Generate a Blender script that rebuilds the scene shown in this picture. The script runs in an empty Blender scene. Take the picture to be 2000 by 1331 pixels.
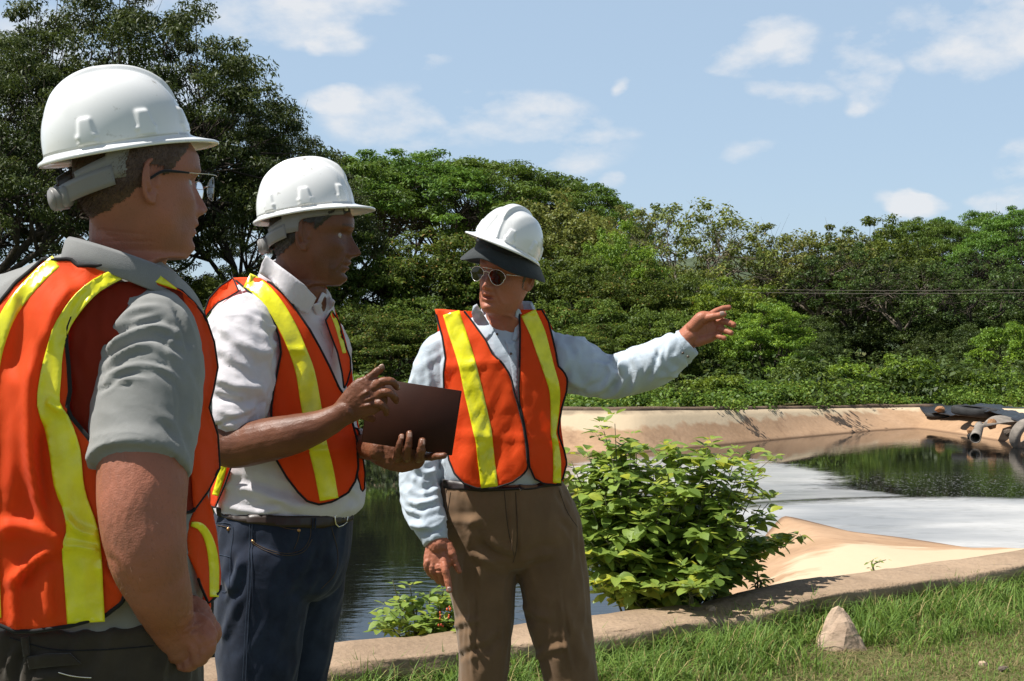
import bpy, math, random
import numpy as np
from mathutils import Vector, Matrix
from mathutils.bvhtree import BVHTree
from mathutils.geometry import tessellate_polygon

random.seed(7)
rng = np.random.default_rng(7)
S = bpy.context.scene
COL = S.collection

# ------------------------------------------------------------------ camera, world, sun, exposure
CAMZ, FPX, HX, HY = 1.44, 2500.0, 1000.0, 680.0     # eye height; focal length and horizon in photo pixels
cam = bpy.data.cameras.new('camera')
cam.lens = 45.0; cam.sensor_width = 36.0
cam.shift_y = 14.5 / 2000.0
cam.clip_start = 0.05; cam.clip_end = 3000
camo = bpy.data.objects.new('camera', cam)
camo.location = (0, 0, CAMZ); camo.rotation_euler = (math.radians(90), 0, 0)
COL.objects.link(camo); S.camera = camo

SUN = Vector((-0.50, -0.09, 0.86)).normalized()
S.view_settings.view_transform = 'Standard'
S.view_settings.look = 'None'
S.view_settings.exposure = 0.60
S.view_settings.gamma = 1.0
S.view_settings.use_curve_mapping = False
sun = bpy.data.lights.new('sun', 'SUN'); sun.energy = 5.0; sun.angle = math.radians(0.53)
sun.color = (1.0, 0.965, 0.90)
suno = bpy.data.objects.new('sun', sun); COL.objects.link(suno)
suno.rotation_euler = SUN.to_track_quat('Z', 'Y').to_euler()
S.cycles.max_bounces = 8; S.cycles.transparent_max_bounces = 16
S.cycles.use_denoising = True
S.cycles.sample_clamp_indirect = 6

def W(px, py, d):
    """point seen at photo pixel px,py at distance d in front of the camera"""
    return Vector(((px - HX) / FPX * d, d, CAMZ - (py - HY) / FPX * d))

world = bpy.data.worlds.new('World'); S.world = world; world.use_nodes = True
nt = world.node_tree; nt.nodes.clear()
def N(nt, t, **kw):
    n = nt.nodes.new(t)
    for k, v in kw.items():
        if k.startswith('i_'):
            n.inputs[int(k[2:])].default_value = v
        else:
            setattr(n, k, v)
    return n
wo = N(nt, 'ShaderNodeOutputWorld'); bg = N(nt, 'ShaderNodeBackground')
sky = N(nt, 'ShaderNodeTexSky'); sky.sky_type = 'NISHITA'; sky.sun_disc = False
sky.sun_elevation = math.asin(SUN.z); sky.sun_rotation = math.atan2(SUN.x, SUN.y)
sky.air_density = 1.0; sky.dust_density = 0.7; sky.ozone_density = 1.6; sky.altitude = 0
SKYK = 0.072
bg.inputs[1].default_value = SKYK
tc = N(nt, 'ShaderNodeTexCoord')
def wmath(op, a, b=None, c=None, clamp=False):
    n = N(nt, 'ShaderNodeMath', operation=op); n.use_clamp = clamp
    for i, v in enumerate((a, b, c)):
        if v is None: continue
        if isinstance(v, (int, float)): n.inputs[i].default_value = v
        else: nt.links.new(v, n.inputs[i])
    return n.outputs[0]
def wv(op, a, b):
    n = N(nt, 'ShaderNodeVectorMath', operation=op)
    for i, v in enumerate((a, b)):
        if isinstance(v, (tuple, list)): n.inputs[i].default_value = v
        else: nt.links.new(v, n.inputs[i])
    return n
# clouds: soft blobs by sky direction, broken up with noise
nz = N(nt, 'ShaderNodeTexNoise'); nz.inputs['Scale'].default_value = 13.0; nz.inputs['Detail'].default_value = 9; nz.inputs['Roughness'].default_value = 0.58
mp = N(nt, 'ShaderNodeMapping'); mp.inputs['Scale'].default_value = (1, 1, 1.9); mp.inputs['Rotation'].default_value = (0, math.radians(14), 0)
nt.links.new(tc.outputs['Generated'], mp.inputs[0]); nt.links.new(mp.outputs[0], nz.inputs['Vector'])
nzw = N(nt, 'ShaderNodeTexNoise'); nzw.inputs['Scale'].default_value = 11; nzw.inputs['Detail'].default_value = 5
nt.links.new(mp.outputs[0], nzw.inputs['Vector'])
warp = wv('ADD', wv('MULTIPLY', wv('SUBTRACT', nzw.outputs['Color'], (.5, .5, .5)).outputs[0], (.085, .085, .05)).outputs[0], tc.outputs['Generated'])
acc = None
CLOUDS = [(820, 235, 110, 42, 1.0), (960, 225, 120, 34, 1.0), (1060, 250, 70, 26, .75), (1150, 262, 70, 20, .9), (690, 205, 60, 18, .8), (1120, 300, 80, 22, .5),
          (560, 5, 150, 40, 1.1), (430, -10, 170, 50, 1.0), (680, 45, 50, 30, .9),
          (1440, 100, 45, 26, .95), (1520, 78, 70, 26, 1.0), (1560, 110, 50, 24, .8), (1515, 175, 45, 20, .8), (1700, 120, 40, 34, .9), (1655, 160, 40, 24, .8), (1635, 190, 18, 14, .5),
          (1955, 50, 80, 38, 1.1), (1880, 105, 80, 28, .8), (1820, 40, 50, 30, .6), (1985, 10, 70, 30, 1.0),
          (1187, 353, 24, 13, .9), (1772, 405, 40, 20, 1.1), (1975, 390, 50, 22, 1.0), (1998, 310, 26, 22, .9), (1490, 295, 50, 14, .45),
          (845, 125, 30, 14, .55), (1218, 160, 16, 16, .45), (120, 180, 200, 90, .9), (40, 330, 200, 80, .8), (640, 420, 200, 60, .6)]
for (cx, cy, sx, sy, wt) in CLOUDS:
    d = Vector(((cx - HX) / FPX, 1.0, -(cy - HY) / FPX)).normalized()
    a = wv('SUBTRACT', warp.outputs[0], tuple(d))
    b = wv('MULTIPLY', a.outputs[0], (FPX / sx, FPX / sx * .6, FPX / sy))
    l = wv('LENGTH', b.outputs[0], (0, 0, 0)).outputs['Value']
    g = wmath('MULTIPLY', wmath('SUBTRACT', 1.75, l, clamp=False), wt)
    g = wmath('MAXIMUM', g, 0.0)
    acc = g if acc is None else wmath('MAXIMUM', acc, g)
n2 = wmath('SUBTRACT', nz.outputs['Fac'], 0.5)
m = wmath('ADD', wmath('MULTIPLY', acc, 0.46), wmath('MULTIPLY', n2, 3.6))
m = wmath('MULTIPLY', m, wmath('MINIMUM', wmath('MULTIPLY', acc, 2.2), 1.0))
# scattered generic clouds where no named blob stands (behind and beside the camera)
nz3 = N(nt, 'ShaderNodeTexNoise'); nz3.inputs['Scale'].default_value = 2.6; nz3.inputs['Detail'].default_value = 7; nz3.inputs['Roughness'].default_value = .55
nt.links.new(mp.outputs[0], nz3.inputs['Vector'])
sepw = N(nt, 'ShaderNodeSeparateXYZ'); nt.links.new(tc.outputs['Generated'], sepw.inputs[0])
side = wmath('MULTIPLY', wmath('SUBTRACT', 0.80, sepw.outputs[1]), 6.0, clamp=True)
gen = wmath('MULTIPLY', wmath('MULTIPLY', wmath('SUBTRACT', nz3.outputs['Fac'], 0.54), 6.0, clamp=True), side)
mk = wmath('MAXIMUM', wmath('MULTIPLY', m, 1.15, clamp=True), wmath('MULTIPLY', gen, .35))
mk = wmath('MULTIPLY', mk, 0.88)
mx = N(nt, 'ShaderNodeMix', data_type='RGBA'); 
# air near the horizon is a little paler
hz = N(nt, 'ShaderNodeMix', data_type='RGBA')
skys = N(nt, 'ShaderNodeMix', data_type='RGBA', blend_type='MULTIPLY'); skys.inputs[0].default_value = 1
nt.links.new(sky.outputs[0], skys.inputs[6]); skys.inputs[7].default_value = (1.0, 1.0, 1.0, 1)
nt.links.new(skys.outputs[2], hz.inputs[6]); hz.inputs[7].default_value = (5.3, 6.9, 8.7, 1); hz.inputs[0].default_value = 0.6
elev = wmath('MULTIPLY', wmath('SUBTRACT', 1.0, wmath('MULTIPLY', wmath('SUBTRACT', sepw.outputs[2], 0.26), 2.2, clamp=True)), 0.6); nt.links.new(elev, hz.inputs[0])
zen = N(nt, 'ShaderNodeMix', data_type='RGBA'); zen.inputs[7].default_value = (1.6, 1.8, 2.2, 1); nt.links.new(wmath('MULTIPLY', wmath('MULTIPLY', wmath('SUBTRACT', sepw.outputs[2], 0.30), 2.5, clamp=True), 0.72), zen.inputs[0]); nt.links.new(hz.outputs[2], zen.inputs[6])
nt.links.new(mk, mx.inputs[0]); nt.links.new(zen.outputs[2], mx.inputs[6]); mx.inputs[7].default_value = (7.6, 7.75, 8.0, 1)
nt.links.new(mx.outputs[2], bg.inputs[0]); nt.links.new(bg.outputs[0], wo.inputs[0])

# ------------------------------------------------------------------ helpers
def mth(nt, op, a, b=None, clamp=False, c=None):
    n = N(nt, 'ShaderNodeMath', operation=op); n.use_clamp = clamp
    for i, v in enumerate((a, b, c)):
        if v is None: continue
        if isinstance(v, (int, float)): n.inputs[i].default_value = v
        else: nt.links.new(v, n.inputs[i])
    return n.outputs[0]
def tag(o, label=None, cat=None, group=None, kind=None):
    if label: o['label'] = label
    if cat: o['category'] = cat
    if group: o['group'] = group
    if kind: o['kind'] = kind
    return o

def mesh_from(name, V, F, smooth=True, attrs=None):
    me = bpy.data.meshes.new(name)
    V = np.asarray(V, dtype=np.float32).reshape(-1, 3)
    if isinstance(F, np.ndarray):
        k = F.shape[1]; nF = F.shape[0]
        me.vertices.add(len(V)); me.vertices.foreach_set('co', V.ravel())
        me.loops.add(nF * k); me.loops.foreach_set('vertex_index', F.astype(np.int32).ravel())
        me.polygons.add(nF); me.polygons.foreach_set('loop_start', np.arange(0, nF * k, k, dtype=np.int32))
        me.polygons.foreach_set('loop_total', np.full(nF, k, dtype=np.int32))
        me.update(calc_edges=True)
    else:
        me.from_pydata(V.tolist(), [], [list(f) for f in F]); me.update()
    if smooth and len(me.polygons):
        me.polygons.foreach_set('use_smooth', np.ones(len(me.polygons), dtype=bool))
    if attrs:
        for k_, a in attrs.items():
            at = me.attributes.new(k_, 'FLOAT', 'POINT'); at.data.foreach_set('value', np.asarray(a, dtype=np.float32))
    return me

def link(name, me, mats, parent=None, loc=None):
    o = bpy.data.objects.new(name, me); COL.objects.link(o)
    if me is not None and mats is not None:
        if not isinstance(mats, (list, tuple)): mats = [mats]
        if len(me.materials) == 0:
            for m_ in mats: me.materials.append(m_)
    if parent is not None: o.parent = parent
    if loc is not None: o.location = loc
    return o

def add(name, V, F, m_, parent=None, smooth=True, attrs=None):
    return link(name, mesh_from(name, V, F, smooth, attrs), m_, parent)

def empty(name, loc, label=None, cat=None, group=None):
    o = bpy.data.objects.new(name, None); COL.objects.link(o); o.location = loc
    o.empty_display_size = .2
    tag(o, label, cat, group)
    return o

def child_local(o, parent):
    """parent o (whose mesh is in world coordinates) under an empty without moving it"""
    o.parent = parent
    o.matrix_parent_inverse = Matrix.Translation(-Vector(parent.location))
    return o

class MB:
    def __init__(s): s.V = []; s.F = []; s.n = 0
    def add(s, V, F):
        V = np.asarray(V, dtype=float).reshape(-1, 3)
        s.V.append(V)
        for f in F: s.F.append(tuple(int(i) + s.n for i in f))
        s.n += len(V); return s
    def get(s):
        return (np.concatenate(s.V) if s.V else np.zeros((0, 3))), s.F
    def build(s, name, m_, parent=None, smooth=True):
        V, F = s.get(); return add(name, V, F, m_, parent, smooth)

# smooth vectorised gradient noise
_perm = np.random.default_rng(3).permutation(256)
_grad = np.random.default_rng(4).normal(size=(256, 3)); _grad /= np.linalg.norm(_grad, axis=1)[:, None]
def pnoise(P):
    P = np.asarray(P, dtype=float); I = np.floor(P).astype(int); f = P - I; I &= 255
    u = f * f * f * (f * (f * 6 - 15) + 10)
    r = 0
    for dx in (0, 1):
        for dy in (0, 1):
            for dz in (0, 1):
                h = _perm[(_perm[(_perm[(I[:, 0] + dx) & 255] + I[:, 1] + dy) & 255] + I[:, 2] + dz) & 255]
                g = _grad[h]
                d = g[:, 0] * (f[:, 0] - dx) + g[:, 1] * (f[:, 1] - dy) + g[:, 2] * (f[:, 2] - dz)
                w_ = (u[:, 0] if dx else 1 - u[:, 0]) * (u[:, 1] if dy else 1 - u[:, 1]) * (u[:, 2] if dz else 1 - u[:, 2])
                r = r + d * w_
    return r * 1.6
def fbm(P, o=4):
    r = 0; a = 1.0; P = np.asarray(P, dtype=float)
    for i in range(o):
        r = r + a * pnoise(P + i * 17.3); P = P * 2.03; a *= .5
    return r

def catmull(pts, n):
    """smooth curve through rows of pts (any number of columns)"""
    P = np.asarray(pts, dtype=float)
    if len(P) == 2: return P[0] + (P[1] - P[0]) * np.linspace(0, 1, n)[:, None]
    E = np.vstack([2 * P[0] - P[1], P, 2 * P[-1] - P[-2]])
    d = np.linalg.norm(np.diff(P[:, :3] if P.shape[1] >= 3 else P, axis=0), axis=1) + 1e-9
    cum = np.concatenate([[0], np.cumsum(d)]); t = np.linspace(0, cum[-1], n)
    out = []
    for x in t:
        i = min(max(np.searchsorted(cum, x, side='right') - 1, 0), len(P) - 2)
        u = (x - cum[i]) / d[i]
        a, b, c, e = E[i], E[i + 1], E[i + 2], E[i + 3]
        out.append(.5 * ((2 * b) + (-a + c) * u + (2 * a - 5 * b + 4 * c - e) * u * u + (-a + 3 * b - 3 * c + e) * u ** 3))
    return np.array(out)

def rings_faces(nr, ns, closed=True, cap=True):
    F = []
    for i in range(nr - 1):
        for j in range(ns if closed else ns - 1):
            k = (j + 1) % ns
            F.append((i * ns + j, i * ns + k, (i + 1) * ns + k, (i + 1) * ns + j))
    if cap and closed:
        F.append(tuple(range(ns - 1, -1, -1))); F.append(tuple((nr - 1) * ns + j for j in range(ns)))
    return F

def tube(pts, rad, ns=12, n=None, up=(0, 0, 1), rad2=None, round_ends=True):
    """tapered tube of (elliptic) section: rad along the side vector, rad2 along the other"""
    pts = np.asarray([list(p) for p in pts], dtype=float)
    rad = np.asarray(rad if np.ndim(rad) else [rad] * len(pts), dtype=float)
    r2 = rad if rad2 is None else np.asarray(rad2 if np.ndim(rad2) else [rad2] * len(pts), dtype=float)
    n = n or max(2, len(pts))
    D = catmull(np.column_stack([pts, rad, r2]), n) if n > len(pts) or len(pts) > 2 else np.column_stack([pts, rad, r2])
    C = D[:, :3]; a = np.maximum(D[:, 3], 1e-5); b = np.maximum(D[:, 4], 1e-5)
    T = np.gradient(C, axis=0); T /= np.linalg.norm(T, axis=1)[:, None] + 1e-12
    up = np.asarray(up, dtype=float)
    Sd = np.cross(T, up); 
    bad = np.linalg.norm(Sd, axis=1) < 1e-3
    Sd[bad] = np.cross(T[bad], np.array([1.0, .2, .1]))
    Sd /= np.linalg.norm(Sd, axis=1)[:, None]
    for i in range(1, len(Sd)):
        if np.dot(Sd[i], Sd[i - 1]) < 0: Sd[i] = -Sd[i]
    U = np.cross(Sd, T)
    if round_ends:
        Cs, As, Bs, Ss, Us = [], [], [], [], []
        for e, sg in ((0, -1), (len(C) - 1, 1)):
            r_ = .5 * (a[e] + b[e]); lst = []
            for t in (1.0, .85, .55, .25) if sg < 0 else (.25, .55, .85, 1.0):
                s_ = math.sqrt(max(0, 1 - t * t)) if t < 1 else .02
                lst.append((C[e] + T[e] * sg * r_ * t * .9, a[e] * s_, b[e] * s_, Sd[e], U[e]))
            if sg < 0: head = lst
            else: tail = lst
        allr = head + [(C[i], a[i], b[i], Sd[i], U[i]) for i in range(len(C))] + tail
    else:
        allr = [(C[i], a[i], b[i], Sd[i], U[i]) for i in range(len(C))]
    th = np.linspace(0, 2 * math.pi, ns, endpoint=False)
    V = np.concatenate([c[None] + np.cos(th)[:, None] * s_[None] * aa + np.sin(th)[:, None] * u_[None] * bb for c, aa, bb, s_, u_ in allr])
    return V, rings_faces(len(allr), ns)

def box(c, s, R=None, bev=0.0):
    c = np.array(c, dtype=float); h = np.array(s, dtype=float) / 2
    if bev > 0:
        P = []; b = min(bev, *h * .98)
        for sx in (-1, 1):
            for sy in (-1, 1):
                for sz in (-1, 1):
                    k = h - b; sg = np.array([sx, sy, sz])
                    P += [sg * (k + [b, 0, 0]), sg * (k + [0, b, 0]), sg * (k + [0, 0, b])]
        P = np.array(P)
        import bmesh
        bm = bmesh.new()
        for p in P: bm.verts.new(p)
        bmesh.ops.convex_hull(bm, input=bm.verts[:])
        bm.verts.ensure_lookup_table(); bm.verts.index_update()
        V = np.array([v.co[:] for v in bm.verts]); F = [tuple(v.index for v in f.verts) for f in bm.faces]; bm.free()
    else:
        V = np.array([[sx, sy, sz] for sx in (-1, 1) for sy in (-1, 1) for sz in (-1, 1)]) * h
        F = [(0, 1, 3, 2), (4, 6, 7, 5), (0, 4, 5, 1), (2, 3, 7, 6), (0, 2, 6, 4), (1, 5, 7, 3)]
    if R is not None: V = V @ np.array(R).T
    return V + c, F

# ------------------------------------------------------------------ materials
def setin(n, name, v):
    if name in n.inputs: n.inputs[name].default_value = v
def newmat(name):
    m_ = bpy.data.materials.new(name); m_.use_nodes = True
    nt = m_.node_tree; b = nt.nodes['Principled BSDF']; return m_, nt, b
def pmat(name, col, rough=.6, spec=.5, var=.12, vscale=8.0, bump=0.0, bscale=60.0, bdist=.002, col2=None, detail=5, metallic=0.0, coat=0.0,
         trans=0.0, stretch=(1, 1, 1), sheen=0.0, sss=0.0, bump2=None, roughvar=0.0):
    """procedural principled material: base colour varied by noise, fine relief as bump"""
    m_, nt, b = newmat(name); L = nt.links
    t = N(nt, 'ShaderNodeTexCoord'); mp = N(nt, 'ShaderNodeMapping'); mp.inputs['Scale'].default_value = stretch
    L.new(t.outputs['Object'], mp.inputs[0])
    nz = N(nt, 'ShaderNodeTexNoise'); nz.inputs['Scale'].default_value = vscale; nz.inputs['Detail'].default_value = detail
    nz.inputs['Roughness'].default_value = .6
    L.new(mp.outputs[0], nz.inputs['Vector'])
    cr = N(nt, 'ShaderNodeValToRGB'); e = cr.color_ramp.elements
    c2 = col2 or tuple(min(1, c * (1 + var)) for c in col)
    c1 = col if col2 else tuple(c * (1 - var) for c in col)
    e[0].position = .32; e[0].color = (*c1, 1); e[1].position = .68; e[1].color = (*c2, 1)
    L.new(nz.outputs['Fac'], cr.inputs[0]); L.new(cr.outputs[0], b.inputs['Base Color'])
    b.inputs['Roughness'].default_value = rough; setin(b, 'Specular IOR Level', spec); setin(b, 'Metallic', metallic)
    setin(b, 'Coat Weight', coat); setin(b, 'Sheen Weight', sheen); 
    if sss > 0:
        setin(b, 'Subsurface Weight', sss); b.inputs['Subsurface Radius'].default_value = (.012, .005, .003); b.inputs['Subsurface Scale'].default_value = 1.0
    if bump > 0:
        n2 = N(nt, 'ShaderNodeTexNoise'); n2.inputs['Scale'].default_value = bscale; n2.inputs['Detail'].default_value = 6
        L.new(mp.outputs[0], n2.inputs['Vector'])
        bp = N(nt, 'ShaderNodeBump'); bp.inputs['Strength'].default_value = bump; bp.inputs['Distance'].default_value = bdist
        L.new(n2.outputs['Fac'], bp.inputs['Height'])
        if bump2:
            n3 = N(nt, 'ShaderNodeTexNoise'); n3.inputs['Scale'].default_value = bump2[0]; n3.inputs['Detail'].default_value = 4
            L.new(mp.outputs[0], n3.inputs['Vector'])
            bp2 = N(nt, 'ShaderNodeBump'); bp2.inputs['Strength'].default_value = bump2[1]; bp2.inputs['Distance'].default_value = bump2[2]
            L.new(n3.outputs['Fac'], bp2.inputs['Height']); L.new(bp.outputs[0], bp2.inputs['Normal']); bp = bp2
        L.new(bp.outputs[0], b.inputs['Normal'])
    if roughvar > 0:
        mr = N(nt, 'ShaderNodeMapRange'); mr.inputs['To Min'].default_value = max(0, rough - roughvar); mr.inputs['To Max'].default_value = rough + roughvar
        L.new(nz.outputs['Fac'], mr.inputs['Value']); L.new(mr.outputs[0], b.inputs['Roughness'])
    if trans > 0:
        tr = N(nt, 'ShaderNodeBsdfTranslucent'); L.new(cr.outputs[0], tr.inputs[0]); ms = N(nt, 'ShaderNodeMixShader'); ms.inputs[0].default_value = trans
        o = nt.nodes['Material Output']; L.new(b.outputs[0], ms.inputs[1]); L.new(tr.outputs[0], ms.inputs[2]); L.new(ms.outputs[0], o.inputs[0])
    return m_

def leafmat(name, dark, light, warm=None, trans=.25, rough=.55, spec=.3):
    """leaves: colour from each leaf's own tint and each plant's own shade"""
    m_, nt, b = newmat(name); L = nt.links
    at = N(nt, 'ShaderNodeAttribute', attribute_name='tint'); oi = N(nt, 'ShaderNodeObjectInfo')
    cr = N(nt, 'ShaderNodeValToRGB'); e = cr.color_ramp.elements
    e[0].position = 0; e[0].color = (*dark, 1); e[1].position = .9 if warm else 1; e[1].color = (*light, 1)
    if warm: x = e.new(1.0); x.color = (*warm, 1)
    L.new(at.outputs['Fac'], cr.inputs[0])
    hs = N(nt, 'ShaderNodeHueSaturation'); L.new(cr.outputs[0], hs.inputs['Color'])
    mr = N(nt, 'ShaderNodeMapRange'); mr.inputs['To Min'].default_value = 1.1; mr.inputs['To Max'].default_value = 1.65
    L.new(oi.outputs['Random'], mr.inputs['Value']); L.new(mr.outputs[0], hs.inputs['Value'])
    mr2 = N(nt, 'ShaderNodeMapRange'); mr2.inputs['To Min'].default_value = .485; mr2.inputs['To Max'].default_value = .51
    L.new(oi.outputs['Random'], mr2.inputs['Value']); L.new(mr2.outputs[0], hs.inputs['Hue'])
    L.new(hs.outputs[0], b.inputs['Base Color']); b.inputs['Roughness'].default_value = rough; setin(b, 'Specular IOR Level', spec)
    tr = N(nt, 'ShaderNodeBsdfTranslucent'); 
    hs2 = N(nt, 'ShaderNodeHueSaturation'); hs2.inputs['Hue'].default_value = .485; hs2.inputs['Value'].default_value = 1.5; L.new(hs.outputs[0], hs2.inputs['Color'])
    L.new(hs2.outputs[0], tr.inputs[0])
    ms = N(nt, 'ShaderNodeMixShader'); ms.inputs[0].default_value = trans
    o = nt.nodes['Material Output']; L.new(b.outputs[0], ms.inputs[1]); L.new(tr.outputs[0], ms.inputs[2]); L.new(ms.outputs[0], o.inputs[0])
    return m_
# ------------------------------------------------------------------ THE SETTING
ZW = -0.60
# rim loop and waterline loop of the pond (x, y, z) , (x, y)
RIM = [(-16, 4.4, .08), (-8, 4.5, .08), (-4, 4.7, .08), (-1.6, 5.12, .08), (-.76, 5.58, .08), (.10, 6.0, .08), (.78, 6.47, .08), (1.39, 6.92, .08), (2.06, 7.36, .08), (2.45, 7.63, .08), (2.84, 7.90, .08), (3.27, 8.16, .08),
       (4.05, 8.65, .08), (5.0, 9.3, .08), (8, 10.9, .1), (11.5, 12.6, .1), (13.6, 15, .1), (13.3, 20, .1), (12.6, 24, .1), (12.1, 27.5, .08), (11.9, 30.6, .0), (11.75, 32.6, -.08), (11.2, 33.9, -.13), (9.6, 33.4, -.12), (7.0, 30.6, -.02), (4.6, 28.0, .08), (2.6, 26.15, .16), (.8, 26.0, .17), (-3, 26.1, .17),
       (-9, 26.2, .18), (-15, 26.2, .18), (-17.5, 24, .18), (-18.2, 18, .17), (-18, 10, .16), (-17.6, 5.2, .16)]
WAT = [(-15, 5.9), (-7.6, 6.0), (-3.6, 6.2), (-1.1, 6.6), (-.5, 7.0), (.2, 7.6), (.9, 8.7), (1.7, 10.5), (2.9, 14.4), (3.33, 15.6), (3.75, 14.3), (4.15, 13.75),
       (4.7, 13.1), (5.3, 12.7), (8, 12.9), (10.6, 14.0), (12.3, 16), (11.9, 20), (11.2, 24), (10.8, 27.3), (10.55, 30.3), (10.42, 31.6), (10.2, 32.35), (9.0, 31.6), (6.3, 28.9), (4.1, 26.6), (2.4, 25.0), (.8, 24.8), (-3, 24.85),
       (-9, 25), (-14.3, 25), (-16.2, 23.5), (-16.8, 18), (-16.6, 10), (-16.3, 6.6)]
K_NEAR = 16   # rim points 0..15 belong to the near kerb
def loopsub(P, m_):
    P = np.asarray(P, float); Q = []
    n = len(P)
    for i in range(n):
        a, b, c, e = P[i - 1], P[i], P[(i + 1) % n], P[(i + 2) % n]
        for k in range(m_):
            u = k / m_
            cr_ = .5 * ((2 * b) + (-a + c) * u + (2 * a - 5 * b + 4 * c - e) * u * u + (-a + 3 * b - 3 * c + e) * u ** 3)
            Q.append(cr_ * .5 + (b + (c - b) * u) * .5)
    return np.array(Q)
SUB = 8
rimL = loopsub(RIM, SUB); watL = loopsub([(x, y, ZW) for x, y in WAT], SUB)

def concrete(name, c1, c2, stain, bump=.5, scale=3.0, crack=True):
    m_, nt, b = newmat(name); L = nt.links
    t = N(nt, 'ShaderNodeTexCoord')
    n1 = N(nt, 'ShaderNodeTexNoise'); n1.inputs['Scale'].default_value = scale * .35; n1.inputs['Detail'].default_value = 8; n1.inputs['Roughness'].default_value = .65
    n2 = N(nt, 'ShaderNodeTexNoise'); n2.inputs['Scale'].default_value = scale * 9; n2.inputs['Detail'].default_value = 8
    n3 = N(nt, 'ShaderNodeTexNoise'); n3.inputs['Scale'].default_value = scale * 1.6; n3.inputs['Detail'].default_value = 9; n3.inputs['Roughness'].default_value = .7
    for n in (n1, n2, n3): L.new(t.outputs['Object'], n.inputs['Vector'])
    r1 = N(nt, 'ShaderNodeValToRGB'); r1.color_ramp.elements[0].position = .4; r1.color_ramp.elements[1].position = .6
    r1.color_ramp.elements[0].color = (*c1, 1); r1.color_ramp.elements[1].color = (*c2, 1); L.new(n1.outputs['Fac'], r1.inputs[0])
    r3 = N(nt, 'ShaderNodeValToRGB'); r3.color_ramp.elements[0].position = .56; r3.color_ramp.elements[1].position = .74; L.new(n3.outputs['Fac'], r3.inputs[0])
    mx = N(nt, 'ShaderNodeMix', data_type='RGBA'); L.new(r3.outputs[0], mx.inputs[0]); L.new(r1.outputs[0], mx.inputs[6]); mx.inputs[7].default_value = (*stain, 1)
    mg = N(nt, 'ShaderNodeMix', data_type='RGBA', blend_type='OVERLAY'); mg.inputs[0].default_value = .35; L.new(mx.outputs[2], mg.inputs[6]); L.new(n2.outputs['Color'], mg.inputs[7])
    hs = N(nt, 'ShaderNodeHueSaturation'); hs.inputs['Saturation'].default_value = 1.0
    last = mx.outputs[2]
    sp = N(nt, 'ShaderNodeMapRange'); sp.inputs['To Min'].default_value = .78; sp.inputs['To Max'].default_value = 1.2; L.new(n2.outputs['Fac'], sp.inputs['Value'])
    L.new(sp.outputs[0], hs.inputs['Value']); L.new(last, hs.inputs['Color']); L.new(hs.outputs[0], b.inputs['Base Color'])
    b.inputs['Roughness'].default_value = .88; setin(b, 'Specular IOR Level', .25)
    bp = N(nt, 'ShaderNodeBump'); bp.inputs['Strength'].default_value = bump; bp.inputs['Distance'].default_value = .012; L.new(n2.outputs['Fac'], bp.inputs['Height'])
    L.new(bp.outputs[0], b.inputs['Normal'])
    return m_, nt, b, hs

# banks: lining from the rim down under the water, profile slightly rounded
M_bank, nt_, b_, hs_ = concrete('bank_lining', (.36, .225, .13), (.44, .285, .175), (.27, .165, .10), bump=.45, scale=1.2)
# dry cream crust on the upper lining, brown silt band beside the water (by height above the water)
L_ = nt_.links
geo = N(nt_, 'ShaderNodeTexCoord'); sx_ = N(nt_, 'ShaderNodeSeparateXYZ'); L_.new(geo.outputs['Object'], sx_.inputs[0])
nzc = N(nt_, 'ShaderNodeTexNoise'); nzc.inputs['Scale'].default_value = 2.2; nzc.inputs['Detail'].default_value = 8; L_.new(geo.outputs['Object'], nzc.inputs['Vector'])
crust = mth(nt_, 'MULTIPLY', mth(nt_, 'ADD', mth(nt_, 'ADD', sx_.outputs[2], .20), mth(nt_, 'MULTIPLY', mth(nt_, 'SUBTRACT', nzc.outputs['Fac'], .5), .45)), 14.0, True)
mxc = N(nt_, 'ShaderNodeMix', data_type='RGBA'); L_.new(crust, mxc.inputs[0]); L_.new(hs_.outputs[0], mxc.inputs[6]); mxc.inputs[7].default_value = (.52, .41, .275, 1)
wet = mth(nt_, 'MULTIPLY', mth(nt_, 'SUBTRACT', ZW + .035, sx_.outputs[2]), 40.0, True)
mxw = N(nt_, 'ShaderNodeMix', data_type='RGBA'); L_.new(wet, mxw.inputs[0]); L_.new(mxc.outputs[2], mxw.inputs[6]); mxw.inputs[7].default_value = (.20, .12, .07, 1)
# dark weathered lip at the very top of the far lining
lip = mth(nt_, 'MULTIPLY', mth(nt_, 'MULTIPLY', mth(nt_, 'ADD', mth(nt_, 'SUBTRACT', sx_.outputs[2], .09), mth(nt_, 'MULTIPLY', mth(nt_, 'SUBTRACT', nzc.outputs['Fac'], .5), .3)), 12.0, True), .6)
far = mth(nt_, 'MULTIPLY', mth(nt_, 'SUBTRACT', sx_.outputs[1], 20.0), 1.0, True)
mxl = N(nt_, 'ShaderNodeMix', data_type='RGBA'); L_.new(mth(nt_, 'MULTIPLY', lip, far), mxl.inputs[0]); L_.new(mxw.outputs[2], mxl.inputs[6]); mxl.inputs[7].default_value = (.12, .085, .06, 1)
L_.new(mxl.outputs[2], b_.inputs['Base Color'])

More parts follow.
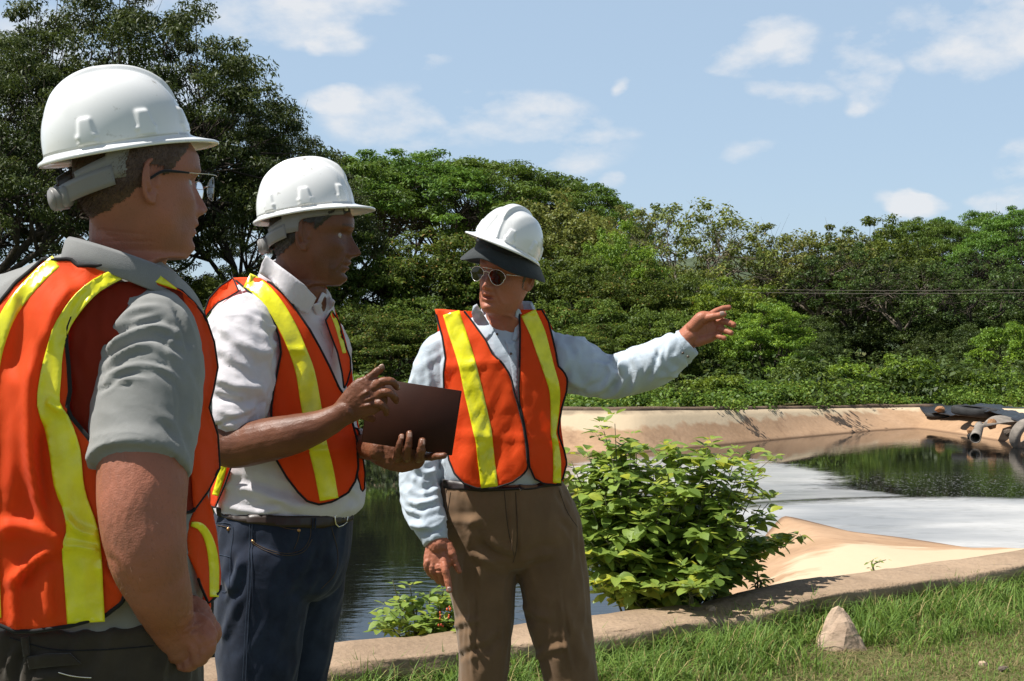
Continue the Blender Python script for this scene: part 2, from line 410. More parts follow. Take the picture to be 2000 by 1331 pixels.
prof = [(0, 0), (.06, .03), (.2, .17), (.4, .4), (.55, .56), (.7, .72), (.85, .87), (1.0, 1.0)]
V = []; NS = len(rimL)
rows = []
for (t, zt) in prof:
    P = rimL[:, :2] * (1 - t) + watL[:, :2] * t
    z = rimL[:, 2] * (1 - zt) + ZW * zt
    nz_ = fbm(np.column_stack([P * .55, np.zeros(NS)]), 4) * (.035 if 0 < t < 1 else .012)
    rows.append(np.column_stack([P, z + nz_]))
D_ = watL[:, :2] - rimL[:, :2]; D_ /= np.linalg.norm(D_, axis=1)[:, None]
rows.append(np.column_stack([watL[:, :2] + D_ * .5, np.full(NS, ZW - .35)]))
rows.append(np.column_stack([watL[:, :2] + D_ * 1.2, np.full(NS, ZW - .9)]))
V = np.concatenate(rows)
F = rings_faces(len(rows), NS, True, False)
tag(add('pond_bank', V, F, M_bank), kind='structure')

# ground sheet with the pond cut out of it
M_ground = pmat('ground_soil', (.06, .085, .022), .95, .1, vscale=1.2, col2=(.14, .125, .05), bump=.6, bscale=14, bdist=.03)
outer = [Vector((-1400, -60, 0)), Vector((1400, -60, 0)), Vector((1400, 2200, 0)), Vector((-1400, 2200, 0))]
_t = np.roll(rimL, -1, 0) - np.roll(rimL, 1, 0); _n = np.column_stack([_t[:, 1], -_t[:, 0]]); _n /= np.linalg.norm(_n, axis=1)[:, None]
hole = []
for i_, p in enumerate(rimL):
    if i_ <= (K_NEAR - 1) * SUB or i_ > len(rimL) - 3: hole.append(Vector((p[0] + _n[i_, 0] * .25, p[1] + _n[i_, 1] * .25, 0)))
    else: hole.append(Vector(p))
tr_ = tessellate_polygon([outer, hole])
GV = [tuple(p) for p in outer + hole]
tag(add('ground', GV, [tuple(t) for t in tr_], M_ground, smooth=False), kind='structure')

# water with floating pale scum lobes
def water_mat():
    m_, nt, b = newmat('pond_water'); L = nt.links
    t = N(nt, 'ShaderNodeTexCoord')
    b.inputs['Base Color'].default_value = (.006, .0065, .006, 1); b.inputs['Roughness'].default_value = .02; b.inputs['IOR'].default_value = 1.33
    mp = N(nt, 'ShaderNodeMapping'); mp.inputs['Scale'].default_value = (1.0, 2.6, 1); L.new(t.outputs['Object'], mp.inputs[0])
    n1 = N(nt, 'ShaderNodeTexNoise'); n1.inputs['Scale'].default_value = 3.2; n1.inputs['Detail'].default_value = 4; L.new(mp.outputs[0], n1.inputs['Vector'])
    n0 = N(nt, 'ShaderNodeTexNoise'); n0.inputs['Scale'].default_value = .16; n0.inputs['Detail'].default_value = 3; L.new(t.outputs['Object'], n0.inputs['Vector'])
    amp = mth(nt, 'ADD', mth(nt, 'MULTIPLY', mth(nt, 'SUBTRACT', n0.outputs['Fac'], .42), 5.0, True), .12)
    h = mth(nt, 'MULTIPLY', n1.outputs['Fac'], amp)
    bp = N(nt, 'ShaderNodeBump'); bp.inputs['Strength'].default_value = .16; bp.inputs['Distance'].default_value = .018; L.new(h, bp.inputs['Height'])
    L.new(bp.outputs[0], b.inputs['Normal'])
    sp = N(nt, 'ShaderNodeSeparateXYZ'); L.new(t.outputs['Object'], sp.inputs[0])
    ne = N(nt, 'ShaderNodeTexNoise'); ne.inputs['Scale'].default_value = 1.1; ne.inputs['Detail'].default_value = 9; ne.inputs['Roughness'].default_value = .68
    L.new(mp.outputs[0], ne.inputs['Vector'])
    nf = N(nt, 'ShaderNodeTexNoise'); nf.inputs['Scale'].default_value = 7; nf.inputs['Detail'].default_value = 8; L.new(mp.outputs[0], nf.inputs['Vector'])
    def lobe(cx, cy, rx, ry, rot, rag, fine=.0):
        ca, sa = math.cos(rot), math.sin(rot)
        dx = mth(nt, 'SUBTRACT', sp.outputs[0], cx); dy = mth(nt, 'SUBTRACT', sp.outputs[1], cy)
        u = mth(nt, 'DIVIDE', mth(nt, 'ADD', mth(nt, 'MULTIPLY', dx, ca), mth(nt, 'MULTIPLY', dy, sa)), rx)
        v = mth(nt, 'DIVIDE', mth(nt, 'SUBTRACT', mth(nt, 'MULTIPLY', dy, ca), mth(nt, 'MULTIPLY', dx, sa)), ry)
        r = mth(nt, 'SQRT', mth(nt, 'ADD', mth(nt, 'MULTIPLY', u, u), mth(nt, 'MULTIPLY', v, v)))
        e = mth(nt, 'ADD', mth(nt, 'SUBTRACT', 1.0, r), mth(nt, 'MULTIPLY', mth(nt, 'SUBTRACT', ne.outputs['Fac'], .5), rag))
        e = mth(nt, 'ADD', e, mth(nt, 'MULTIPLY', mth(nt, 'SUBTRACT', nf.outputs['Fac'], .5), fine))
        return e
    A = mth(nt, 'MULTIPLY', lobe(3.0, 20.6, 2.3, 3.6, 0.0, .6, .45), 5.0, True)
    B = mth(nt, 'MULTIPLY', lobe(6.2, 12.9, 5.2, 4.65, -.2, .10, .08), 11.0, True)
    Cc = mth(nt, 'MULTIPLY', lobe(4.0, 17.4, 1.5, 1.3, .5, .3, .3), 6.0, True)
    Bd = mth(nt, 'MULTIPLY', mth(nt, 'ADD', lobe(6.2, 12.9, 5.2, 4.65, -.2, .05, .03), .035), 30.0, True)
    A = mth(nt, 'MULTIPLY', A, mth(nt, 'SUBTRACT', 1.0, mth(nt, 'MULTIPLY', Bd, .85))); Cc = mth(nt, 'MULTIPLY', Cc, mth(nt, 'SUBTRACT', 1.0, mth(nt, 'MULTIPLY', Bd, .85)))
    foam = mth(nt, 'MAXIMUM', mth(nt, 'MAXIMUM', mth(nt, 'MULTIPLY', A, .82), B), mth(nt, 'MULTIPLY', Cc, .7))
    film = mth(nt, 'MULTIPLY', mth(nt, 'SUBTRACT', mth(nt, 'ADD', mth(nt, 'MULTIPLY', nf.outputs['Fac'], .5), ne.outputs['Fac']), .42), 3.2, True); foam = mth(nt, 'MULTIPLY', foam, mth(nt, 'ADD', mth(nt, 'MULTIPLY', film, .32), .68))
    # specks of froth drifting off the lobes
    vo = N(nt, 'ShaderNodeTexNoise'); vo.inputs['Scale'].default_value = 26; vo.inputs['Detail'].default_value = 3; L.new(t.outputs['Object'], vo.inputs['Vector'])
    near = lobe(6.6, 19.0, 3.4, 2.6, -.3, .5, .0)
    sp_ = mth(nt, 'MULTIPLY', mth(nt, 'MULTIPLY', mth(nt, 'SUBTRACT', vo.outputs['Fac'], .60), 12.0, True), mth(nt, 'MULTIPLY', near, .75, True))
    foam = mth(nt, 'MAXIMUM', foam, sp_)
    fb = N(nt, 'ShaderNodeBsdfPrincipled'); fb.inputs['Roughness'].default_value = .42; setin(fb, 'Specular IOR Level', .4)
    cr = N(nt, 'ShaderNodeValToRGB'); cr.color_ramp.elements[0].position = .35; cr.color_ramp.elements[1].position = .65
    cr.color_ramp.elements[0].color = (.26, .265, .27, 1); cr.color_ramp.elements[1].color = (.50, .49, .475, 1)
    nl = N(nt, 'ShaderNodeTexNoise'); nl.inputs['Scale'].default_value = .38; nl.inputs['Detail'].default_value = 5; L.new(mp.outputs[0], nl.inputs['Vector']); L.new(nl.outputs['Fac'], cr.inputs[0])
    L.new(cr.outputs[0], fb.inputs['Base Color'])
    ms = N(nt, 'ShaderNodeMixShader'); L.new(foam, ms.inputs[0]); L.new(b.outputs[0], ms.inputs[1]); L.new(fb.outputs[0], ms.inputs[2])
    L.new(ms.outputs[0], nt.nodes['Material Output'].inputs[0])
    return m_
wv_ = [tuple(p) for p in watL - np.column_stack([D_ * .3, np.zeros(NS)])]
wt_ = tessellate_polygon([[Vector(p) for p in wv_]])
wo_ = add('water', wv_, [tuple(t) for t in wt_], water_mat(), smooth=False)
if wo_.data.polygons[0].normal.z < 0: wo_.data.flip_normals()
tag(wo_, kind='structure')

# near kerb: broken-edged concrete strip
M_kerb, *_ = concrete('kerb_concrete', (.25, .175, .115), (.36, .255, .17), (.15, .115, .08), bump=.9, scale=4)
kr = rimL[:(K_NEAR - 1) * SUB + 1]
kc = catmull(kr, 330)
T_ = np.gradient(kc[:, :2], axis=0); T_ /= np.linalg.norm(T_, axis=1)[:, None]; Nn = np.column_stack([T_[:, 1], -T_[:, 0]])   # towards the camera
sec = [(-.02, -.35), (-.015, .060), (.0, .084), (.10, .088), (.20, .083), (.30, .085), (.340, .083), (.352, .081), (.360, .076), (.364, .066), (.365, .02), (.355, -.005), (.345, -.012), (.26, -.03), (.24, -.16), (.23, -.5)]
V = []
for i in range(len(kc)):
    p = kc[i]
    for j, (o, z) in enumerate(sec):
        f_ = fbm(np.array([[p[0] * 2.1, p[1] * 2.1, j * .13]]), 3)[0]; g_ = pnoise(np.array([[p[0] * 9, p[1] * 9, j * 1.7]]))[0]
        h_ = pnoise(np.array([[p[0] * .9, p[1] * .9, 5.0]]))[0]
        oo = o + (f_ * .03 + g_ * .018) * (1 if j > 4 else .6); zz = z + (g_ * .008 + f_ * .012) + h_ * .015
        brk = math.exp(-((p[0] - .85) / .42) ** 2)              # broken-down stretch in front of the shrub
        zz -= brk * .035 * (1 + f_)
        V.append((p[0] + Nn[i, 0] * oo, p[1] + Nn[i, 1] * oo, .075 + zz))
F = rings_faces(len(kc), len(sec), True, True)
tag(add('kerb', V, F, M_kerb), kind='structure')

# far rim: thin dark ledge on the far bank
M_ledge = pmat('rim_ledge', (.10, .07, .05), .9, .2, vscale=5, col2=(.19, .13, .09), bump=.5, bscale=30, bdist=.02)
fr = rimL[22 * SUB:31 * SUB]
mb = MB()
Tt = np.gradient(fr[:, :2], axis=0); Tt /= np.linalg.norm(Tt, axis=1)[:, None]; Nf = np.column_stack([Tt[:, 1], -Tt[:, 0]])
V = []
for i, p in enumerate(fr):
    w_ = fbm(np.array([[p[0] * .8, p[1] * .8, 0]]), 3)[0]
    for (o, z) in ((0.02, -.05), (0.03, .055 + .03 * w_), (.14, .075 + .03 * w_), (.30, .06), (.32, -.08)):
        V.append((p[0] + Nf[i, 0] * o, p[1] + Nf[i, 1] * o, p[2] + z))
add('far_kerb', V, rings_faces(len(fr), 5, True, True), M_ledge)
tag(bpy.data.objects['far_kerb'], kind='structure')

# distant hill
xs = np.linspace(-700, 700, 90); ys = np.linspace(0, 1, 26)
V = []
for v in ys:
    for x in xs:
        y = 430 + v * 330
        hgt = (26 + 12 * math.sin(x * .006 + 1.2) + 10 * math.sin(x * .017)) * math.sin(min(1, v * 1.25) * math.pi / 2)
        V.append((x, y, hgt - .5))
V = np.array(V); V[:, 2] += fbm(V * .02, 4) * 5 * np.clip((V[:, 1] - 430) / 100, 0, 1); V[:, 2] += np.abs(fbm(V * .12, 2)) * 2.2 * np.clip((V[:, 1] - 430) / 60, 0, 1)
F = rings_faces(len(ys), len(xs), False, False)
M_hill = pmat('hill_woods', (.045, .065, .035), .95, .1, vscale=.06, col2=(.10, .125, .075), bump=.9, bscale=.25, bdist=2.5, detail=10)
tag(add('hill', V, F, M_hill), kind='structure')
# ------------------------------------------------------------------ TREES
M_bark = pmat('bark', (.035, .028, .022), .95, .15, vscale=6, col2=(.085, .07, .055), bump=.9, bscale=18, bdist=.03, stretch=(1, 1, .25))
M_bark_pale = pmat('bark_pale', (.10, .08, .06), .95, .15, vscale=6, col2=(.19, .16, .125), bump=.7, bscale=18, bdist=.03, stretch=(1, 1, .25))
LF = {
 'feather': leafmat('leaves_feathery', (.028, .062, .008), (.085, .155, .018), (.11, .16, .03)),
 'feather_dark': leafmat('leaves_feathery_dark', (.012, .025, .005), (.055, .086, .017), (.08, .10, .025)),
 'olive': leafmat('leaves_olive', (.042, .062, .011), (.135, .150, .030), (.21, .17, .05)),
 'mango': leafmat('leaves_mango', (.012, .026, .004), (.085, .125, .017), (.17, .12, .03), rough=.6, spec=.2),
 'bright': leafmat('leaves_bright', (.038, .078, .008), (.135, .205, .018), (.19, .24, .025)),
 'ground': leafmat('leaves_ground_cover', (.026, .058, .008), (.105, .165, .020), (.17, .19, .03)),
 'mid': leafmat('leaves_mid', (.014, .031, .005), (.095, .140, .018), (.13, .16, .025)),
}
def leaf_cloud(centers, sizes, per, leaf, seed, upbias=.9, aspect=.42, flat=.45, tintf=None):
    """many leaf-sized faces in flattened clumps; returns verts, quads, tint"""
    r = np.random.default_rng(seed)
    C = np.repeat(np.asarray(centers, float), per, axis=0); Sz = np.repeat(np.asarray(sizes, float), per)
    n = len(C)
    d = r.normal(size=(n, 3)); d /= np.linalg.norm(d, axis=1)[:, None]
    rad = r.random(n) ** .5
    P = C + d * (rad * Sz)[:, None] * np.array([1, 1, flat])
    up = r.normal(size=(n, 3)) * .55 + np.array([0, 0, upbias]) + d * .35
    up /= np.linalg.norm(up, axis=1)[:, None]
    a = r.normal(size=(n, 3)) + d * .8 + np.array([0, 0, -.25]); a -= up * np.sum(a * up, 1)[:, None]; a /= np.linalg.norm(a, axis=1)[:, None]
    b = np.cross(up, a)
    L = leaf * (.6 + .8 * r.random(n))[:, None]
    fold = up * L * (.06 + .1 * r.random(n))[:, None]
    v0 = P - a * L * .5; v1 = P + b * L * aspect * .5 + fold; v2 = P + a * L * .5 - fold * .8; v3 = P - b * L * aspect * .5 + fold
    V = np.stack([v0, v1, v2, v3], 1).reshape(-1, 3)
    F = np.arange(n * 4).reshape(-1, 4)
    ct = np.repeat(r.random(len(centers)), per)
    t = np.clip(.42 * r.random(n) + .58 * ct, 0, .97)
    t = np.where(r.random(n) < .035, 1.0, t)
    return V, F, np.repeat(t, 4)

def branches(base, fork, centers, trunk_r, seed, limbs=5, bend=.12, lean=(0, 0), fine=True, ntw=1, twig=.35):
    """trunk, limbs to groups of clumps, sub-branches to each clump"""
    r = random.Random(seed); mb = MB()
    base = np.array(base, float); fork = np.array(fork, float); C = np.asarray(centers, float)
    mid = (base + fork) / 2 + np.array([r.uniform(-1, 1), r.uniform(-1, 1), 0]) * np.linalg.norm(fork - base) * .05
    mb.add(*tube([base + [0, 0, -.3], base + [0, 0, .15], mid, fork], [trunk_r * 1.5, trunk_r * 1.15, trunk_r * .9, trunk_r * .72], 9, 10))
    # k-means-like grouping by angle
    ang = np.arctan2(C[:, 1] - fork[1], C[:, 0] - fork[0]); order = np.argsort(ang + .4 * np.array([r.random() for _ in C])); groups = np.array_split(order, limbs)
    for g in groups:
        if len(g) == 0: continue
        cen = C[g].mean(0); k1 = fork + (cen - fork) * .55 + np.array([0, 0, -.06]) * np.linalg.norm(cen - fork)
        k1 += np.array([r.uniform(-1, 1), r.uniform(-1, 1), r.uniform(-.5, .5)]) * bend * np.linalg.norm(cen - fork)
        lr = trunk_r * .5
        mb.add(*tube([fork - (fork - base) * .03, fork + (k1 - fork) * .5 + [r.uniform(-.2, .2), r.uniform(-.2, .2), .0], k1], [trunk_r * .62, lr * .85, lr * .6], 6, 8))
        sub = max(1, len(g) // 4); rr = list(g); r.shuffle(rr)
        for s_ in range(0, len(rr), max(1, len(rr) // sub)):
            sg = rr[s_:s_ + max(1, len(rr) // sub)]
            if not sg: continue
            sc = C[sg].mean(0); k2 = k1 + (sc - k1) * .6 + np.array([r.uniform(-1, 1), r.uniform(-1, 1), r.uniform(-.6, .2)]) * bend * np.linalg.norm(sc - k1)
            mb.add(*tube([k1, (k1 + k2) / 2 + np.array([r.uniform(-1, 1), r.uniform(-1, 1), r.uniform(-1, .3)]) * .08 * np.linalg.norm(k2 - k1), k2], [lr * .6, lr * .42, lr * .3], 5, 6, round_ends=False))
            for c in sg:
                e = C[c]
                mb.add(*tube([k2, (k2 + e) / 2 + np.array([r.uniform(-1, 1), r.uniform(-1, 1), r.uniform(-1.2, .2)]) * .1 * np.linalg.norm(e - k2), e], [lr * .3, lr * .17, lr * .06], 4, 5, round_ends=False))
                if fine:
                    for _ in range(ntw):
                        q = k2 + (e - k2) * r.uniform(.4, .8); w_ = e + np.array([r.uniform(-1, 1), r.uniform(-1, 1), r.uniform(-.3, .3)]) * twig * np.linalg.norm(e - k2)
                        mb.add(*tube([q, (q + w_) / 2, w_], [lr * .12, lr * .08, lr * .03], 3, 3, round_ends=False))
    return mb.get()

def env_umbrella(n, R, H, drop, seed, thick=.1, holes=.0):
    r = np.random.default_rng(seed); out = []
    i = 0
    while len(out) < n:
        i += 1
        a = i * 2.39996 + r.uniform(-.3, .3); q = math.sqrt((len(out) + .5) / n) * R * r.uniform(.92, 1.06)
        x, y = q * math.cos(a), q * math.sin(a)
        if holes and pnoise(np.array([[x / R * 3 + seed, y / R * 3, 0]]))[0] < -holes: 
            if r.random() < .8 and i < n * 3: continue
        z = H - drop * (q / R) ** 2.2 + pnoise(np.array([[x / R * 2.4, y / R * 2.4, seed]]))[0] * H * .07 - r.random() * thick * H
        out.append((x, y, z))
    return np.array(out)
def env_round(n, R, H, z0, seed, shell=.55, squash=1.0, lump=.22):
    r = np.random.default_rng(seed); d = r.normal(size=(n, 3)); d /= np.linalg.norm(d, axis=1)[:, None]
    d[:, 2] = np.where(d[:, 2] < -.5, -d[:, 2] * .5, d[:, 2])
    q = (shell + (1 - shell) * r.random(n) ** .6)
    q *= 1 + lump * pnoise(d * 1.9 + seed)
    hz = (H - z0) / 2
    P = d * q[:, None] * np.array([R, R, hz * 1.05]); P[:, 2] += z0 + hz
    P[:, 2] = np.maximum(P[:, 2], z0)
    return P

def make_tree(kind, seed):
    """crown and trunk meshes of a tree standing at the origin; returns (trunk mesh, crown mesh, height)"""
    if kind == 'big':      # close spreading rain tree with airy fern-like leaves
        C = env_umbrella(330, 10.0, 13.0, 6.2, seed, .16, .35); C2 = env_umbrella(120, 9.0, 10.3, 4.0, seed + 1, .2, .2)
        C = np.vstack([C, C2]); z = np.random.default_rng(seed).uniform(.45, 1.0, len(C))
        V, F, t = leaf_cloud(C, z * 1.15, 230, .19, seed, .9, .34, .36)
        tr = branches((0, 0, 0), (.2, 0, 3.4), C[::2], .34, seed, 9, .14, ntw=1, twig=.5); H = 13.4
    elif kind == 'umbrella':
        C = env_umbrella(190, 11.5, 17.0, 5.0, seed, .07, .5); z = np.random.default_rng(seed).uniform(.8, 1.7, len(C))
        V, F, t = leaf_cloud(C, z, 170, .34, seed, 1.1, .36, .30)
        tr = branches((0, 0, 0), (0, 0, 5.0), C, .38, seed, 8, .12, ntw=2); H = 17.6
    elif kind == 'open':     # thin crown, branches showing
        C = env_umbrella(90, 7.0, 13.5, 4.0, seed, .28, .25); z = np.random.default_rng(seed).uniform(.45, .95, len(C))
        V, F, t = leaf_cloud(C, z, 75, .28, seed, .7, .5, .7)
        tr = branches((0, 0, 0), (0, 0, 5.2), C, .26, seed, 6, .10, ntw=3, twig=.6); H = 14.1
    elif kind == 'round':
        C = env_round(240, 5.2, 11.0, 1.6, seed, .5); z = np.random.default_rng(seed).uniform(.5, 1.1, len(C))
        V, F, t = leaf_cloud(C, z, 120, .26, seed, .75, .45, .55)
        tr = branches((0, 0, 0), (0, 0, 2.6), C[::2], .26, seed, 6, .1, ntw=1); H = 11.4
    elif kind == 'layered':
        C = env_round(170, 4.0, 6.6, .15, seed, .45, lump=.3); z = np.random.default_rng(seed).uniform(.45, .9, len(C))
        V, F, t = leaf_cloud(C, z, 150, .20, seed, .9, .42, .36)
        tr = branches((0, 0, 0), (0, 0, 1.4), C[::2], .16, seed, 6, .12, ntw=1); H = 6.9
    elif kind == 'thicket':
        C = env_round(230, 4.6, 5.2, .0, seed, .5, lump=.3); z = np.random.default_rng(seed).uniform(.5, .9, len(C))
        V, F, t = leaf_cloud(C, z, 120, .21, seed, .85, .45, .45)
        tr = branches((0, 0, 0), (0, 0, .9), C[::3], .14, seed, 6, .12, ntw=1); H = 5.5
    elif kind == 'small':
        C = env_umbrella(70, 2.6, 3.9, 1.5, seed, .3, .1); z = np.random.default_rng(seed).uniform(.35, .6, len(C))
        V, F, t = leaf_cloud(C, z, 150, .15, seed, .9, .45, .5)
        tr = branches((0, 0, 0), (.1, 0, 1.2), C, .11, seed, 5, .12, ntw=1); H = 4.2
    elif kind == 'shrub':
        C = env_round(60, 1.35, 1.55, .12, seed, .35, lump=.35); z = np.random.default_rng(seed).uniform(.25, .45, len(C))
        V, F, t = leaf_cloud(C, z, 110, .13, seed, .8, .55, .6)
        tr = branches((0, 0, 0), (0, 0, .35), C[::3], .04, seed, 4, .1, ntw=0); H = 1.75
    tm = mesh_from(kind + '_trunk', tr[0], tr[1]); cm = mesh_from(kind + '_crown', V, F, True, {'tint': t})
    return tm, cm, H
_lib = {}
def tree_lib(kind, seed, leaf, bark):
    k = (kind, seed, leaf)
    if k not in _lib:
        if (kind, seed) in _lib:
            tm, cm, H = _lib[(kind, seed)]; tm = tm; cm = cm.copy(); cm.materials.clear()
        else:
            tm, cm, H = make_tree(kind, seed); _lib[(kind, seed)] = (tm, cm, H); tm.materials.append(bark)
        cm.materials.append(LF[leaf]); _lib[k] = (tm, cm, H)
    return _lib[k]
def plant(name, kind, seed, leaf, px, ytop, D, label, cat='tree', group=None, wide=1.0, rot=0.0, bark=None, zb=0.0):
    tm, cm, H = tree_lib(kind, seed, leaf, bark or M_bark)
    top = CAMZ - (ytop - HY) / FPX * D
    s = (top - zb) / H
    e = empty(name, ((px - HX) / FPX * D, D, zb), label, cat, group); e.rotation_euler = (0, 0, rot)
    a = link('trunk', tm, None, e); b = link('crown', cm, None, e)
    for o in (a, b): o.scale = (s * wide, s * wide, s)
    return e
NEARG = 'trees beyond the pond'
# far umbrella-crowned trees, centre
plant('umbrella_tree', 'umbrella', 11, 'feather', 780, 292, 96, 'flat-topped feathery green tree left of the centre, between the two men and the sky', group=NEARG, rot=.3)
plant('umbrella_tree', 'umbrella', 12, 'feather', 935, 300, 100, 'flat-topped feathery green tree directly above the pointing man\'s helmet', group=NEARG, rot=1.3)
plant('umbrella_tree', 'umbrella', 11, 'feather', 1075, 342, 104, 'feathery umbrella tree sloping down right of the pointing man\'s helmet', group=NEARG, rot=2.3, wide=.85)
plant('umbrella_tree', 'umbrella', 12, 'feather', 655, 300, 92, 'feathery umbrella tree behind the middle man\'s helmet', group=NEARG, rot=3.9, wide=.9)
# olive-brown trees
plant('olive_tree', 'round', 21, 'olive', 1075, 372, 70, 'brownish olive round tree right behind the pointing man\'s helmet', group=NEARG, rot=.5, wide=.95)
plant('open_tree', 'open', 31, 'olive', 1190, 398, 78, 'thin olive-leaved tree between the round olive tree and the tall open one', group=NEARG, rot=1.0)
plant('open_tree', 'open', 32, 'olive', 1345, 362, 62, 'tallest open-crowned tree with bare branches above the pointing hand', group=NEARG, rot=.2, wide=1.0, bark=M_bark_pale)
plant('open_tree', 'open', 31, 'olive', 1500, 430, 66, 'yellowish open tree just right of the tall open-crowned one', group=NEARG, rot=2.6, wide=1.0)
plant('open_tree', 'open', 32, 'olive', 1600, 422, 64, 'yellowish thin-topped tree left of the right-hand umbrella trees', group=NEARG, rot=4.0, wide=1.05)
plant('round_tree', 'round', 22, 'mid', 1700, 425, 66, 'dark round-crowned tree at the left end of the right-hand umbrella trees', group=NEARG, rot=.9, wide=1.0)
plant('umbrella_tree', 'umbrella', 12, 'feather', 1800, 420, 74, 'dark umbrella tree with sky gaps under its crown at right', group=NEARG, rot=.9, wide=.72)
plant('umbrella_tree', 'umbrella', 11, 'feather', 1895, 412, 80, 'umbrella tree behind the dark one near the right edge', group=NEARG, rot=5.1, wide=.72)
plant('umbrella_tree', 'umbrella', 12, 'feather', 2010, 400, 66, 'tall dark umbrella tree at the right edge of the picture', group=NEARG, rot=2.2, wide=.72)
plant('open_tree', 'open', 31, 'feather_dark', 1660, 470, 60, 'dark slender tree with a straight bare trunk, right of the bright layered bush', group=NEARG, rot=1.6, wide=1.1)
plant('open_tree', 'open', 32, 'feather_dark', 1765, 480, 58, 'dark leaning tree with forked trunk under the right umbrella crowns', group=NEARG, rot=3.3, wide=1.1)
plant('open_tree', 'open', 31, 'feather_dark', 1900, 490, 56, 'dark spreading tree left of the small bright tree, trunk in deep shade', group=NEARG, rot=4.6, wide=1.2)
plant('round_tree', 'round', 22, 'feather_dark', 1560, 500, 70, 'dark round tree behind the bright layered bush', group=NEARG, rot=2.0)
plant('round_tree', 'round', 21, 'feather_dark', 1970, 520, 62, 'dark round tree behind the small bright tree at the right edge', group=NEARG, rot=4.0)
# mango-like mass in the middle
MG = 'dense reddish-tipped trees in the middle'
plant('mango_tree', 'round', 21, 'mango', 560, 500, 46, 'dense dark tree between the left and middle men', group=MG, rot=1.1)
plant('mango_tree', 'round', 22, 'mango', 700, 455, 48, 'dense reddish-tipped tree right beside the middle man\'s face', group=MG, rot=2.1)
plant('mango_tree', 'round', 21, 'mango', 850, 440, 50, 'dense tree with red young leaves left of the pointing man\'s helmet', group=MG, rot=3.1, wide=1.05)
plant('mango_tree', 'round', 22, 'mango', 985, 480, 49, 'dense tree directly behind the pointing man\'s head', group=MG, rot=4.1)
plant('mango_tree', 'round', 21, 'mid', 1110, 480, 47, 'dense mid-green tree right of the pointing man\'s hat, above his shoulder', group=MG, rot=5.1)
plant('mango_tree', 'round', 22, 'mango', 1235, 510, 44, 'dense dark tree above the pointing man\'s sleeve', group=MG, rot=.6, wide=1.0)
plant('mango_tree', 'round', 21, 'mid', 440, 520, 44, 'dense tree over the right shoulder of the left man', group=MG, rot=.1)
plant('mango_tree', 'round', 22, 'mango', 330, 500, 50, 'dense dark tree behind the left man\'s neck', group=MG, rot=2.7)
plant('mango_tree', 'round', 22, 'mid', 140, 520, 52, 'dense tree low behind the left man\'s collar', group=MG, rot=3.7)
plant('vine_covered_tree', 'round', 22, 'bright', 1215, 432, 54, 'bright vine-smothered tree rising above the dark trees over the sleeve', group=MG, rot=1.9, wide=.62)
plant('mango_tree', 'round', 21, 'mid', 1330, 520, 47, 'mid-green tree behind the bright layered bush, left of the pointing hand', group=MG, rot=4.7, wide=.8)
plant('layered_tree', 'layered', 41, 'bright', 1425, 535, 44, 'bright green tree with drooping layers right behind the pointing hand', group='bright bushy trees by the pond', rot=.4, wide=.95)
plant('layered_tree', 'layered', 42, 'bright', 1500, 590, 39, 'bright bushy tree right of the pointing fingertips, lower than its neighbour', group='bright bushy trees by the pond', rot=2.4, wide=.9)
plant('small_tree', 'small', 51, 'bright', 1975, 622, 42, 'small bright green tree with a bare stem at the right edge', rot=.7, wide=1.0)
plant('layered_tree', 'layered', 41, 'mid', 1280, 640, 38, 'low dark green bushy tree just under the pointing sleeve', group='bright bushy trees by the pond', rot=3.1, wide=1.2)
plant('layered_tree', 'layered', 42, 'mango', 1150, 630, 37, 'low dark tree beside the pointing man\'s shoulder', group='bright bushy trees by the pond', rot=5.1, wide=1.2)
plant('layered_tree', 'layered', 41, 'mango', 930, 620, 36, 'low dark tree behind the book and the pointing man', group='bright bushy trees by the pond', rot=1.1, wide=1.3)
plant('layered_tree', 'layered', 42, 'mango', 760, 610, 36, 'low dark tree between the middle man and the pointing man', group='bright bushy trees by the pond', rot=2.0, wide=1.3)
plant('layered_tree', 'layered', 41, 'mid', 560, 600, 36, 'low tree hidden behind the middle man\'s shoulders', group='bright bushy trees by the pond', rot=.6, wide=1.3)
plant('layered_tree', 'layered', 42, 'mid', 400, 590, 35, 'low tree behind the gap between left and middle men', group='bright bushy trees by the pond', rot=4.4, wide=1.2)
# big tree on the left, closer
plant('rain_tree', 'big', 61, 'feather_dark', 230, -45, 45, 'huge spreading dark tree filling the sky above the left man\'s helmet', rot=.0, wide=.72)
plant('rain_tree', 'big', 61, 'feather_dark', -60, 60, 38, 'dark spreading tree at the left edge behind the left man', rot=2.0, wide=.75)
plant('rain_tree', 'big', 61, 'feather_dark', 480, 170, 50, 'spreading airy tree over the middle man\'s helmet, lower arm of the big left trees', rot=3.9, wide=.62)

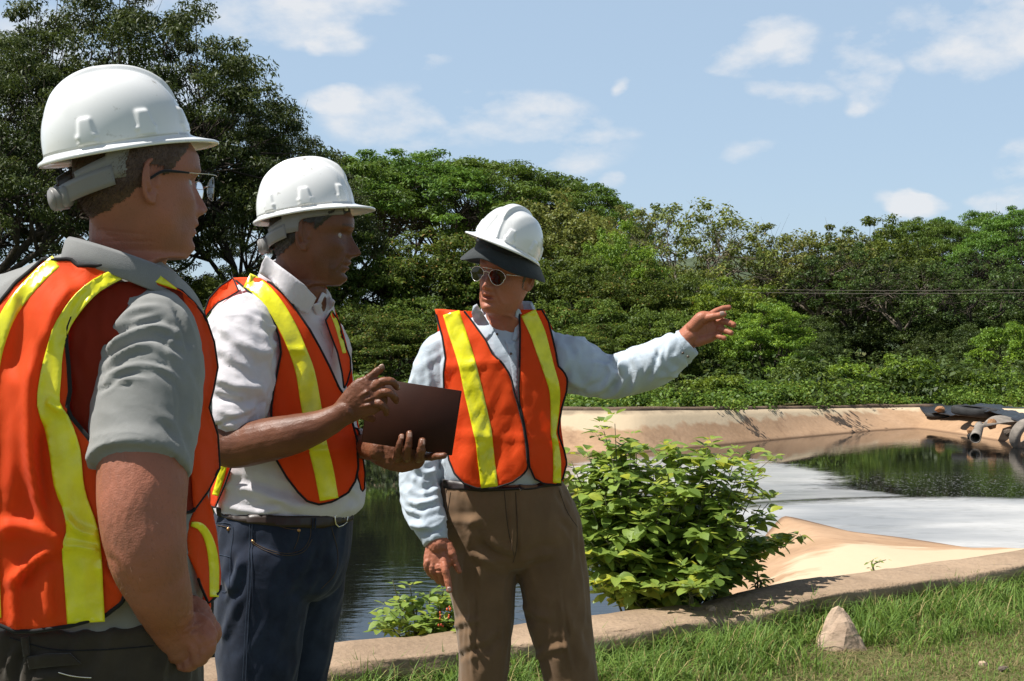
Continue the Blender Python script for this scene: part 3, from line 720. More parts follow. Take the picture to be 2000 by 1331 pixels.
# thickets and shrubs filling the foot of the wood
TG = 'dense thickets at the foot of the trees'
for i, (px, yt, D, lf, lab) in enumerate([
    (660, 590, 41, 'mango', 'dark thicket at the left edge of the gap beside the middle man\'s chin'), (820, 585, 42, 'mango', 'dark thicket behind the top corner of the book'),
    (990, 600, 41, 'mid', 'dark thicket behind the pointing man\'s chest'), (1130, 590, 40, 'mango', 'dark thicket behind the pointing man\'s raised upper arm'),
    (1260, 600, 39, 'mid', 'dark thicket just below the pointing sleeve'), (1380, 620, 41, 'mid', 'green thicket at the foot of the bright layered tree'),
    (480, 600, 41, 'mango', 'dark thicket in the gap between the left and middle men'), (300, 600, 40, 'mid', 'dark thicket hidden behind the left man'), (60, 600, 42, 'mid', 'dark thicket at far left behind the left man'),
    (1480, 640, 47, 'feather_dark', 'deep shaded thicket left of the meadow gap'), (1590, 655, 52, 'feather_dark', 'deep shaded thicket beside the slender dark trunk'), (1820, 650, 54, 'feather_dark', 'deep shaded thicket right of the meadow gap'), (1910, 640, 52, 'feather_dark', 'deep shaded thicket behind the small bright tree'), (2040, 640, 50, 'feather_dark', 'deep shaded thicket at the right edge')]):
    plant('thicket', 'thicket', 71 + i % 2, lf, px, yt, D, lab, 'thicket', TG, rot=i * 1.7, wide=.95)
SG = 'green shrubs along the far bank'
for i, (px, yt, D, wd, lab) in enumerate([
    (1560, 700, 35, 1.0, 'leafy shrub at the foot of the bright bushy tree'), (1640, 696, 36, 1.0, 'leafy shrub left of the meadow gap'), (1770, 690, 37, 1.0, 'taller leafy shrub right of the meadow gap'),
    (1850, 712, 38, 1.1, 'leafy shrub behind the black liner, left of the small tree'), (1930, 722, 37, 1.1, 'leafy shrub under the small bright tree'), (1600, 728, 34.5, 1.2, 'low spreading shrub above the far bank, left of the meadow'),
    (1710, 738, 36, 1.2, 'low spreading shrub in front of the meadow gap'), (1400, 720, 31.5, 1.1, 'round shrub just right of the raised sleeve above the bank'), (1470, 738, 32.5, 1.2, 'low shrub on the bank between the hand and the bright tree'), (1330, 745, 29.8, 1.1, 'low shrub below the cuff of the pointing sleeve'), (1230, 755, 29, 1.2, 'low shrub behind the top of the foreground bush'), (2010, 735, 36, 1.2, 'low shrub at the right edge above the black liner'), (1800, 745, 37, 1.2, 'low shrub right behind the corner of the pond')]):
    plant('shrub', 'shrub', 81 + i % 2, 'bright' if i % 3 else 'mid', px, yt, D, lab, 'shrub', SG, rot=i * 2.1, wide=wd, zb=.0)
# creeping ground cover along the far bank: nobody could count it
r = np.random.default_rng(5)
n = 1500
k = r.integers(17 * SUB, 31 * SUB, n); base = rimL[k]
fr_ = watL[k] - rimL[k]; fr_[:, 2] = 0; fr_ /= np.linalg.norm(fr_, axis=1)[:, None]
off = .8 + r.random(n) ** 1.3 * 6.5
C = base - fr_ * off[:, None]; C += r.normal(size=(n, 3)) * [.4, .4, 0]
hn = pnoise(C * [.5, .5, 0]) 
C[:, 2] = np.where(off < 3, base[:, 2], 0) * .8 - .02 + (.26 + .5 * hn) * np.clip((off - .6) / 2.2, .06, 1)
C = C[(off > 1.25) | (C[:, 0] < -.3)]
C = C[~((C[:, 0] > 9.7) & (C[:, 1] < 34.2) & (np.hypot(C[:, 0] - 10.6, C[:, 1] - 31) < 4.6) & (C[:, 0] > 10.5))]
kk = np.array([i for i in range(len(rimL)) if rimL[i, 1] > 22 and rimL[i, 0] < -.2]); kk = r.choice(kk, 420); tt = r.random(420)[:, None] ** .8     # creepers hanging over the left part of the far bank
CR = rimL[kk] * (1 - tt) + watL[kk] * tt + [0, 0, .08]
off = np.ones(len(C))
V, F, t = leaf_cloud(C, np.clip(off[:len(C)] * 0 + r.uniform(.22, .5, len(C)), 0, 1), 105, .088, 9, .9, .6, .55)
tag(add('undergrowth', V, F, LF['ground'], attrs={'tint': t}), kind='stuff')
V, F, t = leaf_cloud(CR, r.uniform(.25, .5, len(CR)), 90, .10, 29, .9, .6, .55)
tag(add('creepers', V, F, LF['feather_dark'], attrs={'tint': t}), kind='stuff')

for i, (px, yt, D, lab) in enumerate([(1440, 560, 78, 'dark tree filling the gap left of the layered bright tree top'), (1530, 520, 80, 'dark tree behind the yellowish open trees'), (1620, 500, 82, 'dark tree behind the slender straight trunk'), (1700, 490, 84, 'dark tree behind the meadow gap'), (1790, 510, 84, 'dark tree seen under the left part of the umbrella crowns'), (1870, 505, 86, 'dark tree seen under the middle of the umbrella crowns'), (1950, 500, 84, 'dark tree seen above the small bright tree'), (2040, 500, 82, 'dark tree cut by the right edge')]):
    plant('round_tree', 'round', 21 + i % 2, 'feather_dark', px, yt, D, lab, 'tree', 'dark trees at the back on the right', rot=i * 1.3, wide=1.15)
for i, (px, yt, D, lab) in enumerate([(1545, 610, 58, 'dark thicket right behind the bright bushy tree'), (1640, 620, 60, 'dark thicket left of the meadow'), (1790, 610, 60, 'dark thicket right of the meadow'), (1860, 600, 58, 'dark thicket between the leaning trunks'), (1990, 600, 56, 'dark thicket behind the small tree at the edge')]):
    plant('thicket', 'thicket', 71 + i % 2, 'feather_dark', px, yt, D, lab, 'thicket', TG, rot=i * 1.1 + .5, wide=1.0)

# the wood goes on beyond both edges of the picture
for i, (kd, sd, lf, px, yt, D, lab) in enumerate([('umbrella', 11, 'feather', 2200, 400, 70, 'umbrella tree outside the right edge'), ('umbrella', 12, 'feather_dark', 2420, 380, 72, 'second umbrella tree outside the right edge'), ('round', 21, 'mid', 2150, 480, 60, 'round tree outside the right edge'), ('round', 22, 'mango', 2330, 500, 62, 'dense round tree outside the right edge'),
      ('thicket', 71, 'mid', 2180, 620, 48, 'thicket outside the right edge'), ('thicket', 72, 'feather_dark', 2350, 620, 50, 'dark thicket outside the right edge'), ('round', 21, 'mango', -60, 500, 52, 'dense tree outside the left edge'), ('round', 22, 'mid', -260, 480, 54, 'round tree outside the left edge'), ('big', 61, 'feather_dark', -420, 20, 46, 'spreading tree outside the left edge'), ('thicket', 72, 'mid', -120, 600, 42, 'thicket outside the left edge')]):
    plant({'umbrella': 'umbrella_tree', 'round': 'round_tree', 'thicket': 'thicket', 'big': 'rain_tree'}[kd], kd, sd, lf, px, yt, D, lab, 'tree', rot=i * 1.9, wide=.8 if kd in ('umbrella', 'big') else 1.1)

# dark brush filling the ground under the trees
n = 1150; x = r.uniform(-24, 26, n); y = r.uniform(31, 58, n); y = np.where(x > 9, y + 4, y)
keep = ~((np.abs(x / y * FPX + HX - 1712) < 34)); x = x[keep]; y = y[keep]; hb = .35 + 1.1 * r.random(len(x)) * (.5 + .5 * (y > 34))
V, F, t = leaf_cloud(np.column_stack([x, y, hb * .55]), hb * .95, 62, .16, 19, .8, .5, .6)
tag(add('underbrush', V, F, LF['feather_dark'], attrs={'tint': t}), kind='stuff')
# ------------------------------------------------------------------ FOREGROUND VEGETATION
def soilz(x, y): return 0.0
# leaf of the broad-leaved shrub: 12 faces, folded along the midrib
def leaf_mesh(name, L=1.0, wd=.52, droop=.25, fold=.12, holes=False):
    prof_ = [(0, 0), (.12, .26), (.3, .47), (.5, .5), (.7, .40), (.87, .2), (1, 0)]
    V = []; F = []
    for i, (t, w_) in enumerate(prof_):
        z = -droop * t * t + .06 * math.sin(t * 7) * .3
        V += [(t * L, -w_ * wd * L, (z + fold * w_) * L), (t * L, 0, z * L), (t * L, w_ * wd * L, (z + fold * w_) * L)]
        if i: a = (i - 1) * 3; b = i * 3; F += [(a, a + 1, b + 1, b), (a + 1, a + 2, b + 2, b + 1)]
    return mesh_from(name, V, F, True)
def veinleaf(name, dark, light, warm):
    m_, nt, b = newmat(name); L = nt.links
    t = N(nt, 'ShaderNodeTexCoord'); oi = N(nt, 'ShaderNodeObjectInfo')
    at = N(nt, 'ShaderNodeAttribute', attribute_name='tint')
    fac = mth(nt, 'MAXIMUM', oi.outputs['Random'], at.outputs['Fac']) if False else oi.outputs['Random']
    fac2 = N(nt, 'ShaderNodeMix', data_type='FLOAT'); fac2.inputs[0].default_value = .5
    cr = N(nt, 'ShaderNodeValToRGB'); e = cr.color_ramp.elements; e[0].color = (*dark, 1); e[1].position = .8; e[1].color = (*light, 1); x = e.new(1.0); x.color = (*warm, 1)
    s_ = mth(nt, 'FRACT', mth(nt, 'ADD', oi.outputs['Random'], at.outputs['Fac'])); L.new(s_, cr.inputs[0])
    nz = N(nt, 'ShaderNodeTexNoise'); nz.inputs['Scale'].default_value = 34; L.new(t.outputs['Object'], nz.inputs['Vector'])
    hs = N(nt, 'ShaderNodeHueSaturation'); L.new(cr.outputs[0], hs.inputs['Color']); mr = N(nt, 'ShaderNodeMapRange'); mr.inputs['To Min'].default_value = .7; mr.inputs['To Max'].default_value = 1.3
    L.new(nz.outputs['Fac'], mr.inputs['Value']); L.new(mr.outputs[0], hs.inputs['Value']); L.new(hs.outputs[0], b.inputs['Base Color'])
    b.inputs['Roughness'].default_value = .42; setin(b, 'Specular IOR Level', .5)
    bp = N(nt, 'ShaderNodeBump'); bp.inputs['Strength'].default_value = .5; bp.inputs['Distance'].default_value = .003; L.new(nz.outputs['Fac'], bp.inputs['Height']); L.new(bp.outputs[0], b.inputs['Normal'])
    tr = N(nt, 'ShaderNodeBsdfTranslucent'); h2 = N(nt, 'ShaderNodeHueSaturation'); h2.inputs['Hue'].default_value = .48; h2.inputs['Value'].default_value = 1.9; L.new(hs.outputs[0], h2.inputs['Color']); L.new(h2.outputs[0], tr.inputs[0])
    ms = N(nt, 'ShaderNodeMixShader'); ms.inputs[0].default_value = .35; L.new(b.outputs[0], ms.inputs[1]); L.new(tr.outputs[0], ms.inputs[2]); L.new(ms.outputs[0], nt.nodes['Material Output'].inputs[0])
    return m_
M_leaf = veinleaf('shrub_leaf', (.105, .170, .028), (.235, .33, .062), (.36, .38, .04))
M_stem = pmat('green_stem', (.06, .075, .03), .7, .3, vscale=20, col2=(.11, .10, .05))
leafvars = [leaf_mesh('leaf_%s' % w, 1.0, wd, dr, fo) for w, wd, dr, fo in (('a', .62, .25, .12), ('b', .7, .4, .2), ('c', .52, .12, .06), ('d', .64, .55, .1))]
for m_ in leafvars: m_.materials.append(M_leaf)

def leafy_plant(root, stems, nl_parts, seed, lsize, per_stem, droop=.5, twigs=0.0):
    """stems: list of polylines (local); leaves in opposite pairs and a rosette at the tip"""
    r = random.Random(seed); mb = MB(); leaves = []
    for st in stems:
        P = catmull(np.array(st, float), 26)
        l = np.linalg.norm(P[-1] - P[0])
        mb.add(*tube(P[::3], np.linspace(.0065, .002, len(P[::3])), 5, 10, round_ends=False))
        k = 0
        for i in range(2, len(P)):
            t = i / (len(P) - 1)
            if r.random() > per_stem * (.35 + .65 * t): continue
            d = P[i] - P[i - 1]; d /= np.linalg.norm(d) + 1e-9; k += 1
            a0 = k * 1.4 + r.random()
            nleaf = 2 if i < len(P) - 2 else 5
            for q in range(nleaf):
                a = a0 + q * 2 * math.pi / nleaf + r.uniform(-.3, .3)
                out = np.array([math.cos(a), math.sin(a), r.uniform(-.15, .5) if i < len(P) - 2 else r.uniform(.3, .9)])
                out = out / np.linalg.norm(out); sz = lsize * r.uniform(.55, 1.2) * (1.0 if i < len(P) - 2 else .75)
                pet = P[i] + out * .018
                leaves.append((pet, out, sz, r.uniform(-.5, .5), r.randrange(4)))
    e = root
    # side twigs carry more leaves
    for _ in range(int(len(stems) * twigs)):
        P = catmull(np.array(stems[r.randrange(len(stems))], float), 26); i = r.randrange(7, 25); a = r.uniform(0, 6.283); ln = r.uniform(.06, .16)
        q = P[i] + np.array([math.cos(a), math.sin(a), r.uniform(.1, .8)]) * ln
        mb.add(*tube([P[i], (P[i] + q) / 2 + [0, 0, -.01], q], [.002, .0016, .001], 4, 4, round_ends=False))
        for t in (.45, .75, 1.0):
            b = P[i] + (q - P[i]) * t; a0 = r.random() * 6
            for k in range(2 if t < 1 else 5):
                an = a0 + k * 6.283 / (2 if t < 1 else 5); out = np.array([math.cos(an), math.sin(an), r.uniform(-.2, .5)]); out /= np.linalg.norm(out)
                leaves.append((b + out * .012, out, lsize * r.uniform(.6, 1.25), r.uniform(-.5, .5), r.randrange(4)))
    so = mb.build('stem', M_stem, e)
    r.shuffle(leaves)
    def frame(out, roll):
        x = Vector(out).normalized(); z = Vector((0, 0, 1)); z = (z - x * z.dot(x)).normalized() if abs(x.z) < .97 else Vector((1, 0, 0))
        y = z.cross(x); R = Matrix((x, y, z)).transposed(); return R @ Matrix.Rotation(roll, 3, 'X')
    return leaves, frame
def finish_leaves(e, leaves, frame, nparts, camkey):
    # the largest leaves that show are parts; the rest is one joined part
    leaves.sort(key=lambda l: camkey(l))
    for (p, out, sz, roll, v) in leaves[:nparts]:
        o = bpy.data.objects.new('leaf', leafvars[v]); COL.objects.link(o); o.parent = e
        R = frame(out, roll).to_4x4(); o.matrix_basis = Matrix.Translation(Vector(p)) @ R @ Matrix.Scale(sz, 4)
    rest = leaves[nparts:]
    if rest:
        Vs = []; Fs = []; n = 0; ts = []
        base = []
        for m_ in leafvars:
            a = np.empty(len(m_.vertices) * 3); m_.vertices.foreach_get('co', a); base.append((a.reshape(-1, 3), np.array([list(p.vertices) for p in m_.polygons])))
        r = random.Random(4)
        for (p, out, sz, roll, v) in rest:
            R = np.array(frame(out, roll)); bv, bf = base[v]
            Vs.append(bv @ R.T * sz + np.array(p)); Fs.append(bf + n); n += len(bv); ts += [r.random()] * len(bv)
        o = add('foliage', np.concatenate(Vs), np.concatenate(Fs), M_leaf, e, True, {'tint': ts}); o['kind'] = 'stuff'

r = random.Random(12)
bush = empty('leafy_shrub', W(1300, 1190, 6.9) * 1, 'broad-leaved green shrub growing over the kerb beside the pointing man\'s legs', 'shrub')
bush.location.z = .0
bx, by = bush.location.x, bush.location.y
tops = [(1175, 828, .1), (1200, 812, .0), (1140, 870, .15), (1120, 930, .0), (1235, 850, -.1), (1300, 872, .1), (1330, 868, 0), (1275, 900, .2), (1385, 862, .0), (1410, 872, -.1), (1440, 880, .1), (1455, 915, 0), (1485, 935, .05), (1508, 975, .0), (1500, 1005, -.1),
        (1488, 1065, 0), (1400, 930, -.25), (1350, 960, -.3), (1230, 930, -.3), (1180, 960, -.25), (1130, 1000, -.2), (1290, 980, -.35), (1440, 990, -.25), (1210, 880, .25), (1350, 900, .3), (1160, 905, .3), (1250, 1010, -.4), (1120, 1060, -.2), (1460, 1120, -.15), (1370, 1040, -.4), (1180, 1050, -.35), (1265, 1090, -.4), (1430, 1085, -.35), (1150, 1120, -.3), (1330, 1110, -.45)]
stems = []
for i in range(96):
    if i < len(tops): px, py, dd = tops[i]
    else:
        px, py, dd = tops[r.randrange(len(tops))]; px += r.uniform(-38, 38); py += abs(r.gauss(0, 1)) * 55 + 12; dd += r.uniform(-.3, .3)
        py = min(py, 1150)
    T = W(px, py, 6.9 + dd) - bush.location
    b0 = Vector((T.x * .35 + r.uniform(-.08, .08), r.uniform(-.1, .12), 0))
    m1 = b0.lerp(T, .5) + Vector((r.uniform(-.05, .05), r.uniform(-.05, .05), .06)); 
    stems.append([tuple(b0), tuple(b0.lerp(m1, .5)), tuple(m1), tuple(T)])
lv, fr2 = leafy_plant(bush, stems, 300, 5, .088, .5, twigs=5.0)
finish_leaves(bush, lv, fr2, 298, lambda l: l[0][1] - l[2] * 6 - l[0][2] * .35)

pl = empty('leafy_sapling', W(830, 1245, 6.0), 'small bright-leaved plant at the pond edge by the pointing man\'s lowered hand', 'plant')
pl.location.z = .0
stems = []
for (px, py, dd) in [(765, 1128, 0), (800, 1140, .05), (840, 1150, 0), (870, 1135, .1), (860, 1180, -.05), (780, 1180, 0), (745, 1205, -.02), (760, 1230, -.05), (800, 1218, -.1), (835, 1205, -.1), (870, 1215, -.1), (810, 1170, .08), (895, 1170, .1), (900, 1200, 0), (850, 1225, -.1), (885, 1225, -.08)]:
    T = W(px, py, 5.95 + dd) - pl.location
    b0 = Vector((T.x * .45, 0, 0)); stems.append([tuple(b0), tuple(b0.lerp(T, .5) + Vector((0, 0, .03))), tuple(T)])
lv, fr2 = leafy_plant(pl, stems, 120, 15, .066, .42, twigs=2.2)
finish_leaves(pl, lv, fr2, 170, lambda l: l[0][1] - l[2] * 4)
M_berry = pmat('berry', (.45, .05, .03), .35, .5, vscale=30, col2=(.6, .12, .03))
for i in range(13):
    q = W(r.uniform(855, 880), r.uniform(1185, 1225), 5.82 + r.uniform(-.03, .03)) - pl.location
    V, F = tube([(q.x, q.y, q.z - .002), (q.x, q.y, q.z + .002)], [.0042, .0042], 7)
    add('berry', V, F, M_berry, pl)
# tuft with a few big leaves in front of the shrub, and seedlings behind the kerb
for (px, py, D, sd, lab, k_) in [(1352, 1185, 6.4, 3, 'small bright tuft of leaves on the broken kerb below the shrub', 9), (1708, 1112, 7.5, 4, 'tiny seedling growing behind the kerb right of the shrub', 4), (1480, 1150, 7.0, 8, 'trailing leafy shoot at the right foot of the shrub', 9)]:
    e = empty('seedling', W(px, py, D), lab, 'plant'); 
    st = []
    rr = random.Random(sd)
    for q in range(k_ // 2):
        h_ = .05 + .028 * k_ * rr.random() * .6
        st.append([(0, 0, -.02), (rr.uniform(-.02, .02), 0, h_ * .5), (rr.uniform(-.09, .09), rr.uniform(-.06, .03), h_)])
    lv, fr2 = leafy_plant(e, st, 40, sd, .055 if k_ > 5 else .035, .30)
    finish_leaves(e, lv, fr2, 40, lambda l: l[0][1])

# ---- grass
def kerb_front_y(x):
    i = np.searchsorted(kc[:, 0], x); i = np.clip(i, 0, len(kc) - 1); return kc[i, 1] - .47
M_grass = leafmat('grass_blades', (.040, .082, .012), (.130, .20, .036), (.24, .20, .08), trans=.3, rough=.6)
def grass_blades(name, n, xr, yr, hr, seed, dens=None, lean=.6, wdt=.0035, ztop=None, xy=None):
    r = np.random.default_rng(seed)
    if xy is None:
        x = r.uniform(*xr, n); y = r.uniform(*yr, n)
    else: x, y = xy
    if dens is not None:
        keep = dens(x, y, r); x = x[keep]; y = y[keep]
    n = len(x)
    h = r.uniform(*hr, n) * (1 + .35 * pnoise(np.column_stack([x * 3, y * 3, x * 0]))) 
    a = r.uniform(0, 2 * math.pi, n); ln = lean * r.uniform(.3, 1.3, n)
    dx, dy = np.cos(a), np.sin(a); px_, py_ = -dy, dx
    w_ = wdt * r.uniform(.6, 1.4, n)
    rows = []
    z0 = np.zeros(n) if ztop is None else ztop(x, y)
    for t, ww in ((0, 1), (.35, .9), (.7, .62), (1.0, .05)):
        bx_ = x + dx * ln * h * t * t; by_ = y + dy * ln * h * t * t; bz = z0 - .01 + h * (t - .45 * ln * t * t * t)
        rows.append(np.stack([bx_ - px_ * w_ * ww, by_ - py_ * w_ * ww, bz], 1)); rows.append(np.stack([bx_ + px_ * w_ * ww, by_ + py_ * w_ * ww, bz], 1))
    V = np.stack(rows, 1).reshape(-1, 3)
    b = np.arange(n)[:, None] * 8
    F = np.concatenate([b + np.array([[k * 2, k * 2 + 1, k * 2 + 3, k * 2 + 2]]) for k in range(3)])
    ti = np.clip(r.random(n) * .75 + .25 * (pnoise(np.column_stack([x * 1.3, y * 1.3, x * 0])) * .5 + .5), 0, .97); ti = np.where(r.random(n) < .09, 1.0, ti)
    return V, F, np.repeat(ti, 8)
def dens_front(x, y, r): return (np.hypot((x - 1.58), (y - 5.95)) > .17) & (y < kerb_front_y(x) + .12) & (r.random(len(x)) < np.clip(.35 + (y - 5.0) * .4, .3, 1) )
V1, F1, t1 = grass_blades('g', 64000, (-1.6, 3.9), (4.6, 7.9), (.03, .075), 1, dens_front, .9, .0022)
# longer tufts against the kerb
rr = np.random.default_rng(8)
tx = rr.uniform(-1.0, 3.7, 760); ty = kerb_front_y(tx) + .06 - rr.random(760) ** 1.8 * .85
sel = np.hypot(tx - 1.58, ty - 5.9) > .28; tx = tx[sel]; ty = ty[sel]
k_ = 17
X = np.repeat(tx, k_) + rr.normal(size=len(tx) * k_) * .025; Y = np.repeat(ty, k_) + rr.normal(size=len(tx) * k_) * .025
V2, F2, t2 = grass_blades('g', 0, None, None, (.09, .23), 2, None, .85, .0026, None, (X, Y))
V = np.concatenate([V1, V2]); F = np.concatenate([F1, F2 + len(V1)])
tag(add('grass', V, F, M_grass, attrs={'tint': np.concatenate([t1, t2])}), kind='stuff')
# dry thatch and creeping runners between the blades
V3, F3, t3 = grass_blades('g', 46000, (-1.4, 3.8), (4.8, 7.4), (.03, .07), 11, lambda x, y, r: (y < kerb_front_y(x)), 2.6, .0016)
M_thatch = leafmat('dry_thatch', (.10, .085, .03), (.22, .18, .085), (.10, .15, .04), trans=.2, rough=.8)
tag(add('dry_grass', V3, F3, M_thatch, attrs={'tint': t3}), kind='stuff')

# stones
def stone(name, loc, size, seed, mat_, label, group=None, shape=None, rot=0):
    import bmesh
    bm = bmesh.new(); r = random.Random(seed)
    if shape: 
        for p in shape: bm.verts.new(p)
    else:
        for _ in range(22):
            d = Vector((r.gauss(0, 1), r.gauss(0, 1), r.gauss(0, 1))).normalized(); bm.verts.new(d * r.uniform(.8, 1.05))
    bmesh.ops.convex_hull(bm, input=bm.verts[:]); 
    for v in [v for v in bm.verts if not v.link_faces]: bm.verts.remove(v)
    bmesh.ops.triangulate(bm, faces=bm.faces[:]); bmesh.ops.subdivide_edges(bm, edges=bm.edges[:], cuts=3, use_grid_fill=True)
    for _ in range(1): bmesh.ops.smooth_vert(bm, verts=bm.verts[:], factor=.5, use_axis_x=True, use_axis_y=True, use_axis_z=True)
    bm.verts.ensure_lookup_table()
    V = np.array([v.co[:] for v in bm.verts]); V += (V / (np.linalg.norm(V, axis=1)[:, None] + 1e-6)) * (fbm(V * 2.6 + seed, 5) * .075)[:, None]
    F = [tuple(v.index for v in f.verts) for f in bm.faces]; bm.free()
    me = mesh_from(name, V * np.array(size), F, False); o = link(name, me, mat_, None, loc); o.rotation_euler = (0, 0, rot)
    tag(o, label, 'stone', group); return o
M_stone = pmat('pink_stone', (.36, .255, .18), .9, .2, vscale=9, col2=(.50, .37, .27), bump=.7, bscale=40, bdist=.01, detail=9)
M_stone2 = pmat('dark_stone', (.09, .07, .055), .92, .2, vscale=9, col2=(.18, .14, .11), bump=.8, bscale=40, bdist=.01, detail=9)
p = W(1643, 1262, 6.15)
stone('pointed_stone', (p.x, p.y, -.05), (.155, .12, .265), 5, M_stone, 'pinkish pointed stone standing in the grass before the kerb', shape=[(-.95, -.3, 0), (.95, -.5, 0), (.9, .5, 0), (-.8, .6, 0), (-.2, -.9, 0), (-.12, -.1, 1.0), (-.05, .1, .98), (-.75, -.25, .4), (.5, -.35, .5), (.05, -.55, .6), (.25, .2, .72), (-.45, .1, .72)])
for i, (px, py, D, s_, m2, lab) in enumerate([(1290, 1238, 6.2, .10, M_stone2, 'dark rounded stone in the shade under the shrub'), (1200, 1242, 6.15, .06, M_stone, 'small reddish stone by the pointing man\'s trouser leg'), (1390, 1196, 6.45, .055, M_stone, 'small reddish stone lying on the broken kerb'),
      (800, 1322, 5.45, .06, M_stone, 'pale stone in the hollow under the kerb left of the pointing man\'s leg'), (690, 1330, 5.3, .05, M_stone2, 'grey stone in the hollow beside the jeans'), (870, 1300, 5.55, .05, M_stone2, 'dark stone touching the trouser leg under the kerb'), (1920, 1300, 5.8, .025, M_stone, 'flat pinkish pebble in the dry grass at lower right'), (1960, 1308, 5.7, .03, M_stone2, 'grey pebble in the dry grass at the lower right corner')]):
    p = W(px, py, D); stone('stone', (p.x, p.y, max(p.z, s_ * .3)), (s_, s_ * .8, s_ * .7), 20 + i, m2, lab, rot=i)

# ------------------------------------------------------------------ LINER, TYRES, PIPE ON THE RIGHT BANK
M_liner = pmat('black_liner', (.018, .019, .022), .38, .5, var=.3, vscale=2.0, bump=.6, bscale=1.6, bdist=.12, bump2=(9, .5, .03))
M_rubber = pmat('tyre_rubber', (.03, .03, .03), .75, .3, var=.4, vscale=7, bump=.4, bscale=40, bdist=.01)
M_rubber_pale = pmat('dusty_rubber', (.16, .14, .12), .85, .2, vscale=5, col2=(.30, .26, .22), bump=.4, bscale=40, bdist=.01)
def sheet(name, grid, mat_, thick=.01):
    g = np.array(grid, float); nu, nv = g.shape[:2]; V = g.reshape(-1, 3)
    top = V; bot = V - [0, 0, thick]
    F = rings_faces(nu, nv, False, False); n = len(V)
    F2 = [tuple(i + n for i in f[::-1]) for f in F]
    bd = [i * nv for i in range(nu)] + [(nu - 1) * nv + j for j in range(1, nv)] + [i * nv + nv - 1 for i in range(nu - 2, -1, -1)] + [j for j in range(nv - 2, 0, -1)]
    F3 = [(bd[k], bd[(k + 1) % len(bd)], bd[(k + 1) % len(bd)] + n, bd[k] + n) for k in range(len(bd))]
    return add(name, np.concatenate([top, bot]), F + F2 + F3, mat_)
G = []
top_edge = [(1790, 792), (1830, 790), (1870, 794), (1930, 792), (2000, 795), (2080, 798), (2200, 800)]
bot_edge = [(1797, 797), (1822, 811), (1870, 806), (1930, 806), (2000, 822), (2080, 835), (2200, 850)]
dt = [35.2, 34.8, 34.2, 33, 31.5, 30, 28]; db = [33.6, 32.6, 31.6, 29.8, 28.0, 26.2, 24]
tt = np.linspace(0, 1, 60)
def interp(L, t): 
    L = np.array(L, float); x = np.linspace(0, 1, len(L)); return np.array([np.interp(t, x, L[:, i]) for i in range(L.shape[1])]) if L.ndim > 1 else np.interp(t, x, L)
for t in tt:
    a = interp(top_edge, t); b = interp(bot_edge, t); da = interp(dt, t); dbb = interp(db, t); row = []
    A = np.array(W(a[0], a[1], da)); B = np.array(W(b[0], b[1] + 2.2 * math.sin(t * 25), dbb)); A[2] += .0
    for s_ in np.linspace(0, 1, 16):
        q = A * (1 - s_) + B * s_; q[2] += .05 * math.sin(s_ * math.pi) + .07 * pnoise(np.array([[q[0] * 1.4, q[1] * 1.4, 3.]]))[0] + .03 * pnoise(np.array([[q[0] * 5, q[1] * 5, 3.]]))[0]; row.append(q)
    G.append(row)
o = sheet('pond_liner', G, M_liner, .015); tag(o, 'black plastic sheet rumpled along the top of the right bank', 'plastic sheet')
# strip of liner dangling down the bank
G = []
for t in np.linspace(0, 1, 24):
    A = np.array(W(1945 - 28 * t, 812 + 16 * t, 29.0 - 1.3 * t)); B = np.array(W(2010 - 92 * t, 822 + 12 * t, 28.5 - .9 * t))
    G.append([A * (1 - s_) + B * s_ + [0, 0, .03 * math.sin(s_ * 6 + t * 4)] for s_ in np.linspace(0, 1, 8)])
o = sheet('liner_strip', G, M_rubber_pale, .012); tag(o, 'dusty grey flap of liner hanging down the bank to the pipe', 'plastic flap')
def tyre(name, loc, R, wd, rot, mat_, label, mat2=None):
    sec = [(R * .60, -wd * .42), (R * .66, -wd * .5), (R * .82, -wd * .53), (R * .95, -wd * .46), (R, -wd * .3), (R * 1.005, 0), (R, wd * .3), (R * .95, wd * .46), (R * .82, wd * .53), (R * .66, wd * .5), (R * .60, wd * .42), (R * .63, wd * .38), (R * .9, wd * .40), (R * .93, 0), (R * .9, -wd * .4), (R * .63, -wd * .38)]
    ns = 56; V = []
    for i in range(ns):
        a = 2 * math.pi * i / ns
        for j, (q, z) in enumerate(sec):
            qq = q - (.014 * R if (i % 2 and 3 <= j <= 7) else 0); V.append((math.cos(a) * qq, math.sin(a) * qq, z))
    F = []
    m_ = len(sec)
    for i in range(ns):
        for j in range(m_): F.append((i * m_ + j, ((i + 1) % ns) * m_ + j, ((i + 1) % ns) * m_ + (j + 1) % m_, i * m_ + (j + 1) % m_))
    o = add(name, V, F, mat_); o.location = loc; o.rotation_euler = rot; tag(o, label, 'tyre'); return o
tyre('tyre', W(1990, 850, 26.2) + Vector((.12, 0, .0)), .34, .22, (math.radians(-68), math.radians(-24), .3), M_rubber_pale, 'worn tyre with pale dusty sidewall leaning on the right bank at the frame edge')
tyre('tyre', W(1906, 804, 30.6), .56, .20, (math.radians(4), math.radians(3), .3), M_rubber, 'large black tyre lying flat on the liner at the bank top')
tyre('tyre', W(1835, 806, 32.9) + Vector((.05, 0, -.07)), .40, .10, (math.radians(2), 0, .3), M_rubber, 'thin black tyre half buried where the liner begins')
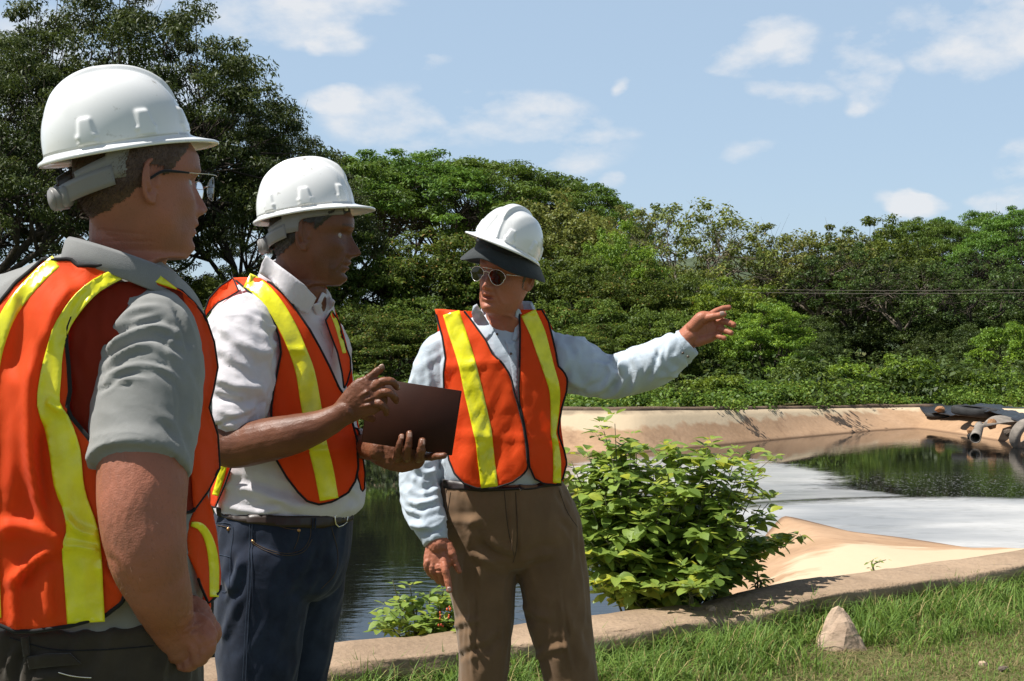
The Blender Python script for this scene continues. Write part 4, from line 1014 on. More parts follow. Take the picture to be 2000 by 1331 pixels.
# pipe
a = W(1913, 832, 27.9); b = W(1905, 856, 26.6); dd = (b - a).normalized()
V, F = tube([a, b], [.075, .095], 20, 6, round_ends=False)
o1 = MB(); 
ns = 20; n = 6
o = add('drain_pipe', V, F[:-2], M_rubber_pale); mod = o.modifiers.new('s', 'SOLIDIFY'); mod.thickness = .02; mod.offset = -1
tag(o, 'short grey pipe end pointing down the bank into the water', 'pipe')
M_mud = pmat('brown_stone', (.24, .12, .06), .9, .2, vscale=14, col2=(.36, .20, .10), bump=.7, bscale=50, bdist=.01)
stone('stone', W(1836, 800, 32.4), (.15, .13, .12), 41, M_mud, 'reddish-brown lump resting on the black liner')
stone('stone', W(1936, 829, 28.0), (.13, .11, .14), 42, M_mud, 'brown stone tied on the bank to the right of the pipe')
stone('stone', W(1897, 842, 27.3), (.12, .10, .10), 43, M_mud, 'brown stone wedged left of the pipe end')
stone('stone', W(1896, 852, 27.0), (.09, .10, .10), 44, M_rubber, 'black wet lump at the waterline under the pipe')
stone('stone', W(1968, 846, 26.6), (.12, .10, .11), 45, M_stone2, 'dark stone beside the leaning tyre')
V, F = tube([W(1912, 830, 28.0), W(1925, 829.5, 28.0), W(1936, 826, 28.0)], [.012, .012, .012], 5, 8); o = add('rope', V, F, M_mud); tag(o, 'thin rope running from the pipe to the brown stone', 'rope')
# wires against the dark trees
for i, (py, lab) in enumerate([(566, 'upper thin power wire crossing the dark trees at right'), (572, 'lower thin power wire crossing the dark trees at right')]):
    V, F = tube([W(1420, py - 1, 43), W(1750, py + 2, 43), W(2200, py - 2, 43)], [.006] * 3, 5, 14); o = add('power_wire', V, F, M_rubber_pale); tag(o, lab, 'wire')
# ------------------------------------------------------------------ PEOPLE: TOOLKIT
def bpath(me_or_VF, voxel, smooth_it=2, smooth_f=.5, keep=None):
    """unite overlapping closed pieces into one continuous surface"""
    V, F = me_or_VF
    me = mesh_from('tmp', V, F); o = bpy.data.objects.new('tmp', me); COL.objects.link(o)
    m = o.modifiers.new('r', 'REMESH'); m.mode = 'VOXEL'; m.voxel_size = voxel; m.adaptivity = 0
    if smooth_it:
        s = o.modifiers.new('s', 'SMOOTH'); s.iterations = smooth_it; s.factor = smooth_f
    dg = bpy.context.evaluated_depsgraph_get(); dg.update()
    ev = o.evaluated_get(dg).to_mesh()
    n = len(ev.vertices); A = np.empty(n * 3, dtype=np.float32); ev.vertices.foreach_get('co', A); A = A.reshape(-1, 3).astype(float)
    nl = len(ev.loops); li = np.empty(nl, dtype=np.int32); ev.loops.foreach_get('vertex_index', li)
    tot = np.empty(len(ev.polygons), dtype=np.int32); ev.polygons.foreach_get('loop_total', tot)
    if (tot == 4).all(): Fq = li.reshape(-1, 4)
    else: Fq = [tuple(p.vertices) for p in ev.polygons]
    o.evaluated_get(dg).to_mesh_clear()
    bpy.data.objects.remove(o); bpy.data.meshes.remove(me)
    return A, Fq

def vnormals(V, F):
    me = mesh_from('n', V, F); N_ = np.empty(len(V) * 3, dtype=np.float32); me.vertices.foreach_get('normal', N_); bpy.data.meshes.remove(me)
    return N_.reshape(-1, 3).astype(float)

def bvh_of(V, F):
    return BVHTree.FromPolygons([tuple(v) for v in V], [tuple(int(i) for i in f) for f in F])

def pix(V):
    """photo pixel of world points (to place folds where the photograph shows them)"""
    V = np.asarray(V); return HX + V[:, 0] / V[:, 1] * FPX, HY - (V[:, 2] - CAMZ) / V[:, 1] * FPX

def seg_dist(px, py, poly):
    """distance in photo pixels to a polyline, and the fraction along it"""
    best = np.full(len(px), 1e9); fr = np.zeros(len(px)); P = np.asarray(poly, float)
    L = np.concatenate([[0], np.cumsum(np.linalg.norm(np.diff(P, axis=0), axis=1))])
    for i in range(len(P) - 1):
        a = P[i]; d = P[i + 1] - a; l2 = d @ d
        t = np.clip(((px - a[0]) * d[0] + (py - a[1]) * d[1]) / l2, 0, 1)
        q = np.hypot(px - a[0] - t * d[0], py - a[1] - t * d[1]); m = q < best
        best = np.where(m, q, best); fr = np.where(m, (L[i] + t * (L[i + 1] - L[i])) / L[-1], fr)
    return best, fr

def folds(V, Nrm, strokes, facing=True):
    """ridges and grooves of cloth: strokes = (polyline px, width px, height m)"""
    px, py = pix(V); H = np.zeros(len(V))
    for poly, w_, h in strokes:
        P = catmull(poly, 14)
        d, f = seg_dist(px, py, P)
        fade = np.clip(np.minimum(f, 1 - f) * 5, 0.0, 1); g = np.exp(-(d / w_) ** 1.35) - .5 * np.exp(-((d - 1.8 * w_) / (.8 * w_)) ** 2)
        H += h * g * fade
    H *= .75 + .7 * pnoise(V * 24 + 5)
    if facing:
        cam_ = V - np.array([0, 0, CAMZ]); cam_ /= np.linalg.norm(cam_, axis=1)[:, None]
        fc = np.clip(-np.sum(cam_ * Nrm, 1) * 3 + .3, 0, 1); H *= fc
    return H

def crumple(V, axis, long=.16, short=.035, amp=.004, seed=0, warp=.5, sharp=1.0):
    """long soft ridges of cloth running along axis"""
    a = np.array(axis, float); a /= np.linalg.norm(a); b = np.cross(a, [0.3, .9, .1]); b /= np.linalg.norm(b); c = np.cross(a, b)
    w_ = np.column_stack([pnoise(V * 5 + seed), pnoise(V * 5 + seed + 31), pnoise(V * 5 + seed + 67)]) * .03 * warp / .5
    Q = V + w_
    q = np.column_stack([Q @ a / long, Q @ b / short, Q @ c / short])
    n = pnoise(q + seed); r_ = (1 - np.abs(n) * 2.2); n2 = pnoise(q * 2.1 + seed + 9)
    return amp * (np.clip(r_, -.6, 1) ** 1 * .75 + n2 * .35 * sharp)

def loft(levels, ns=48, n=60, ex=2.3):
    """levels: (x centre, y centre, z, half x, half y) world metres; vertical stack of superellipses"""
    L = catmull(np.array(levels, float)[:, [2, 0, 1, 3, 4]], n)
    th = np.linspace(0, 2 * math.pi, ns, endpoint=False); c, s = np.cos(th), np.sin(th)
    cx = np.sign(c) * np.abs(c) ** (2 / ex); sx = np.sign(s) * np.abs(s) ** (2 / ex)
    V = np.concatenate([np.column_stack([l[1] + cx * max(l[3], .002), l[2] + sx * max(l[4], .002), np.full(ns, l[0])]) for l in L])
    return V, rings_faces(len(L), ns)
def lv(py, xl, xr, d, hy, skew=0):
    """one torso level from the photo: edges xl, xr at height py, centre distance d, half depth hy"""
    a = W(xl, py, d); b = W(xr, py, d); return ((a.x + b.x) / 2, d, a.z, (b.x - a.x) / 2, hy)

def drape(poly, bvh, off, step=9, dnom=3.0, n_out=1.0, cam_o=None, smooth=10, hfun=None, closed=True):
    """cut a cloth panel of the given outline (photo px) and lay it on the body below it; returns V, F, boundary index loop"""
    from mathutils.geometry import delaunay_2d_cdt
    P = np.array(poly, float)
    if len(P) < 60: 
        C = np.vstack([P, P[:1]]); P2 = []
        for i in range(len(C) - 1):
            k = max(1, int(np.linalg.norm(C[i + 1] - C[i]) / step)); 
            for j in range(k): P2.append(C[i] + (C[i + 1] - C[i]) * j / k)
        P = np.array(P2)
    nb = len(P)
    x0, y0 = P.min(0); x1, y1 = P.max(0)
    gx, gy = np.meshgrid(np.arange(x0 + step * .5, x1, step), np.arange(y0 + step * .5, y1, step)); gx[::2] += step * .5
    G = np.column_stack([gx.ravel(), gy.ravel()])
    # inside test and clearance
    ins = np.zeros(len(G), bool); j = nb - 1
    for i in range(nb):
        c = ((P[i, 1] > G[:, 1]) != (P[j, 1] > G[:, 1])) & (G[:, 0] < (P[j, 0] - P[i, 0]) * (G[:, 1] - P[i, 1]) / (P[j, 1] - P[i, 1] + 1e-12) + P[i, 0]); ins ^= c; j = i
    G = G[ins]
    d, _ = seg_dist(G[:, 0], G[:, 1], np.vstack([P, P[:1]])); G = G[d > step * .45]
    A = np.vstack([P, G])
    r = delaunay_2d_cdt([Vector(a) for a in A], [], [list(range(nb))], 1, 1e-5)
    vv = np.array([v[:] for v in r[0]]); ff = [tuple(f) for f in r[2]]
    org = np.array([r[3][i][0] if len(r[3][i]) else -1 for i in range(len(vv))])
    O = Vector((0, 0, CAMZ)); dep = np.full(len(vv), np.nan); 
    for i, (x, y) in enumerate(vv):
        dr = (W(x, y, 1.0) - O); l = dr.length
        h = bvh.ray_cast(O, dr / l, 20)
        if h[0] is not None: dep[i] = h[0].y
    miss = np.isnan(dep)
    for i in np.where(miss)[0]:
        h = bvh.find_nearest(W(vv[i, 0], vv[i, 1], dnom)); dep[i] = h[0].y
    # neighbours for smoothing the distance field (stiff cloth bridges hollows)
    E = set()
    for f in ff:
        for a, b in zip(f, f[1:] + f[:1]): E.add((min(a, b), max(a, b)))
    E = np.array(list(E)); dg_ = np.zeros(len(vv)); np.add.at(dg_, E[:, 0], 1); np.add.at(dg_, E[:, 1], 1)
    base = dep.copy()
    for _ in range(smooth):
        s_ = np.zeros(len(vv)); np.add.at(s_, E[:, 0], dep[E[:, 1]]); np.add.at(s_, E[:, 1], dep[E[:, 0]])
        nd = s_ / dg_; dep = np.minimum(dep * .4 + nd * .6, base + .002)
    dep = dep - off
    if hfun is not None: dep = dep - hfun(vv[:, 0], vv[:, 1])
    V = np.column_stack([(vv[:, 0] - HX) / FPX * dep, dep, CAMZ - (vv[:, 1] - HY) / FPX * dep])
    loop = [int(np.where(org == k)[0][0]) for k in range(nb) if (org == k).any()]
    return V, ff, loop

def panel(name, poly, bvh, off, mat_, parent, thick=.0016, pipe=None, pipe_mat=None, pipe_r=.0035, pipe_name='piping', open_pipe=None, **kw):
    V, F, loop = drape(poly, bvh, off, **kw)
    o = add(name, V, F, mat_, parent)
    # face the camera
    me = o.data; nz_ = np.empty(len(me.polygons) * 3); me.polygons.foreach_get('normal', nz_)
    if nz_.reshape(-1, 3)[:, 1].mean() > 0: me.flip_normals()
    m = o.modifiers.new('thickness', 'SOLIDIFY'); m.thickness = thick; m.offset = -1
    if pipe_mat is not None:
        P = V[loop]
        if open_pipe: P = P[int(open_pipe[0] * len(P)):int(open_pipe[1] * len(P))]
        else: P = np.vstack([P, P[:2]])
        k = max(1, len(P) // 260)
        tv, tf = tube(P[::k], [pipe_r] * len(P[::k]), 7, None, up=(.1, 1, .1), rad2=[pipe_r * .7] * len(P[::k]))
        po = add(pipe_name, tv, tf, pipe_mat, o)
    return o

def stripline(center):
    """outline of a tape along centre points (px,py,width px)"""
    P = catmull(np.array(center, float), 40); T = np.gradient(P[:, :2], axis=0); T /= np.linalg.norm(T, axis=1)[:, None]; Nn_ = np.column_stack([-T[:, 1], T[:, 0]])
    hw = P[:, 2:3] / 2
    return np.vstack([P[:, :2] + Nn_ * hw, (P[:, :2] - Nn_ * hw)[::-1]])

# --- head: stacked tilted sections between a face profile and a nape profile, features pushed out of it
HEAD = [ # front x,z   back x,z   half width
 (.012, .130, -.030, .130, .012), (.045, .121, -.062, .116, .047), (.074, .098, -.086, .090, .067), (.089, .068, -.098, .056, .0755), (.0955, .042, -.101, .022, .0775),
 (.0955, .024, -.100, .0, .0768), (.0865, .008, -.096, -.020, .075), (.0865, -.010, -.090, -.036, .0725), (.0885, -.028, -.083, -.050, .0695), (.0895, -.044, -.076, -.062, .0665),
 (.0890, -.054, -.070, -.072, .064), (.0880, -.0625, -.066, -.080, .0622), (.0870, -.0695, -.063, -.086, .0602), (.0860, -.0765, -.060, -.091, .0585), (.0848, -.0865, -.058, -.098, .0555),
 (.0835, -.0985, -.057, -.106, .0515), (.0790, -.1110, -.057, -.114, .0470), (.0680, -.1195, -.0575, -.123, .0465), (.0400, -.1200, -.0585, -.136, .051), (.0180, -.1300, -.0605, -.149, .0545), (.0080, -.150, -.065, -.168, .057), (.0040, -.176, -.072, -.190, .060), (.002, -.192, -.074, -.200, .056)]
def head_local(o=None):
    o = o or {}
    H = np.array(HEAD[:len(HEAD) - o.get('cut', 0)], float).copy()
    nk = o.get('neck', 1.0)
    for i in range(len(H)):
        if H[i, 1] < -.118:
            c = (H[i, 0] + H[i, 2]) / 2; H[i, 0] = c + (H[i, 0] - c) * nk; H[i, 2] = c + (H[i, 2] - c) * nk; H[i, 4] *= nk
    R = catmull(np.column_stack([H[:, 0], H[:, 1], H[:, 2], H[:, 3], H[:, 4]]), 190)
    ns = 180; th = np.linspace(0, 2 * math.pi, ns, endpoint=False); c, s = np.cos(th), np.sin(th)
    Vs = []
    for r_ in R:
        C0 = np.array([(r_[0] + r_[2]) / 2, 0, (r_[1] + r_[3]) / 2]); d = np.array([(r_[0] - r_[2]) / 2, 0, (r_[1] - r_[3]) / 2])
        Vs.append(C0 + c[:, None] * d + np.array([0, 1, 0]) * (s * r_[4] * (1 - .05 * np.clip(c, 0, 1)))[:, None])
    V = np.concatenate(Vs); F = rings_faces(len(R), ns)
    x, y, z = V.T.copy(); ay = np.abs(y); fr_ = x > .03
    g = lambda v, m, s_: np.exp(-((v - m) / s_) ** 2)
    dx = np.zeros(len(V)); dz = np.zeros(len(V))
    # nose
    nz_ = np.interp(z, [-.056, -.050, -.0445, -.037, -.028, -.012, .004, .016, .024], [0, .0035, .0165, .0262, .0225, .0140, .0065, .0025, 0]) * o.get('nose', 1.0)
    wn = np.interp(z, [-.056, -.046, -.038, -.025, 0, .02], [.013, .0135, .0115, .0085, .0075, .009])
    dx += nz_ * np.exp(-(ay / wn) ** 2.4)
    dx += .0085 * g(ay, .0145, .0062) * g(z, -.0415, .0075)             # wings
    dx -= .0105 * g(ay, .031, .015) * g(z, .001, .0125)                 # sockets
    dx += .0065 * g(ay, .031, .0115) * g(z, -.001, .0078)               # lids over the eyeball
    dx -= .0022 * g(ay, .031, .011) * g(z, .0065, .0018)                # lid crease
    dx -= .0018 * g(ay, .030, .012) * g(z, -.011, .0022)                # bag
    dx += .0040 * g(ay, .026, .020) * g(z, .0215, .0065)                # brow ridge
    dx += .0045 * g(ay, .047, .016) * g(z, -.022, .015)                 # cheekbones
    dx -= .0035 * g(ay, .042, .014) * g(z, -.055, .018)                 # hollow cheek
    dx += .0058 * g(z, -.0600, .0058) * g(ay, 0, .019) + .0018 * g(z, -.0640, .0030) * g(ay, .006, .012)     # upper lip
    dx += .0062 * g(z, -.0760, .0052) * g(ay, 0, .0165)                 # lower lip
    dx -= .0030 * g(z, -.0870, .0045) * g(ay, 0, .018)
    dx += .0085 * g(z, -.1020, .0115) * g(ay, 0, .019)                  # chin
    dx += .0030 * g(z, -.062, .020) * g(ay, 0, .030)
    dx -= .0046 * g(z, -.0690, .0020) * np.clip(1.25 - (ay / .025) ** 2, 0, 1) * o.get('mouth', 1.0)
    if o.get('open', 0) > 0:
        dx -= o['open'] * g(z, -.0715, .0040) * np.clip(1 - (ay / .019) ** 2, 0, 1)
    # folds from the nose wings to beside the mouth
    zz = np.interp(z, [-.082, -.040], [.034, .0175]); dx -= o.get('fold', .0012) * g(ay, zz, .0032) * ((z > -.085) & (z < -.038))
    dx += o.get('fold', .0012) * .8 * g(ay, zz + .007, .005) * ((z > -.085) & (z < -.038))
    dx -= o.get('fold', .0012) * .7 * g(z, -.0885, .0022) * (ay < .02)
    for zf in (.045, .054, .063): dx -= o.get('forehead', 0) * g(z, zf + .002 * np.sin(ay * 80), .0016) * (ay < .045)
    V[:, 0] += dx * fr_ ; 
    sk = 1 - .13 * np.clip((z - .046) / .03, 0, 1); V[:, 0] = -.005 + (V[:, 0] + .005) * sk; V[:, 1] *= 1 - .08 * np.clip((z - .05) / .03, 0, 1)   # skull under the hat
    # jaw muscle and cheek volume
    V[:, 1] += np.sign(y) * (.0035 * g(x, .018, .026) * g(z, -.062, .026) * o.get('jaw', 1.0) - .003 * g(x, .055, .02) * g(z, -.06, .02))
    # neck cords
    nzm = (z < -.125)
    V[:, 1] += np.sign(y) * nzm * .0035 * g(x, -.012 + (z + .12) * -.25, .010)
    V[:, 0] += nzm * .0030 * g(ay, 0, .010) * (x > -.01) * g(z, -.152, .012)
    return V, F
def ear_local(side=1):
    mb = MB(); th = np.linspace(-.35, 4.9, 26)
    P = [(-.006 - .0165 * math.cos(t - .25) * (1 if t < 3.4 else .9), 0, .002 + .0295 * math.sin(t)) for t in th]
    P = [(-(.0165 * math.sin(a) * 1.0) - .004, 0, .030 * math.cos(a)) for a in np.linspace(-.9, 3.3, 24)]
    # helix
    mb.add(*tube(P, [.0022 + .0012 * math.sin(min(1, i / 5) * 1.5) for i in range(24)], 8, 30))
    # bowl, antihelix and lobe
    mb.add(*tube([(-.006, -.0035, .018), (-.010, -.0025, .004), (-.008, -.0035, -.012)], [.010, .0115, .0085], 14, 10, up=(0, 1, 0), rad2=[.0026, .0026, .0030]))
    mb.add(*tube([(-.012, .001, .019), (-.0135, .0025, .004), (-.009, .002, -.012)], [.0026, .0028, .0024], 8, 12))
    mb.add(*tube([(-.004, 0, -.020), (-.0035, .0, -.029)], [.0075, .0062], 12, 4, up=(0, 1, 0), rad2=[.0036, .0032]))
    mb.add(*tube([(.004, .0005, .004), (.004, .001, -.006)], [.0032, .0032], 8, 4))
    mb.add(*tube([(.004, -.010, .004), (.002, -.006, -.016)], [.008, .008], 8, 4))
    V, F = mb.get(); V = V * np.array([1.08, 1, 1.1])
    a = math.radians(24); R = np.array([[math.cos(a), math.sin(a), 0], [-math.sin(a), math.cos(a), 0], [0, 0, 1]])
    V = V @ R.T; V = V @ np.array([[1, 0, .08], [0, 1, 0], [-.0, 0, 1]])
    V += np.array([-.004, .0755, -.006])
    if side < 0: V[:, 1] *= -1; F = [f[::-1] for f in F]
    return V, F
def frame(loc, yaw, pitch=0, roll=0, s=1.0):
    """local x forward, y left, z up -> world"""
    R = Matrix.Rotation(math.radians(yaw), 4, 'Z') @ Matrix.Rotation(math.radians(pitch), 4, 'Y') @ Matrix.Rotation(math.radians(roll), 4, 'X')
    return Matrix.Translation(loc) @ R @ Matrix.Scale(s, 4)
def xf(M, V):
    A = np.array(M); return np.asarray(V) @ A[:3, :3].T + A[:3, 3]
def xfi(M, V): return xf(M.inverted(), V)

def skinmat(name, base, red, dark, rough=.5, freck=.0, spec=.45, hairs=0.0, sss=.12):
    m_, nt, b = newmat(name); L = nt.links
    t = N(nt, 'ShaderNodeTexCoord')
    n1 = N(nt, 'ShaderNodeTexNoise'); n1.inputs['Scale'].default_value = 16; n1.inputs['Detail'].default_value = 7; L.new(t.outputs['Object'], n1.inputs['Vector'])
    n2 = N(nt, 'ShaderNodeTexNoise'); n2.inputs['Scale'].default_value = 420; n2.inputs['Detail'].default_value = 3; L.new(t.outputs['Object'], n2.inputs['Vector'])
    n4 = N(nt, 'ShaderNodeTexNoise'); n4.inputs['Scale'].default_value = 260; n4.inputs['Detail'].default_value = 2; L.new(t.outputs['Object'], n4.inputs['Vector'])
    r1 = N(nt, 'ShaderNodeValToRGB'); r1.color_ramp.elements[0].position = .35; r1.color_ramp.elements[1].position = .68; r1.color_ramp.elements[0].color = (*base, 1); r1.color_ramp.elements[1].color = (*red, 1); L.new(n1.outputs['Fac'], r1.inputs[0])
    fk = N(nt, 'ShaderNodeMix', data_type='RGBA'); L.new(mth(nt, 'MULTIPLY', mth(nt, 'MULTIPLY', mth(nt, 'SUBTRACT', n4.outputs['Fac'], .60), 7, True), freck), fk.inputs[0]); L.new(r1.outputs[0], fk.inputs[6]); fk.inputs[7].default_value = (*dark, 1)
    last = fk.outputs[2]
    for an, col in (('lip', tuple(c * k for c, k in zip(red, (.9, .55, .6)))), ('shade', dark), ('brow', (.03, .02, .013))):
        at = N(nt, 'ShaderNodeAttribute', attribute_name=an); mx_ = N(nt, 'ShaderNodeMix', data_type='RGBA'); L.new(at.outputs['Fac'], mx_.inputs[0]); L.new(last, mx_.inputs[6]); mx_.inputs[7].default_value = (*col, 1); last = mx_.outputs[2]
    L.new(last, b.inputs['Base Color']); b.inputs['Roughness'].default_value = rough; setin(b, 'Specular IOR Level', spec * .75)
    if sss: setin(b, 'Subsurface Weight', sss * .5); b.inputs['Subsurface Radius'].default_value = (.010, .004, .002); setin(b, 'Subsurface Scale', 1.0)
    bp = N(nt, 'ShaderNodeBump'); bp.inputs['Strength'].default_value = .6; bp.inputs['Distance'].default_value = .0011; L.new(n2.outputs['Fac'], bp.inputs['Height'])
    w_ = N(nt, 'ShaderNodeTexVoronoi'); w_.inputs['Scale'].default_value = 190; L.new(t.outputs['Object'], w_.inputs['Vector'])
    bp2 = N(nt, 'ShaderNodeBump'); bp2.inputs['Strength'].default_value = .25; bp2.inputs['Distance'].default_value = .0008; L.new(w_.outputs['Distance'], bp2.inputs['Height']); L.new(bp.outputs[0], bp2.inputs['Normal'])
    L.new(bp2.outputs[0], b.inputs['Normal'])
    return m_

def clothmat(name, col, col2=None, rough=.85, weave=900, bump=.25, sheen=.2, trans=0.0, fine=None, spec=.25, var=.07, vscale=9, wr=None):
    """woven cloth: thread relief, faint mottling, small creases as relief"""
    m_, nt, b = newmat(name); L = nt.links
    t = N(nt, 'ShaderNodeTexCoord')
    n1 = N(nt, 'ShaderNodeTexNoise'); n1.inputs['Scale'].default_value = vscale; n1.inputs['Detail'].default_value = 7; n1.inputs['Roughness'].default_value = .65; L.new(t.outputs['Object'], n1.inputs['Vector'])
    r1 = N(nt, 'ShaderNodeValToRGB'); r1.color_ramp.elements[0].position = .35; r1.color_ramp.elements[1].position = .65
    c2 = col2 or tuple(c * (1 + var) for c in col); c1 = col if col2 else tuple(c * (1 - var) for c in col)
    r1.color_ramp.elements[0].color = (*c1, 1); r1.color_ramp.elements[1].color = (*c2, 1); L.new(n1.outputs['Fac'], r1.inputs[0])
    n2 = N(nt, 'ShaderNodeTexNoise'); n2.inputs['Scale'].default_value = weave; n2.inputs['Detail'].default_value = 1; L.new(t.outputs['Object'], n2.inputs['Vector'])
    hs = N(nt, 'ShaderNodeHueSaturation'); mr = N(nt, 'ShaderNodeMapRange'); mr.inputs['To Min'].default_value = .86; mr.inputs['To Max'].default_value = 1.14; L.new(n2.outputs['Fac'], mr.inputs['Value']); L.new(mr.outputs[0], hs.inputs['Value']); L.new(r1.outputs[0], hs.inputs['Color'])
    L.new(hs.outputs[0], b.inputs['Base Color']); b.inputs['Roughness'].default_value = rough; setin(b, 'Specular IOR Level', spec); setin(b, 'Sheen Weight', sheen)
    bp = N(nt, 'ShaderNodeBump'); bp.inputs['Strength'].default_value = bump; bp.inputs['Distance'].default_value = .0008; L.new(n2.outputs['Fac'], bp.inputs['Height'])
    sc_, st_, di_ = wr or (38, .35, .0035)
    n3 = N(nt, 'ShaderNodeTexNoise'); n3.inputs['Scale'].default_value = sc_; n3.inputs['Detail'].default_value = 4; n3.inputs['Roughness'].default_value = .45; n3.inputs['Distortion'].default_value = .8; L.new(t.outputs['Object'], n3.inputs['Vector'])
    bp2 = N(nt, 'ShaderNodeBump'); bp2.inputs['Strength'].default_value = st_; bp2.inputs['Distance'].default_value = di_; L.new(n3.outputs['Fac'], bp2.inputs['Height']); L.new(bp.outputs[0], bp2.inputs['Normal'])
    L.new(bp2.outputs[0], b.inputs['Normal'])
    if trans:
        tr = N(nt, 'ShaderNodeBsdfTranslucent'); L.new(hs.outputs[0], tr.inputs[0]); ms = N(nt, 'ShaderNodeMixShader'); ms.inputs[0].default_value = trans; L.new(b.outputs[0], ms.inputs[1]); L.new(tr.outputs[0], ms.inputs[2]); L.new(ms.outputs[0], nt.nodes['Material Output'].inputs[0])
    return m_

def vestmat():
    """fluorescent orange knitted mesh, a little see-through"""
    m_, nt, b = newmat('orange_mesh_fabric'); L = nt.links
    t = N(nt, 'ShaderNodeTexCoord')
    n1 = N(nt, 'ShaderNodeTexNoise'); n1.inputs['Scale'].default_value = 6; n1.inputs['Detail'].default_value = 5; L.new(t.outputs['Object'], n1.inputs['Vector'])
    r1 = N(nt, 'ShaderNodeValToRGB'); r1.color_ramp.elements[0].color = (1.0, .085, .008, 1); r1.color_ramp.elements[1].color = (1.0, .15, .016, 1); L.new(n1.outputs['Fac'], r1.inputs[0])
    L.new(r1.outputs[0], b.inputs['Base Color']); b.inputs['Roughness'].default_value = .65; setin(b, 'Specular IOR Level', .25); setin(b, 'Sheen Weight', .15)
    mp = N(nt, 'ShaderNodeMapping'); mp.inputs['Scale'].default_value = (1, 1, 2.2); L.new(t.outputs['Object'], mp.inputs[0])
    vo = N(nt, 'ShaderNodeTexNoise'); vo.inputs['Scale'].default_value = 480; vo.inputs['Detail'].default_value = 1; L.new(mp.outputs[0], vo.inputs['Vector'])
    bp = N(nt, 'ShaderNodeBump'); bp.inputs['Strength'].default_value = .35; bp.inputs['Distance'].default_value = .001; L.new(vo.outputs['Fac'], bp.inputs['Height'])
    n3 = N(nt, 'ShaderNodeTexNoise'); n3.inputs['Scale'].default_value = 14; n3.inputs['Detail'].default_value = 3; n3.inputs['Distortion'].default_value = 1.0; L.new(t.outputs['Object'], n3.inputs['Vector'])
    bp2 = N(nt, 'ShaderNodeBump'); bp2.inputs['Strength'].default_value = .35; bp2.inputs['Distance'].default_value = .008; L.new(n3.outputs['Fac'], bp2.inputs['Height']); L.new(bp.outputs[0], bp2.inputs['Normal'])
    L.new(bp2.outputs[0], b.inputs['Normal'])
    tr = N(nt, 'ShaderNodeBsdfTranslucent'); tr.inputs[0].default_value = (1.0, .16, .012, 1); ms = N(nt, 'ShaderNodeMixShader'); ms.inputs[0].default_value = .48; L.new(b.outputs[0], ms.inputs[1]); L.new(tr.outputs[0], ms.inputs[2])
    tp = N(nt, 'ShaderNodeBsdfTransparent'); m2 = N(nt, 'ShaderNodeMixShader'); m2.inputs[0].default_value = .07; L.new(ms.outputs[0], m2.inputs[1]); L.new(tp.outputs[0], m2.inputs[2])
    L.new(m2.outputs[0], nt.nodes['Material Output'].inputs[0])
    return m_
def tapemat():
    m_, nt, b = newmat('yellow_reflective_tape'); L = nt.links
    t = N(nt, 'ShaderNodeTexCoord')
    n1 = N(nt, 'ShaderNodeTexNoise'); n1.inputs['Scale'].default_value = 22; n1.inputs['Detail'].default_value = 6; L.new(t.outputs['Object'], n1.inputs['Vector'])
    r1 = N(nt, 'ShaderNodeValToRGB'); r1.color_ramp.elements[0].position = .3; r1.color_ramp.elements[0].color = (.66, .64, .012, 1); r1.color_ramp.elements[1].position = .6; r1.color_ramp.elements[1].color = (.90, .84, .014, 1); L.new(n1.outputs['Fac'], r1.inputs[0])
    L.new(r1.outputs[0], b.inputs['Base Color']); b.inputs['Roughness'].default_value = .32; setin(b, 'Specular IOR Level', .55); setin(b, 'Coat Weight', .25); setin(b, 'Coat Roughness', .2)
    v = N(nt, 'ShaderNodeTexVoronoi'); v.inputs['Scale'].default_value = 120; v.distance = 'CHEBYCHEV' if hasattr(v, 'distance') else v.distance; L.new(t.outputs['Object'], v.inputs['Vector'])
    bp = N(nt, 'ShaderNodeBump'); bp.inputs['Strength'].default_value = .2; bp.inputs['Distance'].default_value = .001; L.new(v.outputs['Distance'], bp.inputs['Height'])
    n3 = N(nt, 'ShaderNodeTexNoise'); n3.inputs['Scale'].default_value = 20; n3.inputs['Detail'].default_value = 3; n3.inputs['Distortion'].default_value = .3; L.new(t.outputs['Object'], n3.inputs['Vector'])
    bp2 = N(nt, 'ShaderNodeBump'); bp2.inputs['Strength'].default_value = .5; bp2.inputs['Distance'].default_value = .005; L.new(n3.outputs['Fac'], bp2.inputs['Height']); L.new(bp.outputs[0], bp2.inputs['Normal'])
    L.new(bp2.outputs[0], b.inputs['Normal'])
    return m_
M_vest = vestmat(); M_tape = tapemat()
M_vest_shaded = vestmat(); M_vest_shaded.name = 'orange_mesh_shaded'  # same orange mesh, with the armhole's shade painted in as a darker red
for n_ in M_vest_shaded.node_tree.nodes:
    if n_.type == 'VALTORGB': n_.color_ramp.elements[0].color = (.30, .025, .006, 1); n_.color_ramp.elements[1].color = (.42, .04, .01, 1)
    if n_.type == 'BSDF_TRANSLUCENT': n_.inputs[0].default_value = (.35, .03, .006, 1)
M_pipe = clothmat('black_binding', (.012, .011, .011), rough=.8, weave=1400, sheen=.1)
M_helmet = pmat('white_hard_hat', (.78, .78, .77), .22, .5, var=.02, vscale=5, coat=.35, roughvar=.06, bump=.05, bscale=30, bdist=.002)
_nt = M_helmet.node_tree; _b = _nt.nodes['Principled BSDF']; _src = _b.inputs['Base Color'].links[0].from_socket
_t = N(_nt, 'ShaderNodeTexCoord'); _n = N(_nt, 'ShaderNodeTexNoise'); _n.inputs['Scale'].default_value = 55; _n.inputs['Detail'].default_value = 8; _nt.links.new(_t.outputs['Object'], _n.inputs['Vector'])
